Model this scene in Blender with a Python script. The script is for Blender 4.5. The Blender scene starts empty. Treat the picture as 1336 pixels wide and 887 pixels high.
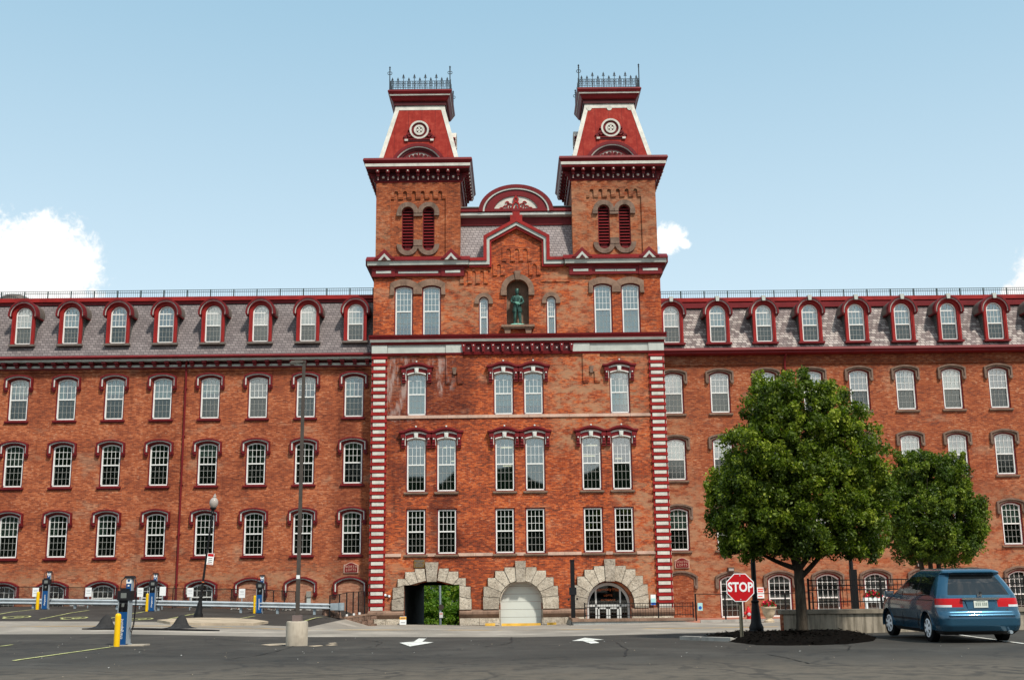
import bpy, bmesh, math, random
import numpy as np
from mathutils import Matrix, Vector
random.seed(7)
SC = bpy.context.scene
COL = SC.collection
R = math.radians

# ---------------------------------------------------------------- camera, sky, sun, exposure
F_PX, TILT, ROLL = 1487.0, math.atan(307 / 1487.0), 0.0114
CAM = Vector((-0.25, -65.0, 2.9))
fw = Vector((0, math.cos(TILT), math.sin(TILT))); rt = Vector((1, 0, 0)); up = rt.cross(fw)
r2 = rt * math.cos(ROLL) - up * math.sin(ROLL); u2 = rt * math.sin(ROLL) + up * math.cos(ROLL)
cd = bpy.data.cameras.new('camera'); cam = bpy.data.objects.new('camera', cd); COL.objects.link(cam)
cam.matrix_world = Matrix(((r2.x, u2.x, -fw.x, CAM.x), (r2.y, u2.y, -fw.y, CAM.y), (r2.z, u2.z, -fw.z, CAM.z), (0, 0, 0, 1)))
cd.sensor_fit = 'HORIZONTAL'; cd.sensor_width = 36; cd.lens = 36 * F_PX / 1336; cd.clip_end = 5000; cd.clip_start = 0.1
SC.camera = cam
SUN_EL, SUN_AZ = R(52), R(32)          # azimuth measured from the facade normal (towards the camera) to the right
sdir = Vector((math.sin(SUN_AZ) * math.cos(SUN_EL), -math.cos(SUN_AZ) * math.cos(SUN_EL), math.sin(SUN_EL)))
sl = bpy.data.lights.new('sun', 'SUN'); sl.energy = 3.1; sl.angle = R(4); sl.color = (1.0, 0.94, 0.84)
so = bpy.data.objects.new('sun', sl); COL.objects.link(so); so.rotation_euler = (-sdir).to_track_quat('-Z', 'Y').to_euler()
SC.view_settings.view_transform = 'Standard'; SC.view_settings.look = 'None'
SC.view_settings.gamma = 1; SC.view_settings.use_curve_mapping = False
SC.view_settings.exposure = 0.6
SC.render.engine = 'CYCLES'
SC.cycles.max_bounces = 6; SC.cycles.transparent_max_bounces = 12; SC.cycles.use_denoising = True

# ---------------------------------------------------------------- node helpers
class NT:
    def __init__(s, tree): s.t = tree; s.n = tree.nodes; s.l = tree.links
    def node(s, typ, ins=None, **props):
        nd = s.n.new(typ)
        for k, v in props.items(): setattr(nd, k, v)
        for k, v in (ins or {}).items(): s.put(nd.inputs[k], v)
        return nd
    def put(s, inp, v):
        if isinstance(v, bpy.types.NodeSocket): s.l.new(v, inp)
        else:
            if inp.type == 'RGBA' and len(v) == 3: v = (*v, 1)
            inp.default_value = v
    def math(s, op, a, b=0.0, c=None, clamp=False):
        nd = s.node('ShaderNodeMath', {0: a, 1: b}, operation=op, use_clamp=clamp)
        if c is not None: s.put(nd.inputs[2], c)
        return nd.outputs[0]
    def vmath(s, op, a, b=None, scale=None):
        nd = s.node('ShaderNodeVectorMath', {0: a}, operation=op)
        if b is not None: s.put(nd.inputs[1], b)
        if scale is not None: s.put(nd.inputs['Scale'], scale)
        return nd.outputs['Value'] if op in ('DOT_PRODUCT', 'LENGTH', 'DISTANCE') else nd.outputs[0]
    def noise(s, vec, scale, detail=4, rough=0.55, dist=0.0):
        return s.node('ShaderNodeTexNoise', {'Vector': vec, 'Scale': scale, 'Detail': detail, 'Roughness': rough, 'Distortion': dist}).outputs[0]
    def ramp(s, fac, stops, interp='LINEAR'):
        nd = s.node('ShaderNodeValToRGB', {0: fac}); cr = nd.color_ramp; cr.interpolation = interp
        while len(cr.elements) < len(stops): cr.elements.new(0.5)
        for e, (p, c) in zip(cr.elements, stops):
            e.position = p; e.color = (*c, 1) if not isinstance(c, (int, float)) else (c, c, c, 1)
        return nd.outputs[0]
    def mix(s, fac, a, b, blend='MIX'):
        nd = s.node('ShaderNodeMix', data_type='RGBA', blend_type=blend)
        s.put(nd.inputs[0], fac); s.put(nd.inputs[6], a); s.put(nd.inputs[7], b)
        return nd.outputs[2]
    def step(s, x, lo, hi):
        nd = s.node('ShaderNodeMapRange', {0: x, 1: lo, 2: hi}, interpolation_type='SMOOTHSTEP'); return nd.outputs[0]
    def obj(s): return s.node('ShaderNodeTexCoord').outputs['Object']
    def xyz(s, v):
        nd = s.node('ShaderNodeSeparateXYZ', {0: v}); return nd.outputs[0], nd.outputs[1], nd.outputs[2]
    def comb(s, x, y, z): return s.node('ShaderNodeCombineXYZ', {0: x, 1: y, 2: z}).outputs[0]
    def scalev(s, v, k):  return s.vmath('MULTIPLY', v, k)

def new_mat(name):
    m = bpy.data.materials.new(name); m.use_nodes = True
    t = NT(m.node_tree); t.n.clear()
    out = t.node('ShaderNodeOutputMaterial')
    return m, t, out
def bsdf_mat(name, color, rough=0.6, fn=None, metallic=0.0, spec=0.2, bump=None, coat=0.0):
    """color: constant; fn(t) -> colour socket (overrides); bump: (fn(t)->height, strength, distance)"""
    m, t, out = new_mat(name)
    b = t.node('ShaderNodeBsdfPrincipled', {'Roughness': rough, 'Metallic': metallic, 'Specular IOR Level': spec, 'Coat Weight': coat})
    t.put(b.inputs['Base Color'], fn(t) if fn else color)
    if bump:
        bn = t.node('ShaderNodeBump', {'Height': bump[0](t), 'Strength': bump[1], 'Distance': bump[2]})
        t.put(b.inputs['Normal'], bn.outputs[0])
    t.l.new(b.outputs[0], out.inputs[0]); return m
def worn(name, color, var=0.25, scale=2.0, rough=0.6, dark=None, streak=True, **kw):
    """painted or plain surface with weathering: broad fading, fine grain and thin runs"""
    dark = dark or tuple(c * 0.55 for c in color)
    def fn(t):
        P = t.obj(); n1 = t.noise(P, scale, 5, 0.6); n2 = t.noise(t.scalev(P, (14, 14, 1.6 if streak else 14)), 1.0, 3)
        c = t.mix(t.step(n1, 0.35, 0.75), tuple(min(1, v * (1 + var * 0.5)) for v in color), tuple(v * (1 - var * 0.5) for v in color))
        return t.mix(t.math('MULTIPLY', t.step(n2, 0.55, 0.8), var * 1.6, clamp=True), c, dark)
    return bsdf_mat(name, color, rough, fn, **kw)

# ---------------------------------------------------------------- world
w = bpy.data.worlds.new('World'); SC.world = w; w.use_nodes = True
t = NT(w.node_tree); t.n.clear()
sky = t.node('ShaderNodeTexSky', sky_type='NISHITA', sun_disc=False, sun_elevation=SUN_EL, air_density=1.0, dust_density=1.6, ozone_density=1.3, altitude=50)
sky.sun_rotation = math.atan2(sdir.x, sdir.y)
D = t.vmath('NORMALIZE', t.node('ShaderNodeTexCoord').outputs['Generated'])
def pix_dir(u, v):
    return (fw + r2 * ((u - 668) / F_PX) - u2 * ((v - 443.5) / F_PX)).normalized()
mask = None
wob = t.noise(D, 26, 7, 0.62); wob2 = t.noise(D, 5.5, 4, 0.5); wobs = t.noise(D, 17, 3, .5); puff = t.math('ADD', t.math('MULTIPLY', t.noise(D, 90, 8, 0.6, .3), .62), t.math('MULTIPLY', t.noise(D, 240, 6, 0.6, .3), .38))
for (u, v, rad) in [(72, 330, .034), (28, 322, .030), (-15, 345, .036), (40, 372, .042), (92, 350, .026), (-70, 352, .05), (75, 395, .04), (60, 303, .019), (101, 330, .017),
                    (866, 310, .0135), (880, 306, .0115), (872, 322, .011), (893, 318, .0055), (1316, 380, .008), (1334, 376, .012), (1356, 370, .022), (1400, 355, .04)]:
    d = t.vmath('DISTANCE', D, tuple(pix_dir(u, v)))
    m_ = t.math('SUBTRACT', 1.0, t.math('DIVIDE', d, rad))
    mask = m_ if mask is None else t.math('SMOOTH_MAX', mask, m_, 0.45)
f_ = t.math('ADD', mask, t.math('ADD', t.math('MULTIPLY', t.math('SUBTRACT', puff, 0.5), 2.1), t.math('MULTIPLY', t.math('SUBTRACT', wob, 0.5), 0.5)))
cm = t.step(f_, -0.08, 0.62)
# soft broken cumulus over the rest of the sky (behind the viewer, mirrored in the panes)
dx, dy, dz = t.xyz(D)
behind = t.step(dy, 0.25, -0.25)
bank = t.step(t.math('ADD', t.math('MULTIPLY', wob2, 0.65), t.math('MULTIPLY', wobs, 0.35)), 0.50, 0.57)
cm2 = t.math('MULTIPLY', t.math('MULTIPLY', bank, behind), 0.85)
small = t.math('MULTIPLY', t.math('MULTIPLY', t.step(wob, .50, .60), behind), t.step(dz, .62, .75))
cm2 = t.math('MAXIMUM', t.math('MULTIPLY', cm2, t.step(dz, .75, .62)), t.math('MULTIPLY', small, .9))
cloud_c = t.mix(t.step(wob2, 0.35, 0.7), (10.0, 9.9, 9.6), (8.3, 8.2, 8.1))
skyc = t.mix(0.72, sky.outputs[0], t.mix(t.step(dz, 0.02, 0.62), (7.6, 9.0, 9.5), (3.0, 5.4, 7.0)))
skyc = t.mix(cm, skyc, cloud_c)
skyc = t.mix(cm2, skyc, t.mix(t.step(wobs, .35, .65), (18.5, 17.6, 16.4), (10.5, 10.4, 10.4)))
bg = t.node('ShaderNodeBackground', {'Color': skyc, 'Strength': 0.082})
t.l.new(bg.outputs[0], t.node('ShaderNodeOutputWorld').inputs[0])

# ---------------------------------------------------------------- mesh builder
class MB:
    def __init__(s): s.v = []; s.f = []; s.m = []
    def add(s, vs, fs, m=0):
        o = len(s.v); s.v.extend(tuple(p) for p in vs); s.f.extend(tuple(i + o for i in f) for f in fs); s.m.extend([m] * len(fs)); return s
    def box(s, x0, x1, y0, y1, z0, z1, m=0):
        return s.add([(x0, y0, z0), (x1, y0, z0), (x1, y1, z0), (x0, y1, z0), (x0, y0, z1), (x1, y0, z1), (x1, y1, z1), (x0, y1, z1)],
                     [(0, 3, 2, 1), (4, 5, 6, 7), (0, 1, 5, 4), (1, 2, 6, 5), (2, 3, 7, 6), (3, 0, 4, 7)], m)
    def cbox(s, x, y, z, w, d, h, m=0): return s.box(x - w / 2, x + w / 2, y - d / 2, y + d / 2, z, z + h, m)
    def frustum(s, a, b, m=0):
        """a, b = (x0,x1,y0,y1,z)"""
        q = lambda c: [(c[0], c[2], c[4]), (c[1], c[2], c[4]), (c[1], c[3], c[4]), (c[0], c[3], c[4])]
        return s.add(q(a) + q(b), [(0, 3, 2, 1), (4, 5, 6, 7), (0, 1, 5, 4), (1, 2, 6, 5), (2, 3, 7, 6), (3, 0, 4, 7)], m)
    def prism(s, poly, y0, y1, m=0):
        n = len(poly); vs = [(x, y0, z) for x, z in poly] + [(x, y1, z) for x, z in poly]
        a = sum(poly[i][0] * poly[(i + 1) % n][1] - poly[(i + 1) % n][0] * poly[i][1] for i in range(n))
        fs = [tuple(range(n)), tuple(range(2 * n - 1, n - 1, -1))] + [(i, i + n, (i + 1) % n + n, (i + 1) % n) for i in range(n)]
        if a < 0: fs = [tuple(reversed(f)) for f in fs]
        return s.add(vs, fs, m)
    def xprism(s, poly, x0, x1, m=0):
        """poly of (y,z) extruded along x"""
        n = len(poly); vs = [(x0, y, z) for y, z in poly] + [(x1, y, z) for y, z in poly]
        return s.add(vs, [tuple(range(n)), tuple(range(2 * n - 1, n - 1, -1))] + [(i, i + n, (i + 1) % n + n, (i + 1) % n) for i in range(n)], m)
    def band(s, a, b, y0, y1, m=0):
        """solid between two equal-length polylines a (inner) and b (outer) of (x,z), front y0, back y1"""
        n = len(a); vs = [(x, y0, z) for x, z in a] + [(x, y0, z) for x, z in b] + [(x, y1, z) for x, z in a] + [(x, y1, z) for x, z in b]
        fs = []
        for i in range(n - 1):
            fs += [(i, i + 1, n + i + 1, n + i), (2 * n + i, 3 * n + i, 3 * n + i + 1, 2 * n + i + 1),
                   (i, 2 * n + i, 2 * n + i + 1, i + 1), (n + i, n + i + 1, 3 * n + i + 1, 3 * n + i)]
        fs += [(0, n, 3 * n, 2 * n), (n - 1, 3 * n - 1, 4 * n - 1, 2 * n - 1)]
        return s.add(vs, fs, m)
    def tube(s, pts, rad, n=8, m=0, cap=True):
        pts = [Vector(p) for p in pts]; k = len(pts); rs = rad if isinstance(rad, (list, tuple)) else [rad] * k
        vs = []; pu = None
        for i, p in enumerate(pts):
            d = (pts[min(i + 1, k - 1)] - pts[max(i - 1, 0)]).normalized()
            if pu is None: pu = d.orthogonal().normalized()
            pu = (pu - d * pu.dot(d)).normalized(); pv = d.cross(pu)
            for j in range(n):
                a = 2 * math.pi * j / n; vs.append(p + (pu * math.cos(a) + pv * math.sin(a)) * rs[i])
        fs = [(i * n + j, i * n + (j + 1) % n, (i + 1) * n + (j + 1) % n, (i + 1) * n + j) for i in range(k - 1) for j in range(n)]
        if cap: fs += [tuple(range(n - 1, -1, -1)), tuple(range((k - 1) * n, k * n))]
        return s.add(vs, fs, m)
    def lathe(s, prof, n=24, c=(0, 0, 0), m=0, axis='z'):
        k = len(prof); vs = []
        for r, z in prof:
            for j in range(n):
                a = 2 * math.pi * j / n; q = (r * math.cos(a), r * math.sin(a), z)
                if axis == 'y': q = (q[0], q[2], q[1])
                if axis == 'x': q = (q[2], q[0], q[1])
                vs.append((q[0] + c[0], q[1] + c[1], q[2] + c[2]))
        fs = [(i * n + j, i * n + (j + 1) % n, (i + 1) * n + (j + 1) % n, (i + 1) * n + j) for i in range(k - 1) for j in range(n)]
        fs += [tuple(range(n - 1, -1, -1)), tuple(range((k - 1) * n, k * n))]
        return s.add(vs, fs, m)
    def mirror_x(s, xc):
        o = MB(); o.v = [(2 * xc - x, y, z) for x, y, z in s.v]; o.f = [tuple(reversed(f)) for f in s.f]; o.m = list(s.m); return o
    def join(s, o): 
        k = len(s.v); s.v += o.v; s.f += [tuple(i + k for i in f) for f in o.f]; s.m += o.m; return s
    def build(s, name, mats, parent=None, loc=(0, 0, 0), smooth=False, rot=None, fix=True):
        me = bpy.data.meshes.new(name); me.from_pydata(s.v, [], s.f)
        mats = mats if isinstance(mats, (list, tuple)) else [mats]
        for m in mats: me.materials.append(m)
        me.polygons.foreach_set('material_index', s.m)
        if fix:
            bm = bmesh.new(); bm.from_mesh(me); bmesh.ops.recalc_face_normals(bm, faces=bm.faces); bm.to_mesh(me); bm.free()
        if smooth:
            me.polygons.foreach_set('use_smooth', [True] * len(me.polygons))
            me.update()
            try: me.set_sharp_from_angle(angle=R(38))
            except Exception: pass
        me.update()
        return link(name, me, parent, loc, rot)
def link(name, data, parent=None, loc=(0, 0, 0), rot=None):
    o = bpy.data.objects.new(name, data); COL.objects.link(o); o.location = loc
    if rot: o.rotation_euler = rot
    if parent: o.parent = parent
    return o
def tag(o, label, cat=None, group=None, kind=None):
    if label: o['label'] = label
    if cat: o['category'] = cat
    if group: o['group'] = group
    if kind: o['kind'] = kind
    return o
def thing(name, label, cat, loc=(0, 0, 0), rz=0, group=None):
    o = link(name, None, None, loc, (0, 0, rz)); return tag(o, label, cat, group)
def copy_tree(o, parent=None):
    c = o.copy(); COL.objects.link(c)
    if parent: c.parent = parent
    for ch in [x for x in COL.objects if x.parent == o]: copy_tree(ch, c)
    return c
def text_mesh(name, txt, size, mat, parent=None, loc=(0, 0, 0), rot=(R(90), 0, 0), depth=0.004, align='CENTER', sx=1.0, space=1.0, line=1.0, bold=0.0):
    cu = bpy.data.curves.new(name, 'FONT'); cu.body = txt; cu.size = size; cu.align_x = align; cu.align_y = 'CENTER'; cu.extrude = depth
    cu.space_character = space; cu.space_line = line; cu.offset = bold; cu.resolution_u = 3
    ob = bpy.data.objects.new(name, cu); COL.objects.link(ob)
    me = bpy.data.meshes.new_from_object(ob.evaluated_get(bpy.context.evaluated_depsgraph_get()))
    bpy.data.objects.remove(ob); me.materials.clear(); me.materials.append(mat); me.name = name
    o = link(name, me, parent, loc, rot); o.scale = (sx, 1, 1); return o
def arch(w, h, rise, n=14, x0=0.0, z0=0.0):
    """opening outline from bottom left over the arch to bottom right"""
    hw = w / 2
    if rise <= 0.001: return [(x0 - hw, z0), (x0 - hw, z0 + h), (x0 + hw, z0 + h), (x0 + hw, z0)]
    r = (hw * hw + rise * rise) / (2 * rise); cz = h - r; a0 = math.asin(min(1, hw / r))
    return [(x0 - hw, z0)] + [(x0 + r * math.sin(a), z0 + cz + r * math.cos(a)) for a in [(-a0 + 2 * a0 * i / n) for i in range(n + 1)]] + [(x0 + hw, z0)]
def arc_top(x, w, h, rise):
    if rise <= 0.001: return h
    hw = w / 2; r = (hw * hw + rise * rise) / (2 * rise); return h - r + math.sqrt(max(0, r * r - x * x))
def wall_with_holes(mb, outline, holes, y, depth=0.3, m=0, mrev=None):
    """front face with real openings at y and their reveals of given depth"""
    bm = bmesh.new()
    for loop in [outline] + holes:
        vs = [bm.verts.new((x, 0, z)) for x, z in loop]
        for i in range(len(vs)): bm.edges.new((vs[i], vs[(i + 1) % len(vs)]))
    bmesh.ops.triangle_fill(bm, use_beauty=True, use_dissolve=False, edges=bm.edges[:], normal=(0, -1, 0))
    bm.verts.index_update()
    mb.add([(v.co.x, y, v.co.z) for v in bm.verts], [tuple(v.index for v in f.verts) for f in bm.faces], m); bm.free()
    for loop in holes:
        n = len(loop)
        mb.add([(x, y, z) for x, z in loop] + [(x, y + depth, z) for x, z in loop], [(i, (i + 1) % n, (i + 1) % n + n, i + n) for i in range(n)], m if mrev is None else mrev)

# ---------------------------------------------------------------- materials
def brick_fn(cols, streak=1.0, tone=None, stain_shade_zones=()):
    """coursed brickwork: per-brick colour, streaky repaired courses, broad weathering and named stains"""
    def fn(t):
        P = t.obj(); x, y, z = t.xyz(P); h = t.math('ADD', x, y); V = t.comb(h, z, 0.0)
        bt = t.node('ShaderNodeTexBrick', {'Vector': V, 'Color1': (0, 0, 0), 'Color2': (1, 1, 1), 'Mortar': (0.5, 0.5, 0.5), 'Scale': 1.0, 'Mortar Size': 0.006,
                                           'Mortar Smooth': 0.3, 'Bias': 0.0, 'Brick Width': 0.225, 'Row Height': 0.075}, offset=0.5)
        rnd = bt.outputs[0]
        s1 = t.noise(t.comb(t.math('MULTIPLY', h, 4.2), t.math('MULTIPLY', z, 13.0), 0.0), 1.0, 5, 0.62)
        s2 = t.noise(t.comb(t.math('MULTIPLY', h, .5), t.math('MULTIPLY', z, .9), 3.0), 1.0, 5, 0.6, 0.6)
        s3 = t.noise(t.comb(t.math('MULTIPLY', h, 5), t.math('MULTIPLY', z, 14), 7.0), 1.0, 3, 0.6)
        f = t.math('ADD', t.math('MULTIPLY', rnd, 0.66), t.math('MULTIPLY', t.math('SUBTRACT', s1, 0.5), 0.95 * streak))
        f = t.math('ADD', f, t.math('MULTIPLY', t.math('SUBTRACT', s2, 0.5), 1.2))
        f = t.math('ADD', f, t.math('ADD', 0.215, t.math('MULTIPLY', t.math('SUBTRACT', s3, 0.5), 1.1)), clamp=True)
        c = t.ramp(f, cols)
        c = t.mix(t.math('MULTIPLY', bt.outputs[1], 0.55), c, (0.22, 0.155, 0.115))
        pale = t.math('MULTIPLY', t.step(s3, 0.57, 0.68), t.step(s2, 0.42, 0.58))
        c = t.mix(t.math('MULTIPLY', pale, 0.62), c, (0.44, 0.285, 0.19))
        run = t.noise(t.comb(t.math('MULTIPLY', h, 2.2), t.math('MULTIPLY', z, .16), 21.0), 1.0, 4, .6); big = t.noise(t.comb(t.math('MULTIPLY', h, .17), t.math('MULTIPLY', z, .22), 31.0), 1.0, 4, .55)
        c = t.mix(t.math('MULTIPLY', t.step(run, .54, .72), .55), c, t.mix(1.0, c, (.55, .52, .56), 'MULTIPLY'))
        c = t.mix(t.math('MULTIPLY', t.step(big, .50, .66), .55), c, t.mix(1.0, c, (.68, .60, .62), 'MULTIPLY'))
        rep = t.noise(t.comb(t.math('MULTIPLY', h, .32), t.math('MULTIPLY', z, .55), 41.0), 1.0, 6, .68)
        c = t.mix(t.math('MULTIPLY', t.step(rep, .55, .68), .55), c, t.mix(rnd, (.25, .135, .085), (.42, .25, .155)))
        for (x0, x1, z0, z1, soft, col, amt) in stain_shade_zones:  # zones of real staining, plus shade put into the brick colour
            a = t.math('ADD', h, t.math('MULTIPLY', t.math('SUBTRACT', s2, 0.5), 2.2)); b = t.math('ADD', z, t.math('MULTIPLY', t.math('SUBTRACT', s1, 0.5), 1.6))
            mk = t.math('MULTIPLY', t.math('MULTIPLY', t.step(a, x0 - soft, x0 + soft), t.step(a, x1 + soft, x1 - soft)), t.math('MULTIPLY', t.step(b, z0 - soft, z0 + soft), t.step(b, z1 + soft, z1 - soft)))
            if col == 'pale':
                v1 = t.noise(t.comb(t.math('MULTIPLY', h, 2.6), t.math('MULTIPLY', z, .55), 11.0), 1.0, 5, 0.65)
                mk = t.math('MULTIPLY', mk, t.step(v1, 0.45, 0.62)); c = t.mix(t.math('MULTIPLY', mk, amt), c, (0.36, 0.27, 0.24))
            elif col == 'buff':
                v1 = t.noise(t.comb(t.math('MULTIPLY', h, 1.2), t.math('MULTIPLY', z, 2.2), 5.0), 1.0, 5, 0.7)
                mk = t.math('MULTIPLY', mk, t.step(v1, 0.40, 0.60)); c = t.mix(t.math('MULTIPLY', mk, amt), c, (0.36, 0.21, 0.12))
            else:
                c = t.mix(t.math('MULTIPLY', mk, amt), c, t.mix(1.0, c, col, 'MULTIPLY'))
        return c
    return fn
def bump_fine(t): return t.noise(t.obj(), 9.0, 5, 0.6)
BR = [(0.0, (0.0976, 0.0237, 0.0104)), (0.25, (0.1871, 0.0341, 0.0125)), (0.5, (0.2819, 0.0493, 0.0138)), (0.75, (0.4337, 0.0823, 0.0179)), (1.0, (0.5171, 0.1317, 0.0364))]
BR_L = [(0.0, (0.1431, 0.0359, 0.0168)), (0.25, (0.221, 0.0486, 0.0199)), (0.5, (0.2841, 0.0668, 0.0236)), (0.75, (0.3777, 0.0991, 0.036)), (1.0, (0.4699, 0.1553, 0.0661))]
BR_R = [(0.0, (0.1258, 0.0323, 0.0177)), (0.25, (0.2067, 0.0452, 0.0172)), (0.5, (0.2615, 0.0584, 0.0189)), (0.75, (0.3294, 0.0866, 0.03)), (1.0, (0.3881, 0.1464, 0.0673))]
BR_T = [(0.0, (0.1005, 0.0275, 0.0122)), (0.25, (0.1835, 0.0406, 0.0145)), (0.5, (0.2631, 0.0594, 0.0184)), (0.75, (0.343, 0.0818, 0.0241)), (1.0, (0.4068, 0.1267, 0.048))]
M = {}
M['brick_centre'] = bsdf_mat('brick_centre', None, 0.88, brick_fn(BR, stain_shade_zones=[
    (-7.6, -2.6, 11.6, 15.6, .5, (0.50, 0.52, 0.66), .9), (-7.6, -6.2, 7.0, 12.2, .5, (0.55, 0.55, 0.66), .8), (-4.9, -3.4, 3.6, 8.0, .3, (0.40, 0.38, 0.46), .85),
    (-8.0, -5.9, 11.8, 15.4, .3, 'pale', .75), (-4.9, -4.0, 13.2, 15.3, .3, 'pale', .8), (2.0, 7.0, 9.8, 15.6, .8, 'buff', .75), (5.5, 8.0, 0.5, 8.0, .6, 'buff', .7),
    (-4.5, -1.5, 17, 20.2, .5, 'buff', .6), (1.5, 4.4, 17, 20.6, .5, 'buff', .65), (-8, -5.5, 1.2, 3.8, .5, 'buff', .5)]), bump=(bump_fine, .35, .03))
M['brick_left'] = bsdf_mat('brick_left', None, 0.9, brick_fn(BR_L, 0.9, stain_shade_zones=[(-40, -8, 0.5, 3.4, .8, 'buff', .6), (-20.4, -18.6, 2, 15.4, .5, (0.72, 0.66, 0.66), .8), (-9.6, -8.2, 1, 15.4, .35, (0.6, 0.55, 0.58), .8), (-40, -8, 14.4, 15.5, .3, (0.7, 0.68, 0.7), .7)]), bump=(bump_fine, .35, .03))  # shade put into the strip by the centre block; darker band below the eaves
M['brick_right'] = bsdf_mat('brick_right', None, 0.9, brick_fn(BR_R, 1.0, stain_shade_zones=[(8, 40, 0.0, 7.4, .9, 'buff', .55), (8, 11, 2, 12, 1, 'buff', .5), (8, 40, 14.5, 15.6, .3, (0.62, 0.6, 0.62), .7)]), bump=(bump_fine, .35, .03))  # darker band just below the gutter
M['brick_tower'] = bsdf_mat('brick_tower', None, 0.9, brick_fn(BR_T, 0.85, stain_shade_zones=[(-9, 9, 25.2, 26.4, .3, (0.72, 0.7, 0.7), .6), (-9, -7.4, 21.5, 24.4, .3, 'buff', .4), (2, 9, 21.5, 26, .6, 'buff', .45)]), bump=(bump_fine, .35, .03))  # darker band just below the tower cornice
M['brick_new'] = bsdf_mat('brick_new', None, 0.9, brick_fn([(0, (0.25, 0.10, 0.06)), (0.5, (0.38, 0.16, 0.09)), (1, (0.50, 0.27, 0.17))], 0.5), bump=(bump_fine, .35, .03))
M['maroon'] = worn('maroon', (0.135, 0.009, 0.011), 0.35, 1.3, 0.5)
M['maroon_bright'] = worn('maroon_bright', (0.235, 0.013, 0.011), 0.4, 1.5, 0.5)
M['grey_hood'] = worn('grey_hood', (0.56, 0.57, 0.53), 0.25, 1.6, 0.6)
M['grey_trim'] = worn('grey_trim', (0.40, 0.42, 0.385), 0.25, 1.6, 0.6)
def redpaint(t):
    P = t.obj(); x, y, z = t.xyz(P); n = t.noise(P, 2.3, 6, 0.7); g = t.noise(t.comb(t.math('MULTIPLY', x, 6), t.math('MULTIPLY', y, 6), t.math('MULTIPLY', z, .9)), 1.0, 4, .6)
    c = t.ramp(t.math('ADD', t.math('MULTIPLY', n, .65), t.math('MULTIPLY', g, .35)), [(0.25, (0.135, 0.012, 0.009)), (0.5, (0.235, 0.023, 0.016)), (0.72, (0.33, 0.058, 0.038))])
    seam = t.math('LESS_THAN', t.math('ABSOLUTE', t.math('SUBTRACT', t.math('FRACT', t.math('MULTIPLY', t.math('ADD', x, 0.31), 1.22)), 0.5)), 0.018)
    return t.mix(t.math('MULTIPLY', seam, .7), c, (0.10, 0.012, 0.012))
M['red_sheet'] = bsdf_mat('red_sheet', None, 0.7, redpaint, spec=.08)
M['brownstone'] = worn('brownstone', (0.190, 0.120, 0.085), 0.6, 1.8, 0.85, bump=(bump_fine, .5, .03))
M['hood_stone'] = worn('hood_stone', (0.150, 0.100, 0.075), 0.7, 2.2, 0.9, bump=(bump_fine, .5, .03))
M['pink_stone'] = worn('pink_stone', (0.46, 0.31, 0.24), 0.5, .9, 0.85)
def limestone(t):
    P = t.obj(); n = t.noise(P, 2.2, 6, 0.65); g = t.noise(P, 8, 5, .75); v = t.noise(t.scalev(P, (3.2, 3.2, 5.5)), 1.3, 6, .72, 1.2)
    c = t.ramp(n, [(0.3, (0.38, 0.325, 0.262)), (0.5, (0.51, 0.45, 0.37)), (0.7, (0.60, 0.54, 0.455))])
    c = t.mix(t.math('MULTIPLY', t.step(g, .52, .66), .72), c, (0.15, 0.13, 0.11))
    isl = t.node('ShaderNodeNewGeometry').outputs['Random Per Island']
    c = t.mix(1.0, c, t.ramp(isl, [(0, (.70, .68, .66)), (1, (1.12, 1.10, 1.06))]), 'MULTIPLY')
    fis = t.step(t.math('ABSOLUTE', t.math('SUBTRACT', v, .5)), .030, .0)
    return t.mix(t.math('MULTIPLY', fis, .75), c, (0.09, 0.075, 0.06))
M['limestone'] = bsdf_mat('limestone', None, 0.9, limestone, bump=(lambda t: t.noise(t.scalev(t.obj(), (6, 6, 9)), 1.0, 6, .7), .8, .06))
M['joint'] = bsdf_mat('joint', (0.09, 0.075, 0.06), 0.95)
def slate_fn(pal, patch):
    def fn(t):
        P = t.obj(); x, y, z = t.xyz(P)
        bt = t.node('ShaderNodeTexBrick', {'Vector': t.comb(t.math('ADD', x, y), t.math('MULTIPLY', z, 1.0), 0.0), 'Color1': (0, 0, 0), 'Color2': (1, 1, 1), 'Mortar': (0, 0, 0), 'Scale': 1.0, 'Mortar Size': 0.016,
                                           'Mortar Smooth': .1, 'Brick Width': .27, 'Row Height': .165}, offset=.5)
        n = t.noise(P, .9, 5, .6); n2 = t.noise(t.comb(t.math('MULTIPLY', x, 2.4), t.math('MULTIPLY', z, 4.2), 2.0), 1.0, 5, .75)
        c = t.ramp(t.math('ADD', t.math('MULTIPLY', bt.outputs[0], .55), t.math('MULTIPLY', n, .45)), pal)
        if patch:
            lowz = t.step(z, 18.6, 16.4)
            mk = t.math('MULTIPLY', t.step(t.math('ADD', t.math('ADD', n2, t.math('MULTIPLY', t.math('SUBTRACT', bt.outputs[0], .5), .28)), t.math('MULTIPLY', lowz, .13)), .58, .66), t.step(n, .32, .5))
            c = t.mix(t.math('MULTIPLY', mk, .85), c, (0.44, 0.385, 0.35))
            c = t.mix(t.math('MULTIPLY', t.step(n2, .36, .28), .5), c, (0.09, 0.065, 0.045))
        return t.mix(t.math('MULTIPLY', bt.outputs[1], .75), c, (0.045, 0.04, 0.042))
    return fn
M['slate_left'] = bsdf_mat('slate_left', None, 0.8, slate_fn([(0.1, (0.125, 0.105, 0.105)), (0.5, (0.180, 0.153, 0.150)), (0.9, (0.240, 0.205, 0.200))], False))
M['slate_right'] = bsdf_mat('slate_right', None, 0.8, slate_fn([(0.1, (0.130, 0.100, 0.095)), (0.5, (0.215, 0.170, 0.160)), (0.9, (0.310, 0.260, 0.245))], True))
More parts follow.
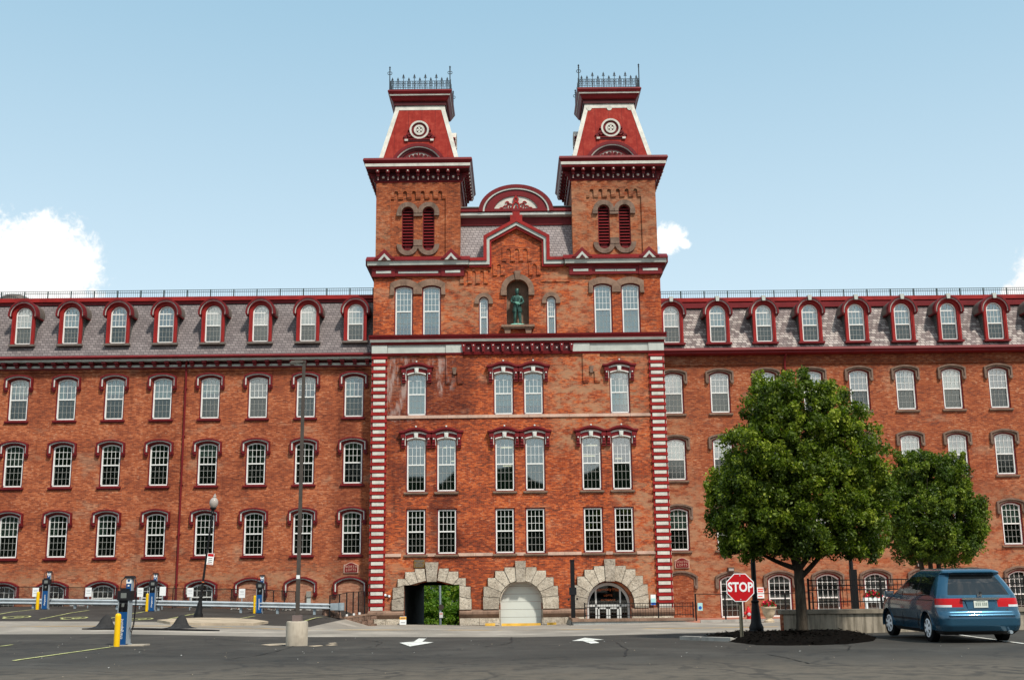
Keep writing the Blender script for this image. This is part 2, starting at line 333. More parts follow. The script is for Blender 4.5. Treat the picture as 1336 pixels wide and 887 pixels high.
M['slate_mid'] = bsdf_mat('slate_mid', None, 0.8, slate_fn([(0.1, (0.22, 0.19, 0.185)), (0.5, (0.28, 0.245, 0.24)), (0.9, (0.34, 0.30, 0.29))], False))
M['slate_cheek'] = bsdf_mat('slate_cheek', None, 0.8, slate_fn([(0.1, (0.07, 0.075, 0.07)), (0.9, (0.14, 0.145, 0.135))], False))
M['roof_metal'] = worn('roof_metal', (0.17, 0.17, 0.16), .4, 2, .55)
M['hood_metal'] = worn('hood_metal', (0.115, 0.095, 0.082), .5, 3, .5)
M['white'] = worn('white_paint', (0.68, 0.68, 0.65), .12, 2, .45)
M['interior'] = bsdf_mat('interior', (0.10, 0.095, 0.088), 0.9)
M['dark_void'] = bsdf_mat('dark_void', (0.02, 0.02, 0.02), 0.9)  # near-black colour stands in for shade in passage, lobby and towers
M['curtain'] = bsdf_mat('curtain', None, 0.9, lambda t: t.ramp(t.noise(t.scalev(t.obj(), (9, 1, .5)), 1.0, 2, .5), [(0.3, (0.50, 0.50, 0.47)), (0.7, (0.66, 0.66, 0.62))]))  # shading of the folds put into the colour as vertical bands
M['curtain_dark'] = bsdf_mat('curtain_dark', None, 0.9, lambda t: t.ramp(t.noise(t.scalev(t.obj(), (8, 1, .5)), 1.0, 2, .5), [(0.3, (0.19, 0.195, 0.17)), (0.7, (0.29, 0.30, 0.26))]))  # dimmer cloth, its fold shading likewise painted in
def glass(name, tint, gl, gcol=(1, 1, 1), rough=0.02):
    m, t, out = new_mat(name)
    lw = t.node('ShaderNodeLayerWeight', {'Blend': 0.25})
    g = t.node('ShaderNodeBsdfGlossy', {'Color': (*gcol, 1), 'Roughness': rough})
    tr = t.node('ShaderNodeBsdfTransparent', {'Color': (*tint, 1)})
    mx = t.node('ShaderNodeMixShader', {0: t.math('ADD', gl, t.math('MULTIPLY', lw.outputs['Fresnel'], .6), clamp=True)})
    t.l.new(tr.outputs[0], mx.inputs[1]); t.l.new(g.outputs[0], mx.inputs[2]); t.l.new(mx.outputs[0], out.inputs[0]); return m
M['glass'] = glass('window_glass', (.66, .74, .71), .14)
M['glass_screen'] = glass('screened_glass', (.42, .44, .42), .10, (.8, .85, .82), .08)
M['glass_bright'] = glass('bright_glass', (.66, .74, .71), .19)
M['iron'] = bsdf_mat('black_iron', (0.008, 0.008, 0.009), 0.5)
M['roof_rail'] = bsdf_mat('dark_green_rail', (0.03, 0.05, 0.05), 0.5)
M['zinc'] = bsdf_mat('cresting_iron', (0.035, 0.045, 0.055), 0.45)
def asphalt_fn(base, dusty):
    def fn(t):
        P = t.obj(); x, y, z = t.xyz(P)
        n = t.noise(t.comb(t.math('MULTIPLY', x, .40), t.math('MULTIPLY', y, .30), 0.0), 1.0, 6, .62); g = t.noise(P, 22, 3, .7); f = t.noise(P, 3.5, 5, .7)
        c = t.ramp(n, [(.3, tuple(v * .70 for v in base)), (.52, base), (.72, tuple(v * 1.6 for v in base))])
        c = t.mix(t.math('MULTIPLY', t.step(g, .5, .8), .4), c, tuple(min(1, v * 2.0) for v in base))
        c = t.mix(t.math('MULTIPLY', t.step(f, .56, .72), .30), c, tuple(v * .6 for v in base))
        if dusty:   # dry dust and tyre polish: bands of the lanes near the kerbless front edge, and smears
            d = t.math('MULTIPLY', t.step(t.math('ADD', y, t.math('MULTIPLY', n, 5.0)), -38.5, -44.0), t.step(f, .22, .62))
            c = t.mix(t.math('MULTIPLY', d, .62), c, (0.150, 0.122, 0.092))
            s = t.step(t.noise(t.comb(t.math('MULTIPLY', x, .35), t.math('MULTIPLY', y, 2.6), 9.0), 1.0, 5, .7), .60, .74)
            c = t.mix(t.math('MULTIPLY', s, .16), c, (0.17, 0.15, 0.125))
            # wandering sealed cracks
            for k, (sc, th) in enumerate([(.16, .011), (.11, .008)]):
                v = t.noise(t.vmath('ADD', P, (31.0 * k, 17.0, 0)), sc, 5, .55, .4); cr = t.step(t.math('ABSOLUTE', t.math('SUBTRACT', v, .5)), th, th * .3)
                c = t.mix(t.math('MULTIPLY', cr, .5), c, (0.022, 0.021, 0.020))
        return c
    return fn
M['asphalt'] = bsdf_mat('asphalt', None, 0.85, asphalt_fn((0.048, 0.0435, 0.0375), True), bump=(lambda t: t.noise(t.obj(), 40, 3, .7), .4, .01))
M['asphalt_dark'] = bsdf_mat('asphalt_dark', None, 0.85, asphalt_fn((0.040, 0.036, 0.032), False), bump=(lambda t: t.noise(t.obj(), 40, 3, .7), .4, .01))
M['road'] = bsdf_mat('road_surface', None, 0.88, asphalt_fn((0.250, 0.222, 0.188), False))
M['concrete'] = worn('concrete', (0.36, 0.31, 0.245), .5, 1.6, .9, bump=(bump_fine, .3, .02))
M['pavement'] = worn('pavement', (0.36, 0.29, 0.21), .5, .8, .9, streak=False)
M['brick_paving'] = worn('brick_paving', (0.36, 0.15, 0.10), .5, 2.5, .9, streak=False)
M['kerb_stone'] = worn('kerb_stone', (0.30, 0.28, 0.25), .5, 1.6, .9)
M['paint_white'] = worn('road_paint_white', (0.54, 0.53, 0.49), .8, 3, .8, dark=(.13, .13, .12), streak=False)
M['paint_yellow'] = worn('road_paint_yellow', (0.62, 0.36, 0.06), .5, 1.2, .8, dark=(.3, .25, .18), streak=False)
M['paint_lime'] = worn('stall_paint', (0.40, 0.40, 0.17), .8, 2, .8, dark=(.12, .12, .08), streak=False)
M['fieldstone'] = worn('rough_brownstone', (0.17, 0.105, 0.075), .7, 3, .9, bump=(bump_fine, .9, .08))
M['yellow'] = bsdf_mat('bollard_yellow', (0.74, 0.44, 0.006), .4)
M['blue'] = bsdf_mat('charger_blue', (0.008, 0.062, 0.19), .35)
M['black'] = bsdf_mat('black_plastic', (0.012, 0.012, 0.014), .45)
M['rubber'] = bsdf_mat('rubber', (0.010, 0.010, 0.011), .8, spec=.05)
M['sign_white'] = bsdf_mat('sign_white', (0.74, 0.75, 0.74), .5)
M['sign_red'] = bsdf_mat('sign_red', (0.42, 0.006, 0.010), .42)
M['sign_teal'] = bsdf_mat('sign_teal', (0.35, 0.62, 0.62), .5)
M['sign_blue'] = bsdf_mat('sign_blue', (0.01, 0.09, 0.42), .5)
M['ink'] = bsdf_mat('ink', (0.10, 0.10, 0.11), .7)
M['galv'] = worn('galvanised_steel', (0.52, 0.55, 0.56), .2, 2.5, .42, metallic=.55)
M['galv_dull'] = worn('dull_galvanised', (0.27, 0.32, 0.35), .3, 2.5, .5, metallic=.3)
M['bronze'] = worn('weathered_bronze', (0.030, 0.070, 0.058), .6, 5, .45, dark=(.13, .30, .23), metallic=.35)
M['verdigris'] = worn('verdigris', (0.17, 0.40, 0.31), .5, 6, .6)
M['brass'] = worn('brass_plate', (0.20, 0.125, 0.045), .6, 9, .4, metallic=.5, streak=False)
M['garage'] = bsdf_mat('garage_white', None, .5, lambda t: t.mix(t.math('MULTIPLY', t.step(t.noise(t.obj(), 1.2, 4), .45, .7), .25), (0.56, 0.58, 0.53), (0.44, 0.46, 0.42)))
M['alu'] = bsdf_mat('door_aluminium', (0.60, 0.60, 0.58), .4, metallic=.2)
M['orange_letter'] = bsdf_mat('door_lettering', (0.50, 0.13, 0.04), .6)
M['gold_letter'] = bsdf_mat('cream_lettering', (0.45, 0.30, 0.22), .6)
M['steel_brown'] = worn('dark_bronze_pole', (0.062, 0.052, 0.044), .3, 3, .5)
M['globe'] = bsdf_mat('lamp_globe', (0.34, 0.30, 0.27), .25)
M['mulch'] = bsdf_mat('black_mulch', None, .95, lambda t: t.ramp(t.noise(t.obj(), 13, 5, .8), [(.3, (.003, .0028, .0025)), (.62, (.011, .009, .0075)), (.72, (.03, .024, .018)), (.82, (.09, .07, .05))]), spec=.02, bump=(lambda t: t.noise(t.obj(), 22, 4, .75), 1.0, .08))
M['bark'] = bsdf_mat('bark', None, .95, lambda t: t.ramp(t.noise(t.scalev(t.obj(), (9, 9, 2.2)), 1.6, 5, .65), [(.3, (.022, .017, .012)), (.6, (.055, .044, .032)), (.8, (.11, .095, .072))]), bump=(lambda t: t.noise(t.scalev(t.obj(), (12, 12, 2.5)), 1.6, 4, .65), .8, .05))
M['warm_lamp'] = (lambda m, t, o: (t.l.new(t.node('ShaderNodeEmission', {'Color': (1, .78, .5, 1), 'Strength': .9}).outputs[0], o.inputs[0]), m)[1])(*new_mat('warm_lamp'))

# ---------------------------------------------------------------- the ground
GX = [-700, -60, -24, -19, -14, -11, -9.6, -8.3, 0, 8.5, 12, 20, 60, 700]
GT = {-75: [1.5, 1.5] + [1.42] * 10 + [1.5, 1.5], -47: [1.4, 1.4] + [1.36] * 10 + [1.4, 1.4], -40: [1.3] * 2 + [1.27] * 10 + [1.3] * 2,
      -32: [1.2, 1.2, 1.15, 1.13, 1.12, 1.10, 1.09, 1.08, 1.06, 1.13, 1.16, 1.2, 1.2, 1.2], -25: [1.2, 1.2, 1.18, 1.15, 1.11, 1.03, .98, .95, .85, .95, 1.08, 1.1, 1.1, 1.1],
      -20: [1.25, 1.25, 1.21, 1.17, 1.11, 1.0, .95, .90, .78, .75, .77, .85, .9, .9], -15: [1.3, 1.3, 1.26, 1.2, 1.12, .95, .88, .83, .68, .68, .69, .8, .85, .85],
      -9: [1.5, 1.5, 1.46, 1.31, 1.17, 1.06, 1.02, .61, .48, .60, .61, .7, .7, .7], -3: [1.55, 1.55, 1.5, 1.35, 1.2, 1.14, 1.12, .39, .24, .44, .5, .55, .6, .6],
      1: [1.55, 1.55, 1.5, 1.35, 1.21, 1.15, 1.12, .31, .15, .41, .46, .5, .5, .5], 14: [1.2] * 6 + [.8, -.47, -.47, .2, .3, .3, .4, .4], 20: [-2.6] * 14, 80: [-3.5] * 14, 900: [-3.5] * 14}
GY = sorted(GT)
def gz(x, y):
    x = min(max(x, -699), 699); y = min(max(y, -74.9), 899)
    i = max(k for k in range(len(GX) - 1) if GX[k] <= x); j = max(k for k in range(len(GY) - 1) if GY[k] <= y)
    a = (x - GX[i]) / (GX[i + 1] - GX[i]); b = (y - GY[j]) / (GY[j + 1] - GY[j]); p, q = GT[GY[j]], GT[GY[j + 1]]
    return (p[i] * (1 - a) + p[i + 1] * a) * (1 - b) + (q[i] * (1 - a) + q[i + 1] * a) * b
def zone(x, y):
    if y < -25: return 'parking_lot'
    if y > 16 or abs(x) > 60: return 'ground'
    if y < -15: return 'road'
    if -9 < x < 8.5: return 'road' if y < 14 else 'ground'
    if x <= -9: return 'charging_lot'
    return 'road' if y < -9 else 'pavement'
xs = [-700, -200, -100] + [-60 + i for i in range(121)] + [100, 200, 700]
xs = sorted(set(xs + [8.5, -9.0]))
ys = [-700, -300, -150] + [-75 + .5 * i for i in range(183)] + [20, 30, 50, 80, 160, 400, 900]
zones = {}
for i in range(len(xs) - 1):
    for j in range(len(ys) - 1):
        zn = zone((xs[i] + xs[i + 1]) / 2, (ys[j] + ys[j + 1]) / 2); d = zones.setdefault(zn, (MB(), {}))
        ids = []
        for a, b in ((i, j), (i + 1, j), (i + 1, j + 1), (i, j + 1)):
            if (a, b) not in d[1]:
                d[1][(a, b)] = len(d[0].v); d[0].v.append((xs[a], ys[b], gz(xs[a], ys[b])))
            ids.append(d[1][(a, b)])
        d[0].f.append(tuple(ids)); d[0].m.append(0)
GM = {'parking_lot': 'asphalt', 'road': 'road', 'charging_lot': 'asphalt_dark', 'pavement': 'brick_paving', 'ground': 'asphalt_dark'}
for k, (mb, _) in zones.items(): tag(mb.build(k, M[GM[k]], fix=False), None, None, None, 'structure')
def sheet(mb, poly, lift=0.012, m=0, n=6):
    """a flat marking on the ground: quad (4 points) diced so it follows the slope"""
    p = [Vector((*q, 0)) for q in poly]; vs = []; fs = []
    for i in range(n + 1):
        for j in range(n + 1):
            a, b = i / n, j / n; q = (p[0] * (1 - a) + p[1] * a) * (1 - b) + (p[3] * (1 - a) + p[2] * a) * b
            vs.append((q.x, q.y, gz(q.x, q.y) + lift))
    for i in range(n):
        for j in range(n): k = i * (n + 1) + j; fs.append((k, k + n + 1, k + n + 2, k + 1))
    mb.add(vs, fs, m)
def px(u, v, lift=0.0):
    """the ground point seen at a pixel of the photograph (used to measure the place)"""
    d = fw + r2 * ((u - 668) / F_PX) - u2 * ((v - 443.5) / F_PX); s = 8.0
    while s < 90:
        p = CAM + d * s
        if p.z <= gz(p.x, p.y) + lift: return p
        s += .02
    return CAM + d * 60
def kerb(name, pts, h=.12, w_=.16, mat='kerb_stone', label=None):
    mb = MB()
    for (a, b) in zip(pts, pts[1:]):
        a = Vector((*a, 0)); b = Vector((*b, 0)); L = (b - a).length; n = max(1, int(L / .9)); t_ = (b - a) / L; s_ = Vector((-t_.y, t_.x, 0)) * (w_ / 2)
        for i in range(n):
            p = a + t_ * (L * i / n + .008); q = a + t_ * (L * (i + 1) / n - .008); zp, zq = gz(p.x, p.y), gz(q.x, q.y); vs = []
            for z0 in (-.1, h):
                for pt, zz in ((p, zp), (q, zq)):
                    for sg in (-1, 1): vs.append((pt.x + s_.x * sg, pt.y + s_.y * sg, zz + z0))
            mb.add(vs, [(0, 1, 3, 2), (4, 6, 7, 5), (0, 2, 6, 4), (1, 5, 7, 3), (0, 4, 5, 1), (2, 3, 7, 6)])
    o = mb.build(name, M[mat]); tag(o, None, None, None, 'structure'); return o
M['faint_ink'] = bsdf_mat('faint_ink', (0.42, 0.43, 0.44), .7)
M['sign_red_bright'] = bsdf_mat('sign_red_bright', (0.62, 0.03, 0.02), .5)
M['sign_pink'] = bsdf_mat('sign_pink', (0.62, 0.12, 0.10), .5)
M['paint_orange'] = bsdf_mat('caution_orange', (0.75, 0.36, 0.02), .5)
M['paint_worn_yellow'] = bsdf_mat('worn_centre_line', None, .85, lambda t: t.mix(t.step(t.noise(t.scalev(t.obj(), (.35, .35, .35)), 1.0, 6, .7), .42, .54), (.29, .262, .225), (.56, .33, .08)))
M['box_grey'] = bsdf_mat('meter_grey', (0.24, 0.22, 0.19), .6)
M['ramp_conc'] = worn('ramp_concrete', (0.30, 0.31, 0.30), .4, 2, .9)
M['wall_concrete'] = bsdf_mat('stained_concrete', None, .92, lambda t: (lambda P, x, z: t.mix(t.math('MULTIPLY', t.step(t.noise(t.comb(t.math('MULTIPLY', x, 7.5), 0.0, t.math('MULTIPLY', z, .55)), 1.0, 5, .65), .42, .66), .75), t.ramp(t.noise(P, 1.4, 6, .65), [(.3, (.25, .215, .165)), (.7, (.37, .32, .25))]), (.10, .085, .062)))(t.obj(), t.xyz(t.obj())[0], t.xyz(t.obj())[2]), bump=(bump_fine, .4, .02))
M['dark_coping'] = worn('dark_coping', (0.20, 0.17, 0.13), .5, 2.5, .9)
M['post_green'] = worn('sign_post', (0.075, 0.070, 0.050), .6, 5, .8)
M['hydrant_red'] = bsdf_mat('hydrant_red', (0.50, 0.010, 0.014), .35)
M['urn_stone'] = worn('urn_stone', (0.46, 0.36, 0.25), .4, 4, .9)
M['petal'] = bsdf_mat('red_petals', (0.62, 0.025, 0.055), .6)
M['leaf_green'] = bsdf_mat('plant_green', (0.05, 0.12, 0.02), .6)
M['remnant_black'] = worn('remnant_black', (0.026, 0.025, 0.025), .6, 4, .8)
M['reflection_ridge_green'] = bsdf_mat('reflection_ridge_green', None, .95, lambda t: t.ramp(t.noise(t.obj(), .18, 6, .7), [(.35, (.015, .028, .012)), (.65, (.04, .065, .025))]))
M['screen_grey'] = bsdf_mat('screen_grey', (0.16, 0.17, 0.16), .3); M['brown_cover'] = bsdf_mat('brown_cover', (0.16, 0.12, 0.11), .6)
M['crack'] = bsdf_mat('crack_filler', (0.020, 0.019, 0.018), .7)
M['charger_grey'] = bsdf_mat('charger_grey', (0.26, 0.29, 0.31), .45)

# ---------------------------------------------------------------- the mill
XC = 0.08
mill = thing('mill_building', 'long red brick mill with slate mansard roof and two red capped central towers', 'building')
def part(name, mb, mats, parent=None, label=None, smooth=False, loc=(0, 0, 0), rot=None, kind=None):
    mats = [M[k] for k in (mats if isinstance(mats, (list, tuple)) else [mats])]
    o = mb.build(name, mats, parent or mill, loc, smooth, rot)
    if label: o['label'] = label
    if kind: o['kind'] = kind
    return o

M['white_dim'] = bsdf_mat('screened_muntin', (0.27, 0.27, 0.25), .6)
M['glass_dark'] = glass('entrance_glass', (.5, .52, .5), .08)
M['maroon_deep_shade'] = worn('maroon_deep_shade', (0.060, 0.008, 0.010), .3, 2, .6); M['white_weathered'] = worn('white_weathered', (0.50, 0.485, 0.43), .35, 2.0, .6)  # darker maroon panels, also shade put into the colour of eave frieze and soffits
# ---- windows: one of each kind, copied with all their pieces
PROTO = {}; BLINDS = {}
CAS = 0.06
def blind_mesh(key, w_, h, rise):
    k = (key, round(w_, 2), round(h, 2))
    if k not in BLINDS:
        mb = MB(); i = .05
        def poly(xa, xb, z0, z1): 
            n = 6; top = [(xa + (xb - xa) * q / n, min(z1, arc_top(xa + (xb - xa) * q / n, w_, h, rise) - i)) for q in range(n + 1)]
            mb.prism([(xa, z0)] + top + [(xb, z0)], .30, .31)
        e = w_ / 2 - i
        if key == 'full': poly(-e, e, i, h)
        elif key == 'half': poly(-e, e, h * .48, h)
        elif key == 'low': poly(-e, e, h * .22, h)
        elif key[0] == 'q': poly(-e, e, h * int(key[1:]) / 100, h)
        elif key == 'sides': poly(-e, -e * .35, i, h); poly(e * .35, e, i, h)
        elif key == 'one': poly(-e, -e * .1, i, h)
        me = bpy.data.meshes.new('blind'); me.from_pydata(mb.v, [], mb.f); BLINDS[k] = me
    return BLINDS[k]
def hood_left(w_, h, rise):
    mb = MB(); zs = h - rise
    def lay(i0, i1, drop, y0, m):
        A = arch(w_ + 2 * i0, h + i0 * .9, rise + .02); B = arch(w_ + 2 * i1, h + i1 * .95, rise + .05)
        A[0] = (A[0][0], zs - drop); A[-1] = (A[-1][0], zs - drop); B[0] = (B[0][0], zs - drop); B[-1] = (B[-1][0], zs - drop)
        mb.band(A, B, y0, .02, m)
    lay(.075, .14, .30, -.09, 0); lay(.14, .205, .32, -.13, 1); lay(.205, .285, .42, -.21, 0)
    for s in (-1, 1):
        x = s * (w_ / 2 + .20); mb.box(x - .11, x + .11, -.17, .02, zs - .50, zs - .36, 0); mb.box(x - .08, x + .08, -.12, .02, zs - .60, zs - .50, 0)
    return mb, ['maroon', 'grey_hood']
def hood_brown(w_, h, rise):
    mb = MB(); zs = h - rise
    def lay(i0, i1, drop, y0):
        A = arch(w_ + 2 * i0, h + i0 * .9, rise + .02); B = arch(w_ + 2 * i1, h + i1 * .95, rise + .05)
        for P in (A, B): P[0] = (P[0][0], zs - drop); P[-1] = (P[-1][0], zs - drop)
        mb.band(A, B, y0, .02)
    lay(.075, .19, .34, -.06); lay(.19, .28, .36, -.13)
    for s in (-1, 1):
        x = s * (w_ / 2 + .19); mb.lathe([(.02, -.16), (.09, -.15), (.11, -.06), (.11, .02)], 12, (x, 0, zs - .40), 0, 'y'); mb.box(x - .1, x + .1, -.11, .02, zs - .40, zs - .30)
    return mb, ['hood_stone']
def hood_fancy(w_, h, rise, hl=.97, hr=.97):
    mb = MB(); zs = h - rise; N = 20
    def lay(f_in, f_out, y0, m, a, b):
        xs_ = [-a + (a + b) * i / N for i in range(N + 1)]
        mb.band([(x, f_in(x)) for x in xs_], [(x, f_out(x)) for x in xs_], y0, .02, m)
    bow = lambda x, k, e: max(0.0, 1 - (x / e) ** 2) * k
    lay(lambda x: h + .30 + bow(x, .19, .72), lambda x: h + .40 + bow(x, .21, .72), -.30, 0, hl, hr)
    lay(lambda x: h + .22 + bow(x, .17, .70), lambda x: h + .30 + bow(x, .19, .72), -.21, 0, hl - .05, hr - .05)
    lay(lambda x: h + .145 + bow(x, .15, .68), lambda x: h + .22 + bow(x, .17, .7), -.13, 1, .74, .74)
    lay(lambda x: h + .045 - rise * (2 * x / w_) ** 2 * .7, lambda x: h + .145 + bow(x, .15, .68), -.10, 0, .70, .70)
    lay(lambda x: h + .005 - rise * (2 * x / w_) ** 2, lambda x: h + .06 - rise * (2 * x / w_) ** 2 * .8, -.12, 1, .53, .53)
    mb.prism([(-.09, h - .01), (-.12, h + .30), (.12, h + .30), (.09, h - .01)], -.20, .02, 1); mb.prism([(-.05, h + .04), (-.07, h + .24), (.07, h + .24), (.05, h + .04)], -.225, -.19, 1)
    mb.lathe([(.0, -.33), (.045, -.32), (.055, -.28), (.05, -.2)], 10, (0, 0, h + .65), 1, 'y'); mb.box(-.07, .07, -.27, .02, h + .56, h + .64, 0)
    for s, e in ((-1, hl), (1, hr)):
        x = s * min(e - .14, .74)
        mb.box(x - .10, x + .10, -.17, .02, zs - .32, h + .22, 0); mb.box(x - .13, x + .13, -.24, .02, h + .02, h + .22, 0); mb.box(x - .07, x + .07, -.22, .02, zs - .14, h + .02, 0)
        mb.box(x - .11, x + .11, -.13, .02, zs - .44, zs - .36, 0); mb.lathe([(.0, -.265), (.04, -.26), (.05, -.2)], 8, (x, 0, h - .05), 1, 'y')
        mb.box(s * .635 - .03, s * .635 + .03, -.14, .02, zs - .30, h + .16, 1)
    return mb, ['maroon', 'grey_hood']
def make_window(w_, h, rise, cols=4, ru=3, rl=3, meet=.5, hood=None, sill='maroon', gu='glass', gl='glass_screen', casing='maroon', t_=.075):
    inner = lambda g: arch(w_ - 2 * g, h - 2 * g, max(0, rise - (g * .4 if rise else 0)), 14, 0, g)
    mb = MB(); mb.band(arch(w_, h, rise), arch(w_ + 2 * CAS, h + CAS, rise + (.015 if rise else 0)), .05, .26, 1)
    mb.box(-w_ / 2 - CAS, w_ / 2 + CAS, .05, .26, -.05, .0, 1)
    A = inner(t_); B = arch(w_, h, rise); mb.band(A, B, .10, .24, 0); mb.box(-w_ / 2, w_ / 2, .10, .24, 0, t_, 0)
    zm = h * meet; mb.box(-w_ / 2 + t_, w_ / 2 - t_, .115, .23, zm - .035, zm + .035, 0)
    iw = w_ - 2 * t_
    for i in range(1, cols):
        x = -iw / 2 + iw * i / cols; zt = arc_top(x, w_, h, rise) - t_
        mb.box(x - .0105, x + .0105, .130, .150, zm + .035, zt, 0); mb.box(x - .0095, x + .0095, .175, .190, t_, zm - .035, 2)
    zt = h - rise - t_ if rise > .3 else h - t_ - rise
    for i in range(1, ru): 
        z = zm + .035 + (h - t_ - zm) * i / ru if rise < .3 else zm + (h - rise - zm) * i / (ru - 1)
        half = iw / 2
        if rise > 0 and z > h - rise:
            while half > .05 and arc_top(half, w_, h, rise) - t_ < z: half -= .01
        bar = .035 if (rise > .3 and i == ru - 1) else .0105
        mb.box(-half, half, .131, .149, z - bar, z + bar, 0)
    for i in range(1, rl):
        z = t_ + (zm - t_) * i / rl; mb.box(-iw / 2, iw / 2, .176, .189, z - .0095, z + .0095, 2)
    root = mb.build('window', [M['white'], M[casing], M['white_dim']], mill)
    g = MB(); up_ = [p for p in inner(t_ * .6) if p[1] > zm]; up_ = [(-w_ / 2 + t_ * .6, zm)] + up_ + [(w_ / 2 - t_ * .6, zm)]
    g.prism(up_, .158, .164, 0); e = w_ / 2 - t_ * .6; g.box(-e, e, .196, .202, t_ * .6, zm, 1)
    g.build('pane', [M[gu], M[gl]], root)
    if hood:
        hm, mats = hood(w_, h, rise); hm.build('window_hood', [M[k] for k in mats], root)
    if sill:
        s = MB(); ov = .13; s.box(-w_ / 2 - CAS - ov + .03, w_ / 2 + CAS + ov - .03, -.12, .08, -.14, -.052); s.box(-w_ / 2 - CAS - ov + .06, w_ / 2 + CAS + ov - .06, -.07, .08, -.20, -.14)
        s.build('sill', M[sill], root)
    return root
KIND = {
    'L': dict(w_=1.08, h=2.40, rise=.15, hood=hood_left), 'LB': dict(w_=1.26, h=1.46, rise=.24, ru=2, rl=2, meet=.5, hood=hood_left, sill=None),
    'R': dict(w_=1.08, h=2.34, rise=.15, hood=hood_brown, sill='brownstone', gu='glass_bright'), 'RB': dict(w_=1.27, h=2.30, rise=.24, ru=3, rl=3, meet=.44, hood=hood_brown, sill=None),
    'PA': dict(w_=1.05, h=2.42, rise=.11, hood=hood_fancy, sill=None, gu='glass_bright', gl='glass_bright'), 'PAl': dict(w_=1.05, h=2.42, rise=.11, hood=lambda a, b, c: hood_fancy(a, b, c, .97, .862), sill=None, gu='glass_bright', gl='glass_bright'),
    'PAr': dict(w_=1.05, h=2.42, rise=.11, hood=lambda a, b, c: hood_fancy(a, b, c, .862, .97), sill=None, gu='glass_bright', gl='glass_bright'),
    'PBl': dict(w_=1.05, h=3.0, rise=.11, hood=lambda a, b, c: hood_fancy(a, b, c, .97, .862), sill='brownstone', gu='glass_bright', gl='glass'),
    'PBr': dict(w_=1.05, h=3.0, rise=.11, hood=lambda a, b, c: hood_fancy(a, b, c, .862, .97), sill='brownstone', gu='glass_bright', gl='glass'),
    'PC': dict(w_=1.02, h=2.44, rise=0, ru=3, rl=3, sill='brownstone'), 'P5': dict(w_=.98, h=2.95, rise=.13, ru=4, rl=4, sill=None, gu='glass_bright', gl='glass_bright'),
    'PS': dict(w_=.48, h=2.25, rise=.24, cols=3, ru=4, rl=3, meet=.48, sill=None, gu='glass_bright', gl='glass_bright')}
BL = {'L': ['half', 'low', 'sides', 'none', 'full'], 'R': ['half', 'full', 'low', 'none']}
rw = random.Random(11)
def window(kind, x, y, z, blind='none', bmat='curtain', holes=None):
    a = KIND[kind]
    if kind not in PROTO: PROTO[kind] = make_window(**a); o = PROTO[kind]
    else:
        src = PROTO[kind]; o = src.copy(); COL.objects.link(o)
        for ch in [c for c in src.children if c.name.split('.')[0] != 'blind']:
            c = ch.copy(); COL.objects.link(c); c.parent = o
    o.location = (x, y, z)
    if blind != 'none':
        me = blind_mesh(blind, a['w_'], a['h'], a['rise'])
        if bmat == 'curtain_dark': 
            k2 = me.name + '_dark'; me2 = bpy.data.meshes.get(k2) or me.copy(); me2.name = k2; me = me2
        if not me.materials: me.materials.append(M[bmat])
        link('blind', me, o)
    if holes is not None: holes.append([(px_ , pz) for px_, pz in arch(a['w_'] + 2 * CAS, a['h'] + CAS + .05, a['rise'] + (.015 if a['rise'] else 0), 14, x, z - .05)])
    return o

# ---- wings
LX = [-29.20 + 2.807 * k for k in range(-1, 8)]; RX = [9.17 + 2.725 * k for k in range(0, 9)]
hl, hr = [], []
for k, x in enumerate(LX):
    for row, z in enumerate((12.06, 8.19, 4.18)):
        if row == 0: b, bm_ = rw.choice([('full', 'curtain_dark'), ('sides', 'curtain'), ('q30', 'curtain'), ('q62', 'curtain'), ('q75', 'curtain_dark'), ('one', 'curtain'), ('full', 'curtain')]), None
        elif row == 1: b = rw.choice([('none', ''), ('none', ''), ('q70', 'curtain'), ('none', ''), ('sides', 'curtain_dark'), ('q82', 'curtain_dark')])
        else: b = rw.choice([('none', ''), ('none', ''), ('q78', 'curtain_dark'), ('none', ''), ('one', 'curtain_dark')])
        b = b if isinstance(b[0], str) else b[0]
        if k == 1 and row > 0: b = ('full', 'curtain_dark')
        window('L', x, 1.0, z + .02, b[0], b[1] or 'curtain', hl)
    if k < 6: window('LB', x - .02, 1.0, 1.17, 'none', 'curtain', hl)
for k, x in enumerate(RX):
    dz = .017 * k
    for row, z in enumerate((12.06, 8.20, 4.21)):
        b = rw.choice([('full', 'curtain_dark'), ('half', 'curtain'), ('q30', 'curtain'), ('none', ''), ('q65', 'curtain_dark'), ('sides', 'curtain')]) if row < 2 else rw.choice([('none', ''), ('none', ''), ('half', 'curtain_dark')])
        window('R', x, 1.0, z + dz, b[0], b[1] or 'curtain', hr)
    if k > 0: window('RB', x + .13, 1.0, .43 + dz, 'none', 'curtain', hr)
LXE, RXE = -33.6, 33.0
mb = MB(); wall_with_holes(mb, [(LXE, -1), (LXE, 15.75), (-8.38, 15.75), (-8.38, -1)], hl, 1.0, .28)
mb.add([(LXE, 1, -1), (LXE, 14, -1), (LXE, 14, 15.75), (LXE, 1, 15.75)], [(0, 1, 2, 3)]); mb.add([(LXE, 14, -1), (-8.38, 14, -1), (-8.38, 14, 15.75), (LXE, 14, 15.75)], [(0, 1, 2, 3)])
mb.box(LXE, -8.36, .93, 1.02, 14.86, 14.94); mb.box(LXE, -8.36, .955, 1.02, 14.94, 15.14)
part('wall', mb, 'brick_left', label='brown red brick wall of the wing left of the towers')
mb = MB(); wall_with_holes(mb, [(8.50, -1), (8.50, 15.75), (RXE, 15.75), (RXE, -1)], hr, 1.0, .28)
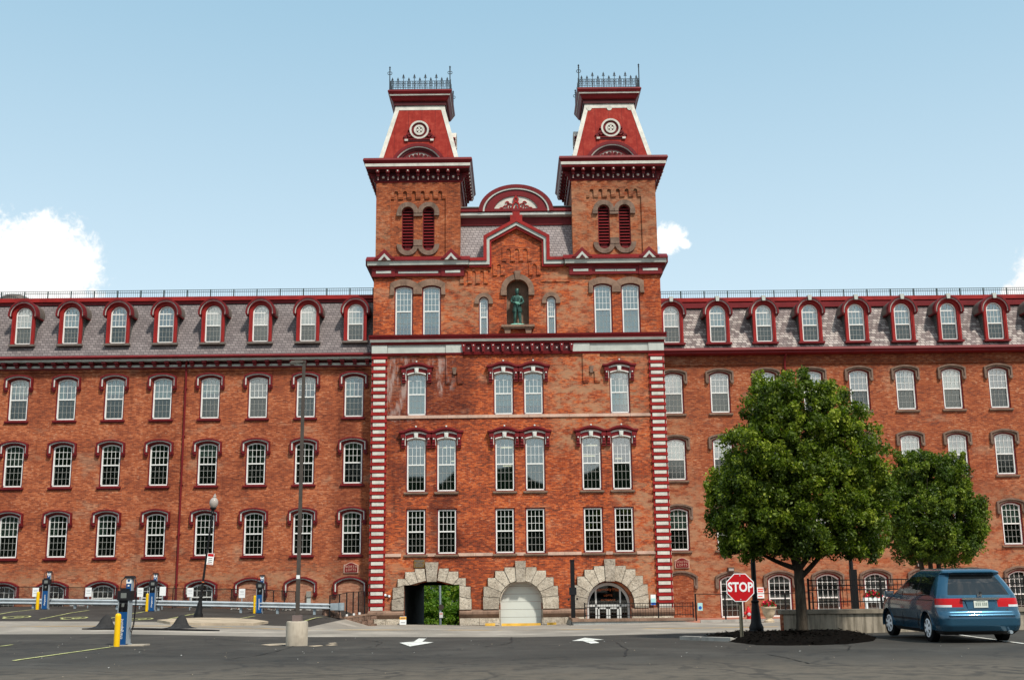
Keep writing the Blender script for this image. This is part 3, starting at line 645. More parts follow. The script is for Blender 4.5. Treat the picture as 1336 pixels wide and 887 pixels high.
mb.add([(RXE, 1, -1), (RXE, 14, -1), (RXE, 14, 15.75), (RXE, 1, 15.75)], [(0, 1, 2, 3)]); mb.add([(8.5, 14, -1), (RXE, 14, -1), (RXE, 14, 15.75), (8.5, 14, 15.75)], [(0, 1, 2, 3)])
mb.box(8.49, RXE, .93, 1.02, 14.86, 14.94)
part('wall', mb, 'brick_right', label='bright orange red brick wall of the wing right of the towers')
# bricked-up basement bays keep their hoods
for x in LX[6:] + [RX[0]]:
    right = x > 0; hm, mats = (hood_brown if right else hood_left)(1.30, 2.72, .26); zz = -.02 if not right else .08
    o = hm.build('window_hood', [M[k] for k in mats], mill, (x + (.0 if right else -.02), 1.0, zz))
    o['label'] = 'hood over a bricked up basement opening'
    b = MB(); b.prism(arch(1.40, 2.72, .26), -.012, .02); part('brick_infill', b, 'brick_right' if right else 'brick_new', loc=(x, 1.0, zz))
# inner rooms: cross wall and floors, so the panes look into depth
mb = MB()
for x0, x1 in ((LXE + .1, -8.5), (8.6, RXE - .1)):
    mb.box(x0, x1, 6.2, 6.35, -.8, 15.6)
    for z in (3.6, 7.6, 11.5): mb.box(x0, x1, 1.32, 6.2, z, z + .3)
    for i in range(9): mb.box(x0 + i * (x1 - x0) / 9 - .05, x0 + i * (x1 - x0) / 9 + .05, 1.32, 6.2, -.8, 15.6)
for z in (3.6, 7.05, 11.3, 15.6): mb.box(-8.2, 8.3, .35, 6.2, z, z + .3)
mb.box(-8.2, 8.3, 6.2, 6.35, 3.6, 20.5)
for x in (-4.0, -2.6, 3.0, 7.4): mb.box(x - .06, x + .06, .35, 6.2, 3.6, 20.4)
part('interior_wall', mb, 'interior')
# mansard roofs, dormers, gutters, railings
def roof(x0, x1, zb, zt, mat, rail_z, side):
    mb = MB(); mb.add([(x0, .62, zb), (x1, .62, zb), (x1, 2.12, zt), (x0, 2.12, zt)], [(0, 1, 2, 3)]); mb.add([(x0, .62, zb), (x0, 14, zb), (x0, 14, zt), (x0, 2.12, zt)], [(0, 1, 2, 3)]); mb.add([(x1, .62, zb), (x1, 14, zb), (x1, 14, zt), (x1, 2.12, zt)], [(0, 1, 2, 3)])
    mb.add([(x0, 2.12, zt), (x1, 2.12, zt), (x1, 14, zt), (x0, 14, zt)], [(0, 1, 2, 3)], 1); mb.add([(x0, 14, zb), (x1, 14, zb), (x1, 14, zt), (x0, 14, zt)], [(0, 1, 2, 3)])
    part('mansard_roof', mb, [mat, 'roof_metal'], label='even grey slate mansard of the left wing' if side == 'L' else 'patchy weathered slate mansard of the right wing')
    mb = MB(); mb.box(x0, x1, 1.86, 2.5, zt + .08, zt + .32); mb.box(x0, x1, 1.98, 2.4, zt - .10, zt + .08, 1)
    if side == 'R': mb.box(x0, x1, 1.80, 1.98, zt - .32, zt - .02, 1)
    part('roof_edge', mb, ['maroon_bright', 'maroon'])
    mb = MB(); zr = zt + .32
    n = int((x1 - x0) / 1.42); d = 1.42
    for i in range(n + 1):
        x = (x0 + .25 + i * d) if side == 'R' else (x1 - .4 - i * d); mb.box(x - .03, x + .03, 2.57, 2.63, zr, zr + .62)
    for z in (.08, .46, .60): mb.box(x0, x1, 2.585, 2.615, zr + z - .014, zr + z + .014)
    q = int((x1 - x0) / .13)
    for i in range(q): x = x0 + (x1 - x0) * (i + .5) / q; mb.box(x - .008, x + .008, 2.592, 2.608, zr + .08, zr + .60)
    part('roof_railing', mb, 'roof_rail')
roof(LXE, -8.3, 15.70, 19.28, 'slate_left', 19.6, 'L'); roof(8.42, RXE, 15.76, 18.84, 'slate_right', 19.15, 'R')
mb = MB(); mb.xprism([(.34, 15.74), (.28, 15.63), (.34, 15.56), (.62, 15.53), (.75, 15.74)], LXE, -8.4)
part('gutter', mb, 'maroon', label='maroon gutter along the left wing')
mb = MB(); mb.xprism([(.46, 15.54), (.50, 15.42), (1.0, 15.42), (1.0, 15.54)], LXE, -8.4, 1); mb.xprism([(.92, 15.42), (.92, 15.24), (1.0, 15.24), (1.0, 15.42)], LXE, -8.4, 2); mb.xprism([(.86, 15.24), (.86, 15.11), (1.0, 15.11), (1.0, 15.24)], LXE, -8.4, 1); mb.box(LXE, -8.4, .88, 1.0, 15.02, 15.10, 0)
x = -8.75
while x > LXE:
    mb.box(x - .12, x + .12, .54, .99, 15.29, 15.42, 0); mb.box(x - .10, x + .10, .70, .99, 15.13, 15.29, 0); x -= .735
part('eaves_cornice', mb, ['maroon', 'grey_trim', 'maroon_deep_shade'])  # dark frieze board carries the shade under the eave in its colour
mb = MB(); mb.xprism([(.42, 15.80), (.38, 15.66), (.52, 15.60), (.52, 15.50), (.70, 15.44), (1.0, 15.44), (1.0, 15.80)], 8.45, RXE)
part('gutter', mb, 'maroon', label='maroon gutter along the right wing')
for x, z0, z1 in ((-19.40, 1.4, 15.4), (15.75, .6, 15.3)):
    mb = MB(); mb.tube([(x + .1, .62, 15.55), (x, .80, 15.2), (x, .90, 14.7), (x, .92, z0)], .062, 8)
    for i in range(5): mb.box(x - .09, x + .09, .86, 1.0, z0 + 1.2 + i * 2.8, z0 + 1.26 + i * 2.8)
    part('downpipe', mb, 'maroon', smooth=True)
def make_dormer(side):
    Z = 1.78; mb = MB(); RO = .67; arc = lambda r, a0=-90, a1=90, n=20, z=Z: [(r * math.sin(R(a0 + (a1 - a0) * i / n)), z + r * math.cos(R(a0 + (a1 - a0) * i / n))) for i in range(n + 1)]
    O = [(-RO, 0)] + arc(RO) + [(RO, 0)]; I = [(-.49, 0)] + arc(.49) + [(.49, 0)]
    mb.band(I, O, 0, .16, 0); I2 = [(-.56, 0)] + arc(.56) + [(.56, 0)]; mb.band(I2, O, -.035, .01, 0)
    for s in (-1, 1):
        x0 = s * .64; x1 = s * .55; mb.xprism([(.14, .0), (.55, .0), (1.25, 1.45), (1.5, 2.3), (.14, 2.3)], min(x0, x1), max(x0, x1), 1)
    mb.box(-.76, .76, -.14, .2, -.13, -.01, 2); mb.prism([(-.55, .03)] + arc(.55) + [(.55, .03)], .36, .38, 3)
    root = mb.build('dormer', [M['maroon_bright'], M['slate_cheek'], M['maroon'] if side == 'R' else M['hood_metal'], M['interior']], mill)
    h = MB(); h.band(arc(.66, -98, 98), arc(.70, -98, 98), -.16, .2, 0); h.band(arc(.70, -98, 98), arc(.765, -98, 98), -.13, .2, 1); h.band(arc(.765, -98, 98), arc(.87, -98, 98), -.20, .2, 0)
    h.band(arc(.68, -97, 97), arc(.835, -97, 97), .2, 1.6, 2); h.band(arc(.835, -97, 97), arc(.86, -97, 97), -.10, 1.62, 2)
    for s in (-1, 1): h.box(s * .77 - .07, s * .77 + .07, -.10, 1.25, Z - .19, Z - .10, 0)
    if side == 'R': h.prism([(-.09, Z + .66), (-.12, Z + .96), (.12, Z + .96), (.09, Z + .66)], -.24, .1, 1)
    h.build('dormer_hood', [M['maroon'], M['grey_trim'], M['hood_metal']], root)
    w0 = make_window(.95, 2.22, .46, 4, 3, 3, .46 if side == 'L' else .44, None, None, 'glass_bright', 'glass_screen', 'maroon_bright', .07)
    w0.name = 'window_frame'; w0.parent = root; w0.location = (0, .02, .02)
    for ch in list(w0.children):
        ch.parent = root; ch.location = (0, .02, .02)
    return root
for side, XS, zb in (('L', LX, 16.58), ('R', RX, 16.20)):
    p = make_dormer(side)
    for k, x in enumerate(XS):
        if k == 0: o = p
        else:
            o = p.copy(); COL.objects.link(o)
            for ch in p.children:
                if ch.name.startswith('blind'): continue
                c = ch.copy(); COL.objects.link(c); c.parent = o
        o.location = (x + (.05 if side == 'L' else .0), .78 if side == 'L' else .60, zb - .04)
        b, bm_ = rw.choice([('half', 'curtain'), ('full', 'curtain_dark'), ('none', ''), ('full', 'curtain')]) if side == 'L' else rw.choice([('full', 'curtain'), ('full', 'curtain_dark'), ('half', 'curtain')])
        if b != 'none':
            me = blind_mesh(b, .95, 2.2, .46)
            if bm_ == 'curtain_dark': k2 = me.name + '_dark'; me2 = bpy.data.meshes.get(k2) or me.copy(); me2.name = k2; me = me2
            if not me.materials: me.materials.append(M[bm_])
            link('blind', me, o, (0, .02, .02))
mb = MB(); mb.lathe([(1.0, 0), (1.0, .25), (.85, .55), (.5, .72), (0.02, .78)], 20, (-31.0, 3.6, 19.5)); part('roof_vent', mb, 'hood_metal', smooth=True)

# ---- central pavilion
hc = []
for x, k in ((-5.78, 'PA'), (-.77, 'PAl'), (.955, 'PAr'), (5.93, 'PA')): window(k, x, 0, 11.98, 'full' if x < -5 else 'low', 'curtain', hc)
for x, k in ((-5.79, 'PBl'), (-4.06, 'PBr'), (-.74, 'PBl'), (.985, 'PBr'), (4.20, 'PBl'), (5.93, 'PBr')): window(k, x, 0, 7.63, 'none', 'curtain', hc)
for x in (-5.78, -4.03, -.77, .955, 4.21, 5.95): window('PC', x, 0, 4.15, 'none', 'curtain', hc)
for x in (-6.57, -4.94, 5.10, 6.73): window('P5', x, 0, 16.63, 'full' if x > 0 else 'low', 'curtain', hc)
for x in (-1.88, 2.07): window('PS', x, 0, 16.63, 'full', 'curtain', hc)
niche = arch(1.30, 2.78, .65, 18, .11, 17.18)
hc.append(niche)
PASS = [(-6.39, -1), (-6.39, 2.44), (-5.75, 2.44), (-5.45, 2.55), (-5.10, 2.62), (-4.87, 2.635), (-4.64, 2.62), (-4.29, 2.55), (-3.99, 2.44), (-3.35, 2.44), (-3.35, -1)]
GAR = arch(2.30, 3.55, 1.15, 20, .08, -1); DOOR = arch(2.44, 3.50, 1.22, 20, 4.96, -1)
for h_ in (PASS, GAR, DOOR): hc.append([(x, max(z, -.99)) for x, z in h_])
ol = [(-8.35, -1), (-8.35, 21.0), (-1.72, 21.0), (-1.72, 22.4), (XC, 23.35), (XC + 1.8, 22.4), (XC + 1.8, 21.0), (8.51, 21.0), (8.51, -1)]
# the three ground openings reach the ground: cut them out of the outline itself
base = []
for L_ in hc[-3:]: base += [(L_[0][0], -1)] + [p for p in L_[1:-1]] + [(L_[-1][0], -1)]
ol = [(-8.35, -1)] + base + [(8.51, -1), (8.51, 21.0), (XC + 1.8, 21.0), (XC + 1.8, 22.4), (XC, 23.35), (XC - 1.8, 22.4), (XC - 1.8, 21.0), (-8.35, 21.0)]
hc = hc[:-3]
mb = MB(); wall_with_holes(mb, ol, hc, 0.0, .30)
for x in (-8.35, 8.51): mb.add([(x, 0, -1), (x, 14, -1), (x, 14, 21), (x, 0, 21)], [(0, 1, 2, 3)])
for L_ in (GAR, DOOR):
    n = len(L_); mb.add([(x, 0, z) for x, z in L_] + [(x, .9, z) for x, z in L_], [(i, i + 1, i + 1 + n, i + n) for i in range(n - 1)], 0)
back = [(-8.35, -1), (-6.39, -1), (-6.39, 2.3), (-3.35, 2.3), (-3.35, -1), (8.51, -1), (8.51, 21), (-8.35, 21)]
wall_with_holes(mb, back, [], 14.0); mb.add([(-8.35, 0.3, 20.98), (8.51, .3, 20.98), (8.51, 14, 20.98), (-8.35, 14, 20.98)], [(0, 1, 2, 3)])
part('wall', mb, 'brick_centre', label='orange and dark stained brick front between the striped quoins')
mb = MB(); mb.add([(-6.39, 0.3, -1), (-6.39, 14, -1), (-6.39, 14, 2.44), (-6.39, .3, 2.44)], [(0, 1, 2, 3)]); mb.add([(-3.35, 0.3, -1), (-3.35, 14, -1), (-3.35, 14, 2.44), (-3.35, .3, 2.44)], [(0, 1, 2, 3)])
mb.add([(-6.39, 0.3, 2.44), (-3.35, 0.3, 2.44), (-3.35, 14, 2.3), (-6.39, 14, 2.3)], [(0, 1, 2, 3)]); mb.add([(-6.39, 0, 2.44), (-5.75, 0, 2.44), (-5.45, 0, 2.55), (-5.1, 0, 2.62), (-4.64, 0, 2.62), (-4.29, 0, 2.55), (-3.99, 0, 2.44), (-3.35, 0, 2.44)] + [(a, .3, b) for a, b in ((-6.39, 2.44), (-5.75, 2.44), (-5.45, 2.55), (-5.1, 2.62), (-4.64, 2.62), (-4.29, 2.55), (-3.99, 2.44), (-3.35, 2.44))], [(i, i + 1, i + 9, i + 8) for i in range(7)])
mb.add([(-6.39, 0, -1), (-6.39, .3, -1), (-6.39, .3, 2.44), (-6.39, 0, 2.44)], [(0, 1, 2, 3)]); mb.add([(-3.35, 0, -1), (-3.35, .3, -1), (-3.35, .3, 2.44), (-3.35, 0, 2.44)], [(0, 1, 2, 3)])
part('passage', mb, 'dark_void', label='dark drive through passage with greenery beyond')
mb = MB(); n = len(niche); mb.add([(x, .55, z) for x, z in niche], [tuple(range(n))]); mb.add([(x, .3, z) for x, z in niche] + [(x, .55, z) for x, z in niche], [(i, i + 1, i + 1 + n, i + n) for i in range(n - 1)])
part('niche', mb, 'brownstone', label='arched statue niche')
# quoins
for x0, lab in ((-8.37, 'left'), (7.67, 'right')):
    mb = MB(); x1 = x0 + .86; mb.box(x0, x1, -.05, 1.0, 1.06, 15.46, 0); N = 35; d = (15.44 - 1.08) / N
    for i in range(N):
        z = 1.08 + i * d; mb.box(x0 - .03, x1 + .03, -.13, .3, z + .235, z + .375, 0); mb.box(x0 - .015, x1 + .015, -.09, .3, z + .20, z + .235, 0)
        mb.box(x0 + .09, x1 - .09, -.10, -.04, z + .005, z + .19, 1)
        mb.box(x0 - .045 if x0 < 0 else x1 - .01, x0 + .01 if x0 < 0 else x1 + .045, .12, .80, z + .005, z + .19, 1)
    part('quoin_strip', mb, ['maroon_bright', 'white_weathered'], label='maroon and white striped quoin at the %s corner' % lab)
# string courses, plinth, ledges
for z, segs in ((4.0, [(-7.5, -6.6), (-4.93 - .28, -4.93 + .28), (-3.4, -1.45), (-.2, .38), (1.62, 3.52), (4.88, 5.28), (6.6, 7.66)]), (11.78, [(-7.5, 7.66)])):
    for a, b in segs:
        mb = MB(); n = max(1, round((b - a) / 1.2))
        for i in range(n): mb.box(a + (b - a) * i / n + .006, a + (b - a) * (i + 1) / n - .006, -.07, .02, z, z + .17)
        part('string_course', mb, 'pink_stone')
for a, b in ((-8.4, -6.42), (-3.32, -1.13), (1.29, 3.70), (6.2, 8.56)):
    mb = MB(); mb.xprism([(-.14, .62), (-.22, .72), (-.30, .84), (-.30, .95), (-.22, 1.03), (-.02, 1.08), (0, 1.08), (0, .62)], a, b); part('plinth_ledge', mb, 'brownstone')
for a, b in ((-8.38, -6.42), (-3.32, -1.13), (1.29, 3.70), (6.2, 8.54)):
    mb = MB(); mb.box(a, b, -.14, .02, -1, .22); n = 2
    for i in range(n): mb.box(a + (b - a) * i / n + .01, a + (b - a) * (i + 1) / n - .01, -.17, .02, .24, .62)
    part('plinth', mb, 'limestone')
# stepped stone arches
def voussoirs(xc, inner, outer, key, label):
    """outer[i] = list of outline points of stone i between its two joints; inner[i] -> inner[i+1] along the opening"""
    mb = MB(); rr = random.Random(int(xc * 10) + 5)
    for s in (1, -1):
        for i, o in enumerate(outer):
            P = [inner[i]] + o + [inner[i + 1]]; c = (sum(p[0] for p in P) / len(P), sum(p[1] for p in P) / len(P))
            P = [(xc + s * (c[0] + (p[0] - c[0]) * .95), c[1] + (p[1] - c[1]) * .95) for p in P]
            mb.prism(P, -.20 - rr.random() * .05, .0)
    mb.prism([(xc + x, z) for x, z in key], -.30, 0)
    for s in (1, -1):
        for i, o in enumerate(outer): mb.prism([(xc + s * x, z) for x, z in ([inner[i]] + o + [inner[i + 1]])], -.12, 0, 1)
    return part('stone_arch', mb, ['limestone', 'joint'], label=label)
def semi(r, zc, angs): return [(r * math.sin(R(a)), zc + r * math.cos(R(a))) for a in angs]
angs = [11, 28, 45, 61, 76, 90]
def outer_std(t): # step corners relative to the photograph's arches
    z = lambda v: v + t
    return [[(.30, z(3.36)), (.90, z(3.36)), (.90, z(3.17))], [(.90, z(3.17)), (1.43, z(3.17)), (1.43, z(2.80))], [(1.43, z(2.80)), (1.84, z(2.80)), (1.84, z(2.33))], [(1.84, z(2.33)), (2.08, z(2.33)), (2.08, z(1.78))], [(2.08, z(1.78)), (2.11, z(1.78)), (2.11, 1.08)]]
ga = semi(1.20, 1.42, angs); ga[-1] = (1.20, 1.08)
voussoirs(.08, ga, outer_std(0), [(-.24, 2.55), (-.30, 3.70), (.30, 3.70), (.24, 2.55)], 'stepped stone arch round the white garage door')
da = semi(1.30, 1.28, angs); da[-1] = (1.30, 1.08)
voussoirs(5.06, [(x - .06 * 0, z) for x, z in da], outer_std(0.02), [(-.25, 2.53), (-.31, 3.74), (.31, 3.74), (.25, 2.53)], 'stepped stone arch round the glazed entrance')
pi_ = [(.30, 2.66), (.75, 2.56), (1.20, 2.44), (1.53, 2.44), (1.53, 1.80), (1.53, 1.08)]
voussoirs(-4.87, pi_, [[(.40, 3.34), (.94, 3.34), (.94, 3.17)], [(.94, 3.17), (1.49, 3.17), (1.49, 2.80)], [(1.49, 2.80), (1.90, 2.80), (1.90, 2.33)], [(1.90, 2.33), (2.17, 2.33), (2.17, 1.66)], [(2.17, 1.66), (2.22, 1.66), (2.22, 1.08)]], [(-.26, 2.62), (-.37, 3.68), (.37, 3.68), (.26, 2.62)], 'stepped stone lintel over the drive through passage')
mb = MB()
for a, b in ((-1.28, -1.07), (1.23, 1.44)): mb.box(a, b, -.12, .3, -1, 1.07)
mb.band([(.08 + x, z) for x, z in semi(1.13, 1.42, [-90 + 9 * i for i in range(21)])], [(.08 + x, z) for x, z in semi(1.22, 1.42, [-90 + 9 * i for i in range(21)])], -.10, .0); part('stone_jamb', mb, 'limestone')
mb = MB()
for i in range(7): mb.box(-1.06, 1.22, .36, .40, -.2 + i * .42, -.2 + i * .42 + .405)
part('garage_door', mb, 'garage', label='white panelled garage door'); 
mb = MB(); A = arch(2.16, 3.30, 1.08, 20, 4.96, -1); B = arch(2.42, 3.46, 1.21, 20, 4.96, -1); mb.band(A, B, .42, .56)
mb.box(3.9, 6.03, .43, .55, 1.15, 1.26)
for x in (4.28, 5.64): mb.box(x - .045, x + .045, .43, .55, -.3, arc_top(x - 4.96, 2.3, 3.4, 1.15) - 1.0)
for x in (4.42, 4.90, 5.02, 5.50): mb.box(x - .05, x + .05, .44, .54, -.3, 1.15)
mb.box(4.3, 5.62, .44, .54, 1.02, 1.15); mb.box(4.3, 5.62, .44, .54, -.1, .12)
d_ = part('entrance_door', mb, 'alu', label='aluminium framed glass double door under an arched fanlight')
mb = MB(); P = arch(2.3, 3.42, 1.15, 20, 4.96, -1); mb.prism(P, .49, .50); part('door_glass', mb, 'glass_dark' if 'glass_dark' in M else 'glass', d_)
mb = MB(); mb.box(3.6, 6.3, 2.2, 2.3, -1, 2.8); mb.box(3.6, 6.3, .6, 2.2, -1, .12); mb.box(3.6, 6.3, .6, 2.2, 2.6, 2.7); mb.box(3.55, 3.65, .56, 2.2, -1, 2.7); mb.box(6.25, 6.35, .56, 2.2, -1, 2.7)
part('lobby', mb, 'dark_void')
for tx, z, sz, ar in (('Harmony Mills', 2.03, .235, .13), ('LOFTS', 1.75, .14, 0), ('ENTRANCE', 1.50, .135, 0)):
    o = text_mesh('door_lettering', tx, sz, M['orange_letter'], d_, (4.97, .475, z), space=1.25 if ar == 0 else .95)
    if ar:
        for v in o.data.vertices: v.co.y += ar * (.5 - (v.co.x / .95) ** 2)
# belt cornice between the fourth and fifth floor
mb = MB(); a, b = -8.55, 8.72
mb.xprism([(-.40, 16.62), (-.36, 16.50), (-.30, 16.46), (-.30, 16.36), (0, 16.36), (0, 16.68)], a, b, 0); mb.xprism([(-.30, 16.355), (-.24, 16.22), (0, 16.22), (0, 16.355)], a + .06, b - .06, 1); mb.xprism([(-.20, 16.215), (-.14, 16.08), (0, 16.08), (0, 16.215)], a + .12, b - .12, 0)
mb.xprism([(-.16, 15.58), (-.12, 15.46), (0, 15.46), (0, 15.58)], a + .15, b - .15, 0)
for x0, x1, y in ((-8.40, -7.50, -.10), (-7.48, -4.12, -.05), (-4.10, -3.13, -.10), (3.27, 4.26, -.10), (4.28, 7.64, -.05), (7.66, 8.56, -.10)): mb.box(x0, x1, y, .1, 15.58, 16.08, 1)
part('belt_cornice', mb, ['maroon', 'grey_trim'])
mb = MB(); mb.box(-3.12, 3.26, -.06, .1, 15.58, 16.08, 0)
for i in range(12):
    x = -3.06 + i * (6.26 / 11); mb.prism([(x - .05, 15.60), (x - .12, 16.06), (x + .12, 16.06), (x + .05, 15.60)], -.24, -.05, 0); mb.lathe([(.0, -.29), (.03, -.28), (.04, -.23)], 8, (x, 0, 15.98), 1, 'y')
    if i < 11:
        xm = x + 6.26 / 22; mb.box(xm - .19, xm + .19, -.075, -.05, 15.66, 16.02, 2)
        for k in range(4): q = R(45 + 90 * k); mb.prism([(xm, 15.84), (xm + .03 * math.cos(q - .6), 15.84 + .03 * math.sin(q - .6)), (xm + .065 * math.cos(q), 15.84 + .065 * math.sin(q)), (xm + .03 * math.cos(q + .6), 15.84 + .03 * math.sin(q + .6))], -.09, -.07, 1)
part('bracket_frieze', mb, ['maroon', 'white', 'maroon_deep_shade'])
# brick pendants under the belt
for xc in (-3.60, 4.33):
    mb = MB(); mb.box(xc - .50, xc + .50, -.09, .0, 14.4, 15.46)
    for s in (-1, 1): mb.box(xc + s * .335 - .165, xc + s * .335 + .165, -.09, 0, 13.85, 14.4); mb.box(xc + s * .335 - .15, xc + s * .335 + .15, -.07, 0, 13.77, 13.85)
    mb.prism([(xc - .08, 14.33), (xc - .13, 14.72), (xc + .13, 14.72), (xc + .08, 14.33)], -.13, -.05, 1)
    part('brick_pendant', mb, ['brick_centre', 'hood_stone'])
# stone hoods of the fifth floor
mb = MB()
def arcs(xc, zc, r0, r1, a0, a1, y0, y1, m=0, n=14, sq=1.0):
    A = [(xc + r0 * math.sin(R(a0 + (a1 - a0) * i / n)), zc + sq * r0 * math.cos(R(a0 + (a1 - a0) * i / n))) for i in range(n + 1)]
    B = [(xc + r1 * math.sin(R(a0 + (a1 - a0) * i / n)), zc + sq * r1 * math.cos(R(a0 + (a1 - a0) * i / n))) for i in range(n + 1)]
    return A, B, y0, y1, m
for x0, x1 in ((-6.57, -4.94), (5.10, 6.73)):
    mb = MB()
    for x in (x0, x1):
        A = [(x + t_, 16.63 + arc_top(t_ * .98, .98 + .12, 3.01, .15)) for t_ in [-.55 + 1.1 * i / 12 for i in range(13)]]; B = [(x + t_ * 1.45, 19.78 + .24 * (1 - (i / 6 - 1) ** 2)) for i, t_ in enumerate([-.55 + 1.1 * i / 12 for i in range(13)])]
        mb.band(A, B, -.10, .02)
    for xa, xb in ((x0 - .80, x0 - .56), (x0 + .56, x1 - .56), (x1 + .56, x1 + .80)): mb.box(xa, xb, -.09, .02, 19.12, 19.78); 
    for xa, xb in ((x0 - .82, x0 - .58), (x1 + .58, x1 + .82)): mb.box(xa, xb, -.13, .02, 19.06, 19.18)
    part('stone_hood', mb, 'brownstone')
for x in (-1.88, 2.07):
    mb = MB(); mb.band(*arcs(x, 18.62, .29, .53, -90, 90, -.10, .02)[:4])
    for s in (-1, 1): mb.box(x + s * .41 - .13, x + s * .41 + .13, -.12, .02, 18.48, 18.62)
    part('stone_hood', mb, 'brownstone')
mb = MB(); mb.band(*arcs(.11, 19.28, .66, .97, -90, 90, -.14, .02, n=20)[:4])
for s in (-1, 1): mb.box(.11 + s * .815 - .17, .11 + s * .815 + .17, -.16, .02, 18.98, 19.28)
mb.prism([(.0, 19.90), (-.08, 20.42), (.30, 20.42), (.22, 19.90)], -.2, .02)
part('stone_hood', mb, 'brownstone')
mb = MB(); mb.box(-.86, 1.08, -.34, .5, 17.04, 17.17); mb.box(-.78, 1.0, -.26, .3, 16.95, 17.04)
for x in (-.50, .72): mb.prism([(x - .15, 16.68), (x - .19, 16.95), (x + .19, 16.95), (x + .15, 16.68)], -.2, .02)
part('statue_ledge', mb, 'brownstone')
# stepped corbel tables
mb = MB()
def comb(x0, n, pitch, slot, zt, zs, zb, y0=-.06, y1=.005, ends=True):
    for i in range(n):
        xc = x0 + i * pitch; A = [(xc + slot / 2 * math.sin(R(a)), zs + slot / 2 * math.cos(R(a))) for a in range(-90, 91, 30)]; mb.band(A, [(x, zt) for x, _ in A], y0, y1)
    for i in range(n + 1):
        xa = x0 + (i - 1) * pitch + slot / 2; xb = x0 + i * pitch - slot / 2
        if (i in (0, n)) and not ends: continue
        mb.box(xa, xb, y0, y1, zb, zt); mb.box(xa - .015, xb + .015, y0 - .02, y1, zb - .05, zb)
comb(-2.92, 3, .47, .24, 20.68, 20.36, 19.78); comb(-.97, 1, .47, .24, 20.95, 20.75, 20.25); comb(1.13, 1, .47, .24, 20.95, 20.75, 20.25)
comb(-.40, 3, .50, .26, 21.95, 21.68, 21.10); mb.box(1.5, 3.2, -.05, .005, 19.78, 19.90)
part('corbel_table', mb, 'brick_centre')
# middle cornice across the foot of the towers and the stepped gable
def midcor(a, b, ov):
    mb.xprism([(-.02, 21.42), (-.52, 21.12), (-.52, 21.04), (-.45, 21.03), (0, 21.03)], a - ov, b + ov, 0); mb.xprism([(-.45, 21.03), (-.40, 20.80), (0, 20.80), (0, 21.03)], a - ov + .08, b + ov - .08, 1); mb.xprism([(-.32, 20.80), (-.18, 20.66), (0, 20.66), (0, 20.80)], a - ov + .15, b + ov - .15, 0)
    mb.box(a - .04, b + .04, -.12, .3, 20.20, 20.66, 0)
for a, b, s in ((-8.40, -3.05, -1), (3.20, 8.57, 1)):
    mb = MB(); midcor(a, b, .38)
    for xa, xb in ((a, a + 1.28), (b - 1.28, b)):
        mb.box(xa - .03, xb + .03, -.18, .2, 20.16, 20.68, 0); mb.box(xa + .2, xb - .2, -.20, -.17, 20.36, 20.50, 1)
        xm = (xa + xb) / 2 + (.08 if xa == a else -.08)
        mb.prism([(xm - .60, 21.14), (xm, 21.74), (xm + .60, 21.14)], -.56, -.06, 0); mb.prism([(xm - .38, 21.05), (xm, 21.47), (xm + .38, 21.05)], -.58, -.5, 1); mb.prism([(xm - .18, 21.06), (xm, 21.28), (xm + .18, 21.06)], -.60, -.5, 2)
    for xa, xb in ((a + 1.5, a + 2.6), (b - 2.6, b - 1.5)): mb.box(xa, xb, -.145, -.11, 20.36, 20.48, 1)
    xm = (a + b) / 2; mb.box(xm - .06, xm + .06, -.145, -.11, 20.36, 20.48, 1)
    # the same cornice along the outer flank
    xo = a if s < 0 else b
    mb.box(min(xo, xo + s * .40), max(xo, xo + s * .40), -.3, 5.2, 20.82, 21.10, 0); mb.box(min(xo, xo + s * .1), max(xo, xo + s * .1), -.1, 5.2, 20.2, 20.66, 0)
    part('mid_cornice', mb, ['maroon', 'grey_trim', 'maroon_deep_shade'])
mb = MB()
def gpath(xw, zh, zs_, za): return [(-2.72, zh), (XC - xw, zh), (XC - xw, zs_), (XC, za), (XC + xw, zs_), (XC + xw, zh), (2.84, zh)]
O, A1, A2, I = gpath(1.95, 21.22, 22.55, 23.62), gpath(1.76, 21.04, 22.43, 23.41), gpath(1.60, 20.82, 22.31, 23.2), gpath(1.49, 20.68, 22.21, 23.03)
mb.band(A1, O, -.36, .35, 0); mb.band(A2, A1, -.28, .30, 1); mb.band(I, A2, -.20, .02, 0)
mb.prism([(XC - .36, 23.5), (XC - .36, 23.9), (XC - .22, 23.9), (XC - .22, 24.1), (XC + .22, 24.1), (XC + .22, 23.9), (XC + .36, 23.9), (XC + .36, 23.5)], -.1, .5, 0)
part('gable_cornice', mb, ['maroon_bright', 'grey_trim'])
mb = MB(); mb.prism([(XC - 1.86, 21.0), (XC - 1.86, 22.5), (XC, 23.5), (XC + 1.86, 22.5), (XC + 1.86, 21.0)], .36, 1.2); part('gable_roof', mb, 'roof_metal')
mb = MB(); mb.add([(-3.3, .25, 21.2), (3.45, .25, 21.2), (3.45, 1.05, 23.6), (-3.3, 1.05, 23.6)], [(0, 1, 2, 3)]); mb.box(-3.3, 3.45, 1.1, 6, 21, 23.6); part('slate_roof', mb, 'slate_mid', label='pale slate slope between the towers')
mb = MB(); mb.box(-3.3, 3.45, .95, 6, 23.58, 24.06, 0); mb.xprism([(.95, 24.06), (.62, 24.12), (.62, 24.28), (1.0, 24.28)], -3.3, 3.45, 1); mb.xprism([(.70, 24.28), (.55, 24.34), (.55, 24.50), (1.1, 24.60), (6, 24.75), (6, 24.28)], -3.3, 3.45, 0); mb.box(-3.3, 3.45, 1.1, 6, 24.76, 24.82, 2)
part('roof_cornice', mb, ['maroon', 'grey_trim', 'roof_metal'])
def ell(a, b, n=28, z=24.34): return [(XC - a * math.cos(math.pi * i / n), z + b * math.sin(math.pi * i / n)) for i in range(n + 1)]
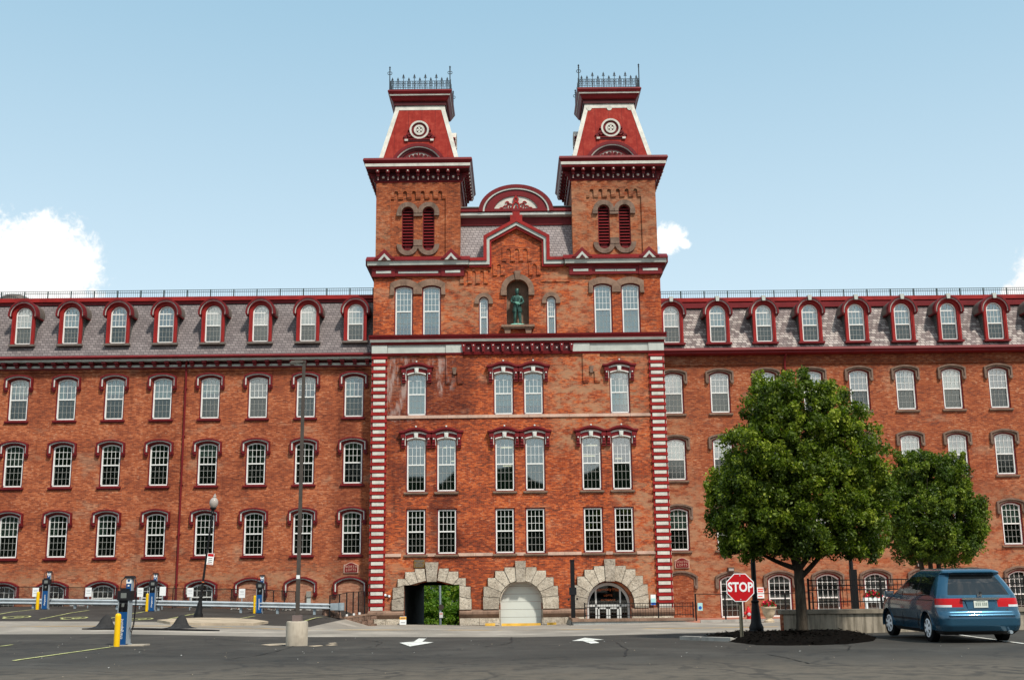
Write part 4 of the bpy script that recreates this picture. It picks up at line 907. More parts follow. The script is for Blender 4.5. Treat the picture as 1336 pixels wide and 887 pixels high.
mb = MB(); mb.band(ell(2.0, 1.46), ell(2.26, 1.68), .52, 3.5, 0); mb.band(ell(1.90, 1.37), ell(2.0, 1.46), .54, .9, 1); mb.band(ell(1.80, 1.29), ell(1.90, 1.37), .60, 1.2, 2); mb.band(ell(1.34, .98), ell(1.80, 1.29), .60, 1.2, 0); mb.prism(ell(1.34, .98), .67, 1.2, 3)
pd = part('pediment', mb, ['maroon', 'grey_trim', 'maroon_deep_shade', 'white_weathered'], label='round arched pediment with scroll carving')
def scroll(mb, cx, cz, r, turns, sg, y0, y1, th=.045, a0=0):
    n = 26; C_ = [(cx + sg * r * (1 - i / n * .86) * math.cos(a0 + turns * 2 * math.pi * i / n), cz + r * (1 - i / n * .86) * math.sin(a0 + turns * 2 * math.pi * i / n)) for i in range(n + 1)]
    A, B = [], []
    for i, p in enumerate(C_):
        q = C_[min(i + 1, n)]; o = C_[max(i - 1, 0)]; d = Vector((q[0] - o[0], q[1] - o[1])).normalized(); k = th * (1 - .45 * i / n); A.append((p[0] - d.y * k, p[1] + d.x * k)); B.append((p[0] + d.y * k, p[1] - d.x * k))
    mb.band(A, B, y0, y1)
mb = MB()
for s in (-1, 1):
    for cx, cz, r, tu in ((.34, 24.66, .20, 1.3), (.62, 24.56, .17, 1.2), (.86, 24.48, .13, 1.2), (.50, 24.86, .13, 1.1), (1.06, 24.42, .08, 1)): scroll(mb, XC + s * cx, cz, r, tu, s, .61, .68, .032)
mb.band([(XC - .20, 24.36), (XC - .12, 24.78), (XC, 24.9), (XC + .12, 24.78), (XC + .20, 24.36)], [(XC - .30, 24.36), (XC - .20, 24.85), (XC, 25.06), (XC + .20, 24.85), (XC + .30, 24.36)], .56, .68)
mb.band([(XC - .05, 24.98), (XC - .08, 25.08), (XC, 25.2), (XC + .08, 25.08), (XC + .05, 24.98)], [(XC - .14, 24.95), (XC - .18, 25.1), (XC, 25.36), (XC + .18, 25.1), (XC + .14, 24.95)], .56, .68)
mb.prism([(XC - .08, 24.36), (XC - .05, 24.7), (XC + .05, 24.7), (XC + .08, 24.36)], .58, .68); part('carving', mb, 'maroon_bright', pd)

# ---- towers
def tower(tx, label, scal):
    hw = 2.50; mb = MB(); LW, LZ0, LZ1 = .70, 21.79, 24.49
    lx = (tx - .62, tx + .62)
    oval = lambda x: [(x + LW / 2 * math.cos(R(a)), LZ1 - LW / 2 + LW / 2 * math.sin(R(a))) for a in range(0, 181, 15)] + [(x + LW / 2 * math.cos(R(a)), LZ0 + LW / 2 + LW / 2 * math.sin(R(a))) for a in range(180, 361, 15)]
    wall_with_holes(mb, [(tx - hw, 20.6), (tx + hw, 20.6), (tx + hw, 26.2), (tx - hw, 26.2)], [oval(x) for x in lx], .10, .4)
    for x in (tx - hw, tx + hw): mb.add([(x, .10, 20.6), (x, 5.1, 20.6), (x, 5.1, 26.2), (x, .1, 26.2)], [(0, 1, 2, 3)])
    mb.add([(tx - hw, 5.1, 20.6), (tx + hw, 5.1, 20.6), (tx + hw, 5.1, 26.2), (tx - hw, 5.1, 26.2)], [(0, 1, 2, 3)])
    for a, b in ((tx - hw - .01, tx - 1.64), (tx + 1.64, tx + hw + .01)): mb.box(a, b, 0, .12, 20.6, 26.0)
    mb.box(tx - 1.64, tx + 1.64, 0.0, .12, 25.52, 26.0)
    sv = MB(); n_, pitch, slot = 6, .525, .24
    for i in range(n_):
        xc = tx + (i - 2.5) * pitch; A = [(xc + slot / 2 * math.sin(R(a)), 25.36 + slot / 2 * math.cos(R(a))) for a in range(-90, 91, 30)]; mb.band(A, [(x, 25.52) for x, _ in A], 0.0, .11)
    for i in range(n_ + 1):
        xa = max(tx - 1.64, tx + (i - 3.5) * pitch + slot / 2); xb = min(tx + 1.64, tx + (i - 2.5) * pitch - slot / 2)
        mb.box(xa, xb, 0.0, .11, 25.08, 25.52); mb.box(xa, xb, .02, .11, 25.0, 25.08)
    root = part('tower', mb, 'brick_tower', label=label)
    mb = MB(); lo = MB()
    for x in lx:
        mb.band(*arcs(x, LZ1 - LW / 2, LW / 2 + .01, LW / 2 + .29, -95, 95, -.06, .12)[:4]); lo.band(*arcs(x, LZ0 + LW / 2, LW / 2 + .01, LW / 2 + .29, 85, 275, .0, .12)[:4])
    for z, q_ in ((LZ1 - LW / 2 - .22, mb), (LZ0 + LW / 2 - .05, lo)): q_.box(tx - .26, tx + .26, -.03, .12, z, z + .36)
    for s in (-1, 1): mb.box(tx + s * 1.12 - .16, tx + s * 1.12 + .14, -.05, .12, LZ1 - LW / 2 - .2, LZ1 - LW / 2)
    part('stone_hood', mb, 'hood_stone', root); part('stone_sill', lo, 'hood_stone', root)
    for x in lx:
        mb = MB(); n = 13
        o_ = oval(x); inn = [(x + (p[0] - x) * .86, (LZ0 + LZ1) / 2 + (p[1] - (LZ0 + LZ1) / 2) * .965) for p in o_]; mb.band(inn + inn[:1], o_ + o_[:1], .16, .34)
        for i in range(n):
            z = LZ0 + .16 + i * (LZ1 - LZ0 - .25) / n
            if i == 0: mb.box(x - .2, x + .2, .24, .28, z - .06, z + .30); continue
            half = LW / 2 - .03; dzt = max(0, z + .1 - (LZ1 - LW / 2)); dzb = max(0, (LZ0 + LW / 2) - z); k = max(dzt, dzb)
            half = math.sqrt(max(.01, half * half - k * k)); mb.xprism([(.14, z), (.14, z + .03), (.24, z + .115), (.24, z + .085)], x - half, x + half)
        part('louver', mb, 'maroon', root)
    mb = MB(); mb.box(tx - hw + .05, tx + hw - .05, .5, 5.0, 20.7, 26.1); part('tower_dark_fill', mb, 'dark_void', root)  # black box added behind the louvers for the unlit inside
    # bracketed cornice, the same on all four sides
    cy = 2.6
    mb = MB(); H = hw + .02
    def ring(h0, z0, h1, z1, m): mb.frustum((tx - h0, tx + h0, cy - h0, cy + h0, z0), (tx - h1, tx + h1, cy - h1, cy + h1, z1), m)
    ring(H + .06, 25.98, H + .12, 26.10, 0); ring(H + .08, 26.10, H + .08, 26.62, 2); ring(H + .55, 26.72, H + .60, 26.86, 0); ring(H + .61, 26.86, H + .62, 27.03, 1); ring(H + .62, 27.03, H + .74, 27.22, 0); ring(H + .74, 27.22, H + .70, 27.36, 0); ring(H + .15, 26.62, H + .55, 26.72, 2)
    one = MB(); nb = 9
    for i in range(nb):
        x = (i - 4) * .60; one.box(x - .10, x + .10, -H - .50, -H - .05, 26.52, 26.72, 0); one.box(x - .075, x + .075, -H - .34, -H - .05, 26.36, 26.52, 0); one.box(x - .06, x + .06, -H - .20, -H - .05, 26.14, 26.36, 0)
        one.lathe([(0.0, -H - .56), (.04, -H - .55), (.05, -H - .49)], 8, (x, 0, 26.62), 1, 'y'); one.box(x - .015, x + .015, -H - .22, -H - .19, 26.14, 26.40, 1)
        if i < nb - 1: one.lathe([(0, -H - .20), (.05, -H - .18), (.085, -H - .12), (.09, -H - .07)], 10, (x + .30, 0, 26.34), 1, 'y'); one.lathe([(.09, -H - .12), (.135, -H - .13), (.15, -H - .07)], 12, (x + .30, 0, 26.34), 0, 'y')
    for k in range(4):
        q = MB(); c_, s_ = math.cos(k * math.pi / 2), math.sin(k * math.pi / 2)
        q.v = [(tx + x * c_ - y * s_, cy + x * s_ + y * c_, z) for x, y, z in one.v]; q.f = one.f; q.m = one.m; mb.join(q)
    part('tower_cornice', mb, ['maroon', 'white_weathered', 'maroon_deep_shade'], root)
    # red sheet roof
    b0, b1, z0, z1 = 2.46, 1.47, 27.34, 31.36
    mb = MB(); mb.frustum((tx - b0, tx + b0, cy - b0, cy + b0, z0), (tx - b1, tx + b1, cy - b1, cy + b1, z1), 0)
    part('tower_roof', mb, 'red_sheet', root)
    mb = MB()
    for sx in (-1, 1):
        for sy in (-1, 1):
            w_ = .13; P0 = (tx + sx * (b0 + .02), cy + sy * (b0 + .02), z0); P1 = (tx + sx * (b1 + .02), cy + sy * (b1 + .02), z1)
            a = [(P0[0], P0[1], z0), (P0[0] - sx * w_ * 2, P0[1], z0), (P0[0] - sx * w_ * 2, P0[1] - sy * w_ * 2, z0), (P0[0], P0[1] - sy * w_ * 2, z0)]
            b = [(P1[0], P1[1], z1), (P1[0] - sx * w_ * 2, P1[1], z1), (P1[0] - sx * w_ * 2, P1[1] - sy * w_ * 2, z1), (P1[0], P1[1] - sy * w_ * 2, z1)]
            mb.add(a + b, [(0, 3, 2, 1), (4, 5, 6, 7), (0, 1, 5, 4), (1, 2, 6, 5), (2, 3, 7, 6), (3, 0, 4, 7)])
    mb.frustum((tx - b1 - .09, tx + b1 + .09, cy - b1 - .09, cy + b1 + .09, z1 - .28), (tx - b1 - .05, tx + b1 + .05, cy - b1 - .05, cy + b1 + .05, z1 + .02))
    if scal:
        for x in (-1.25, 0, 1.25): mb.lathe([(.16, -.02), (.16, .03)], 14, (tx + x, cy - b1 - .12, z1 - .30), 0, 'y')
    part('roof_trim', mb, 'white_weathered', root)
    mb = MB()
    def rg(h0, z0_, h1, z1_, m=0): mb.frustum((tx - h0, tx + h0, cy - h0, cy + h0, z0_), (tx - h1, tx + h1, cy - h1, cy + h1, z1_), m)
    rg(1.60, 31.38, 1.60, 31.62, 2); rg(1.66, 31.62, 1.72, 31.68, 0); rg(1.72, 31.68, 1.84, 31.92, 0); rg(1.86, 31.92, 1.88, 32.01, 1); rg(1.90, 32.01, 1.98, 32.18, 0); rg(1.98, 32.18, 1.94, 32.27, 0)
    part('roof_cornice', mb, ['maroon', 'white_weathered', 'maroon_deep_shade'], root)
    # arched hood at the foot of the roof and the medallion above, on three sides
    seg = lambda wd, ht, n=20: arch(2 * wd, ht, ht * .98, n)[1:-1]
    mb = MB(); F_ = -b0 - .28
    mb.band([(x, z) for x, z in seg(1.30, .74)], [(x, z) for x, z in seg(1.52, .92)], F_, F_ + 1.05, 0); mb.band(seg(1.22, .67), seg(1.30, .74), F_ + .05, F_ + .5, 1); mb.band(seg(1.02, .53), seg(1.22, .67), F_ + .14, F_ + .6, 2); mb.band(seg(.86, .42), seg(1.02, .53), F_ + .2, F_ + .6, 0); mb.prism(seg(.86, .42), F_ + .26, F_ + .5, 1)
    for s in (-1, 1):
        for cx, cz, r in ((.16, .16, .12), (.40, .12, .10), (.60, .07, .06)): scroll(mb, s * cx, cz, r, 1.2, s, F_ + .16, F_ + .27, .03)
    mb.prism([(-.08, 0), (-.05, .3), (0, .4), (.05, .3), (.08, 0)], F_ + .15, F_ + .27, 0); mb.m[-7:] = [0] * 7
    o = part('roof_arch', mb, ['maroon', 'white_weathered', 'maroon_deep_shade'], root, loc=(tx, cy, z0 + .20))
    for a in (-90, 90): c = o.copy(); COL.objects.link(c); c.rotation_euler = (0, 0, R(a))
    mb = MB(); zc = 29.55 - z0; yf = -(b0 - (b0 - b1) * zc / (z1 - z0)) - .20
    def disc(r0, r1, y, m): 
        A = [(r0 * math.cos(R(a)), zc + r0 * math.sin(R(a))) for a in range(0, 361, 15)]; B = [(r1 * math.cos(R(a)), zc + r1 * math.sin(R(a))) for a in range(0, 361, 15)]; mb.band(A, B, y, yf + .6, m)
    disc(.48, .59, yf - .06, 1); disc(.33, .48, yf + .04, 0); disc(.20, .33, yf - .03, 1); disc(.0, .20, yf + .02, 2)
    for k in range(4):
        q = k * math.pi / 2; c_, s_ = math.cos(q), math.sin(q); P = [(.02, -.03), (.17, -.075), (.17, .075), (.02, .03)]; mb.prism([(c_ * x - s_ * z, zc + s_ * x + c_ * z) for x, z in P], yf - .02, yf + .1, 1)
    for s in (-1, 1):
        for cx, cz, r in ((.62, -.34, .15), (.84, -.48, .10), (.56, -.02, .10)): scroll(mb, s * cx, zc + cz, r, 1.2, s, yf - .02, yf + .22, .05)
        mb.box(s * .78 - .10, s * .78 + .10, yf - .12, yf + .4, zc - .74, zc - .62, 1)
    mb.box(-.92, .92, yf - .06, yf + .3, zc - .64, zc - .58, 0); mb.box(-.70, .70, yf - .02, yf + .4, zc - .74, zc - .64, 2)
    o = part('medallion', mb, ['maroon', 'white_weathered', 'maroon_deep_shade'], root, loc=(tx, cy, z0))
    for a in (-90, 90): c = o.copy(); COL.objects.link(c); c.rotation_euler = (0, 0, R(a))
    # iron cresting
    mb = MB(); h = 1.86; zb = 32.27
    one = MB()
    for z in (.05, .17, .40, .58): one.box(-h, h, -h - .012, -h + .012, z - .014, z + .014)
    for i in range(-12, 13):
        x = i * h / 12.5; one.box(x - .011, x + .011, -h - .010, -h + .010, 0, .58)
    for i in range(11):
        x = -h + (i + .5) * 2 * h / 11; tall = i in (2, 4, 6, 8); H_ = 1.02 if tall else .80
        one.box(x - .018, x + .018, -h - .015, -h + .015, .05, H_)
        one.prism([(x - .07, H_ - .14), (x, H_ - .20), (x + .07, H_ - .14), (x, H_ + .05)], -h - .012, -h + .012); one.box(x - .09, x + .09, -h - .012, -h + .012, H_ - .24, H_ - .20)
        for s in (-1, 1):
            for z in (.29, .48): one.band(*[[(x + s * .075 + r * math.cos(R(a)), z + r * math.sin(R(a))) for a in range(0, 361, 45)] for r in (.035, .06)], -h - .01, -h + .01)
    for k in range(4):
        q = MB(); c_, s_ = math.cos(k * math.pi / 2), math.sin(k * math.pi / 2); q.v = [(tx + x * c_ - y * s_, cy + x * s_ + y * c_, z + zb) for x, y, z in one.v]; q.f = one.f; q.m = one.m; mb.join(q)
    for sx in (-1, 1):
        for sy in (-1, 1):
            X, Y = tx + sx * h, cy + sy * h; mb.tube([(X, Y, zb), (X, Y, zb + 1.45)], .035, 6); mb.lathe([(.0, 1.6), (.06, 1.5), (.03, 1.42), (.05, 1.36), (.02, 1.3)][::-1], 8, (X, Y, zb))
            if sx < 0 or scal is False:
                for s in (-1, 1):
                    mb.band([(X + s * (.065 + .05 * math.cos(R(a))), zb + 1.12 + .07 * math.sin(R(a))) for a in range(-150, 160, 30)], [(X + s * (.065 + .085 * math.cos(R(a))), zb + 1.12 + .105 * math.sin(R(a))) for a in range(-150, 160, 30)], Y - .012, Y + .012)
    part('cresting', mb, 'zinc', root)
    return root
tower(-5.76, 'left brick tower with red sheet roof and iron cresting', False)
tower(5.92, 'right brick tower with red sheet roof and iron cresting', True)

mb = MB()
for x, z, y, w_ in ((-4.0, 10.25, 1.6, .34), (-4.0, 9.55, 2.6, .25), (-.62, 10.2, 1.5, .35), (-.62, 9.25, 2.8, .25), (4.35, 10.28, 1.6, .32), (4.2, 9.75, 2.4, .4), (6.0, 9.6, 2.6, .2), (-6.45, 18.6, 1.8, .26), (6.75, 18.8, 1.7, .26)): mb.box(x - w_, x + w_, y, y + .16, z, z + .06)
part('ceiling_lamp', mb, 'warm_lamp', kind='stuff', label='lit ceiling lamps seen through the panes')

# ================================================================ things in front of the mill
def at_y(u, v, y):
    d = fw + r2 * ((u - 668) / F_PX) - u2 * ((v - 443.5) / F_PX); return CAM + d * ((y - CAM.y) / d.y)
def sub(name, mb, mats, parent, label=None, smooth=False, loc=(0, 0, 0), rot=None):
    mats = [M[k] for k in (mats if isinstance(mats, (list, tuple)) else [mats])]
    o = mb.build(name, mats, parent, loc, smooth, rot)
    if label: o['label'] = label
    return o
def gp(x, y): return (x, y, gz(x, y))
GA = 0.1
# ---- road paint
def poly_mark(name, pts, mat, lift=.014):
    P = [px(u, v) for u, v in pts]; mb = MB(); n = len(P); c = sum(P, Vector()) / n
    mb.add([(p.x, p.y, gz(p.x, p.y) + lift) for p in P], [tuple(range(n))]); o = mb.build(name, M[mat]); return o
def strip_mark(name, p0, p1, w_, mat, lift=.014, n=24, mb=None, dash=None):
    a, b = (Vector((p[0], p[1], 0)) for p in (p0, p1)); t_ = (b - a).normalized(); s_ = Vector((-t_.y, t_.x, 0)) * w_ / 2; own = mb is None; mb = mb or MB()
    for i in range(n):
        p = a + (b - a) * (i / n); q = a + (b - a) * ((i + 1) / n)
        mb.add([(p.x - s_.x, p.y - s_.y, gz(p.x, p.y) + lift), (q.x - s_.x, q.y - s_.y, gz(q.x, q.y) + lift), (q.x + s_.x, q.y + s_.y, gz(q.x, q.y) + lift), (p.x + s_.x, p.y + s_.y, gz(p.x, p.y) + lift)], [(0, 1, 2, 3)])
    return mb.build(name, M[mat]) if own else mb
o = poly_mark('road_arrow', [(521, 838.6), (540, 837.0), (546.5, 832.8), (556, 833.0), (551, 837.2), (566, 838.0), (535, 843.4)], 'paint_white'); tag(o, 'white painted arrow pointing towards the viewer, on the asphalt before the passage', 'road marking', 'painted lane arrows')
o = poly_mark('road_arrow', [(746, 836.2), (763, 832.0), (788, 834.6), (774, 835.2), (782, 838.8), (771, 839.6), (760, 836.2)], 'paint_white'); tag(o, 'white painted arrow pointing away to the mill, on the asphalt before the garage', 'road marking', 'painted lane arrows')
a, b = px(-40, 817.6), px(1015, 817.4); mb = MB(); strip_mark('', (a.x, a.y - .12), (b.x, b.y - .12), .11, 'paint_yellow', mb=mb, n=120); strip_mark('', (a.x, a.y + .14), (b.x, b.y + .14), .11, 'paint_yellow', mb=mb, n=120)
tag(mb.build('centre_line', M['paint_worn_yellow']), None, None, None, 'structure')
LINES = [((18, 862), (148, 843.5), 'nearest long stall line, running to the near yellow bollard'), ((-30, 846), (16, 841), 'short stall line at the left picture edge'), ((-6, 802), (45, 795), 'far stall line leading to the leftmost bollard'), ((52, 807.7), (116, 796), 'far stall line right of the leftmost charger'),
         ((141, 807), (189, 797.7), 'far stall line leading to the second far bollard'), ((212, 809), (257, 800), 'far stall line beside the leaning street lamp'), ((311, 807), (332, 803.5), 'short far stall line leading to the third far bollard'), ((395, 810.6), (412, 805.6), 'short far stall line beside the light pole')]
for (p, q, lab) in LINES:
    P, Q = px(*p), px(*q); tag(strip_mark('stall_line', P, Q, .10, 'paint_lime'), 'worn yellow green ' + lab, 'road marking', 'painted stall lines')
o = strip_mark('stall_line', px(412, 805.6), px(431, 805.8), .10, 'paint_lime'); tag(o, 'worn yellow green end line between light pole and stone wall', 'road marking', 'painted stall lines')
P, Q = px(1243, 827), px(1352, 842); tag(strip_mark('stall_line', P, Q, .11, 'paint_white'), 'white painted stall line running under the blue minivan', 'road marking', 'painted stall lines')
for (u, v), lab in (((22, 805), 'leftmost'), ((97, 806.2), 'middle'), ((183, 807.4), 'rightmost')):
    c = px(u, v); mb = MB(); n = 26
    ring = lambda rx, ry, cx=0: [(c.x + cx + rx * math.cos(2 * math.pi * i / n), c.y + ry * math.sin(2 * math.pi * i / n)) for i in range(n + 1)]
    for rx, ry, cx in ((.50, 1.0, 0), (.16, .45, .1)):
        A, B = ring(rx, ry, cx), ring(rx - .09, ry - .16, cx)
        mb.add([(x, y, gz(x, y) + .014) for x, y in A + B], [(i, i + 1, n + 2 + i, n + 1 + i) for i in range(n)])
    strip_mark('', (c.x - .5, c.y), (c.x - .75, c.y + .3), .08, '', mb=mb, n=2)
    tag(mb.build('charging_symbol', M['paint_lime']), 'worn green painted charging symbol on the far lot, %s of three' % lab, 'road marking', 'painted charging symbols')
mb = MB(); mb.box(-1.9, -1.35, -.75, -.55, .2, .36); mb.box(-1.0, 1.15, -.75, -.55, .2, .34); mb.box(1.5, 2.0, -.75, -.55, .2, .36)
tag(mb.build('painted_kerb', M['paint_yellow']), None, None, None, 'structure')
kerb('kerb', [(8.6, -8.9), (14, -8.9), (30, -8.7)], .13); kerb('kerb', [(4.42, -32.2), (4.85, -33.2), (5.45, -34.3)], .10, .22)
# raised island with sandy kerb on the left
isl = [px(u, v) for u, v in [(205, 811.2), (232, 809.0), (262, 808.2), (300, 808.4), (330, 810.2), (350, 813.0), (330, 815.6), (262, 815.8), (222, 814.2)]]
mb = MB(); n = len(isl); mb.add([(p.x, p.y, gz(p.x, p.y) - .05) for p in isl] + [(p.x, p.y, gz(p.x, p.y) + .10) for p in isl], [tuple(range(n, 2 * n))] + [(i, (i + 1) % n, (i + 1) % n + n, i + n) for i in range(n)])
tag(mb.build('pavement', M['pavement']), None, None, None, 'structure')

mb = MB(); rr = random.Random(4)
for pts, wd in (([(668, 831), (667, 838), (651, 841.5), (622, 844.5)], .07), ([(470, 833), (500, 838), (489, 843), (462, 846)], .05), ([(805, 838), (818, 847), (815, 858)], .06), ([(430, 861), (560, 859.5), (760, 856.5), (985, 851), (1160, 849)], .035), ([(560, 882), (700, 880), (905, 875.5)], .03), ([(1000, 853), (1030, 859), (1062, 866.5)], .05), ([(384, 842.5), (362, 849), (330, 856), (290, 860)], .05), ([(180, 848), (240, 853), (330, 851)], .03), ([(40, 872), (170, 878), (330, 876), (470, 881)], .035), ([(1090, 838), (1110, 843), (1106, 848), (1060, 851)], .04)):
    P = []
    for (a, b), (c_, d_) in zip(pts, pts[1:]):
        for k in range(6): f = k / 6; P.append(px(a + (c_ - a) * f + rr.uniform(-1.2, 1.2), b + (d_ - b) * f + rr.uniform(-.25, .25)))
    for p, q in zip(P, P[1:]):
        if (q - p).length < 6: strip_mark('', (p.x, p.y), (q.x, q.y), wd * rr.uniform(.25, .85), '', .008, 2, mb)
tag(mb.build('asphalt_crack', M['crack']), None, None, None, 'structure')
mb = MB()
for pl in ([(340, 841), (356, 839.3), (381, 839.0), (372, 841), (352, 842.2)], [(401, 842.6), (418, 841.4), (422, 842.4), (410, 843.4)], [(424, 841.4), (434, 840.4), (441, 841.2), (432, 842.2)], [(428, 838.8), (437, 838.2), (440, 839), (431, 839.6)]):
    Q = [px(*q) for q in pl]; mb.add([(p.x, p.y, gz(p.x, p.y) + .009) for p in Q], [tuple(range(len(Q)))])
tag(mb.build('concrete_patch', M['pavement']), None, None, None, 'structure')
mb = MB(); rr = random.Random(12)
for i in range(110):
    x = rr.uniform(-16, 11); y = rr.uniform(-46, -26); s = rr.uniform(.012, .035); z = gz(x, y); a = rr.uniform(0, 3); mb.add([(x + s * math.cos(a + k * 1.57) * (1 if k % 2 else .6), y + s * math.sin(a + k * 1.57), z + .012 + .01 * (k % 2)) for k in range(4)], [(0, 1, 2, 3)], i % 2)
tag(mb.build('litter', [M['paint_white'], M['pavement']]), 'tiny pale specks of litter and dry leaves on the asphalt', 'litter', None, 'stuff')
# ---- tall light pole on a concrete drum
c = px(387, 842); t_ = thing('light_pole', 'tall dark bronze parking lot light pole on a round concrete base', 'light pole', tuple(c))
mb = MB(); mb.lathe([(.295, -.2), (.295, .60), (.285, .64), (.26, .65)], 28); sub('concrete_base', mb, 'concrete', t_, smooth=True)
mb = MB(); mb.cbox(0, 0, .65, .24, .24, .16); sub('base_cover', mb, 'brown_cover', t_)
mb = MB(); mb.frustum((-.050, .050, -.050, .050, .81), (-.040, .040, -.040, .040, 7.82)); sub('pole', mb, 'steel_brown', t_)
mb = MB(); mb.cbox(0, 0, 7.80, .10, .10, .08); mb.frustum((-.40, -.02, -.10, .10, 7.80), (-.34, .0, -.07, .07, 7.87)); mb.box(-.38, -.1, -.08, .08, 7.785, 7.80, 1); sub('luminaire', mb, ['steel_brown', 'grey_trim'], t_)
mb = MB(); mb.box(-.045, .05, -.064, -.058, 1.78, 1.88); sub('sticker', mb, 'sign_white', t_)
# ---- post-top street lamps
def street_lamp(u, v, y, h, label, lean=0.0, globe=True, base=.20, rp=.055, name='street_lamp'):
    p = px(u, v) if y is None else Vector((at_y(u, v, y).x, y, 0)); p = Vector((p.x, p.y, gz(p.x, p.y)))
    t_ = thing(name, label, 'street lamp', tuple(p)); t_.rotation_euler = (0, lean, 0)
    mb = MB(); b = base; mb.lathe([(b * 1.05, -.15), (b * 1.05, .10), (b * .95, .14), (b * 1.0, .2), (b * .72, .34), (b * .66, .50), (rp * 1.5, .78), (rp * 1.25, .95), (rp * 1.5, .98), (rp * 1.5, 1.02), (rp, 1.05)], 16); sub('base', mb, 'iron', t_, smooth=True)
    mb = MB(); mb.tube([(0, 0, .9), (0, 0, h - .75)], [rp, rp * .72], 12); sub('pole', mb, 'iron', t_, smooth=True)
    mb = MB(); mb.lathe([(rp * .7, h - .80), (rp * 1.8, h - .76), (rp * 1.1, h - .68), (rp * 1.5, h - .60), (.15, h - .56), (.155, h - .52), (.12, h - .50)], 16); sub('collar', mb, 'iron', t_, smooth=True)
    if globe:
        mb = MB(); mb.lathe([(.12, h - .50), (.17, h - .42), (.195, h - .32), (.19, h - .22), (.14, h - .12), (.075, h - .07), (.06, h - .05), (.085, h - .02), (.06, h + .02), (.03, h + .05), (.035, h + .08), (.005, h + .12)], 20); sub('globe', mb, 'globe', t_, smooth=True)
    return t_
t_ = street_lamp(258, 808, None, 5.45, 'leaning black street lamp with frosted acorn globe and small parking sign', R(5.6), base=.21)
mb = MB(); mb.box(.06, .36, -.085, -.075, 2.42, 2.92, 0); mb.box(.08, .34, -.089, -.086, 2.78, 2.90, 1)
for z in (2.70, 2.62, 2.54): mb.box(.12, .30, -.089, -.086, z - .014, z + .014, 2)
mb.box(.10, .32, -.089, -.086, 2.455, 2.475, 1); sub('sign_panel', mb, ['sign_white', 'sign_red', 'ink'], t_)
mb = MB(); mb.lathe([(.056, 1.62), (.062, 1.64), (.056, 1.66)], 12); sub('orange_band', mb, 'orange_letter', t_)
street_lamp(987, 821, -28.0, 5.4, 'black street lamp with flared iron base rising into the big tree beside the stop sign', 0, base=.235, rp=.085)
p3 = at_y(1115, 793, -27.5); p3.z = gz(p3.x, -27.5)
t_ = thing('street_lamp', 'slim black street lamp behind the concrete wall fence between the two trees', 'street lamp', tuple(p3))
mb = MB(); mb.tube([(0, 0, 0), (-.05, 0, 5.2)], [.07, .055], 12); sub('pole', mb, 'iron', t_, smooth=True)
mb = MB(); mb.lathe([(.06, 5.2), (.15, 5.26), (.19, 5.42), (.18, 5.55), (.08, 5.70), (.01, 5.8)], 16, (-.05, 0, 0)); sub('globe', mb, 'globe', t_, smooth=True)
mb = MB(); mb.cbox(.02, -.02, 0, .20, .20, 1.90); sub('post_sleeve', mb, 'iron', t_)

# ---- charging stations and bollards
def charger():
    t_ = thing('charging_station', '', 'charging station')
    mb = MB(); mb.box(-.13, .13, -.10, -.02, .02, .92, 0); sub('blue_panel', mb, 'blue', t_)
    mb = MB(); mb.frustum((-.145, .19, -.02, .16, .0), (-.145, .19, -.02, .16, .06)); mb.box(.135, .165, -.10, .12, .06, 1.28); mb.box(-.16, -.135, -.10, .12, .06, 1.28); sub('side_panel', mb, 'charger_grey', t_)
    mb = MB(); mb.box(-.135, .135, -.075, .15, .92, 1.30); mb.frustum((-.185, .20, -.12, .15, 1.24), (-.20, .215, -.10, .13, 1.50)); mb.box(-.14, .14, -.05, .10, 1.50, 1.56)
    for s in (-1, 1): mb.tube([(s * .07 - .02, -.10, .99), (s * .07 + .03, -.17, 1.16)], .030, 8)
    h = sub('head', mb, 'black', t_)
    mb = MB(); mb.box(-.075, .09, -.128, -.12, 1.30, 1.44); sub('screen', mb, 'screen_grey', h)
    mb = MB(); mb.box(-.06, .06, -.085, -.078, 1.06, 1.16); sub('reader', mb, 'screen_grey', h)
    mb = MB(); mb.box(.02, .17, -.03, .07, 1.50, 1.62, 0); mb.box(.02, .17, -.03, .07, 1.62, 1.84, 0); mb.box(.02, .17, -.034, -.03, 1.70, 1.84, 1); mb.lathe([(.001, -.04), (.035, -.038), (.035, -.033)], 14, (.095, 0, 1.78), 0, 'y'); mb.box(.07, .12, -.04, -.033, 1.62, 1.66, 1); mb.box(.17, .20, -.03, .07, 1.30, 1.84, 2); sub('mast', mb, ['blue', 'sign_white', 'charger_grey'], t_)
    mb = MB(); mb.frustum((-.05, .25, -.06, .10, 1.84), (-.02, .22, -.05, .09, 1.91)); sub('cable_arm', mb, 'black', t_)
    for s, pts in ((-1, [(-.03, 0, 1.86), (-.13, -.02, 1.78), (-.14, -.03, 1.60), (-.13, -.06, 1.45)]), (1, [(.23, 0, 1.86), (.33, 0, 1.72), (.34, 0, 1.2), (.30, 0, .55), (.24, -.02, .35), (.20, -.05, .5)]), (1, [(.24, .04, 1.86), (.29, .05, 1.4), (.27, .05, .7), (.215, .03, .30)])):
        P = []
        for i in range(len(pts) - 1):
            for k in range(5): P.append(tuple(Vector(pts[i]).lerp(Vector(pts[i + 1]), k / 5)))
        P.append(pts[-1]); mb = MB(); mb.tube(P, .011, 6); sub('cable', mb, 'black', t_, smooth=True)
    o = text_mesh('lettering', 'chargepoint', .115, M['sign_white'], t_, (-.01, -.104, .46), (R(90), R(-90), 0), .002)
    return t_
def bollard():
    mb = MB(); mb.lathe([(.082, -.1), (.082, .80), (.078, .84), (.06, .87), (.03, .885), (.002, .89)], 18); return mb.build('bollard', M['yellow'], None, (0, 0, 0), True)
ch0, bo0 = charger(), bollard()
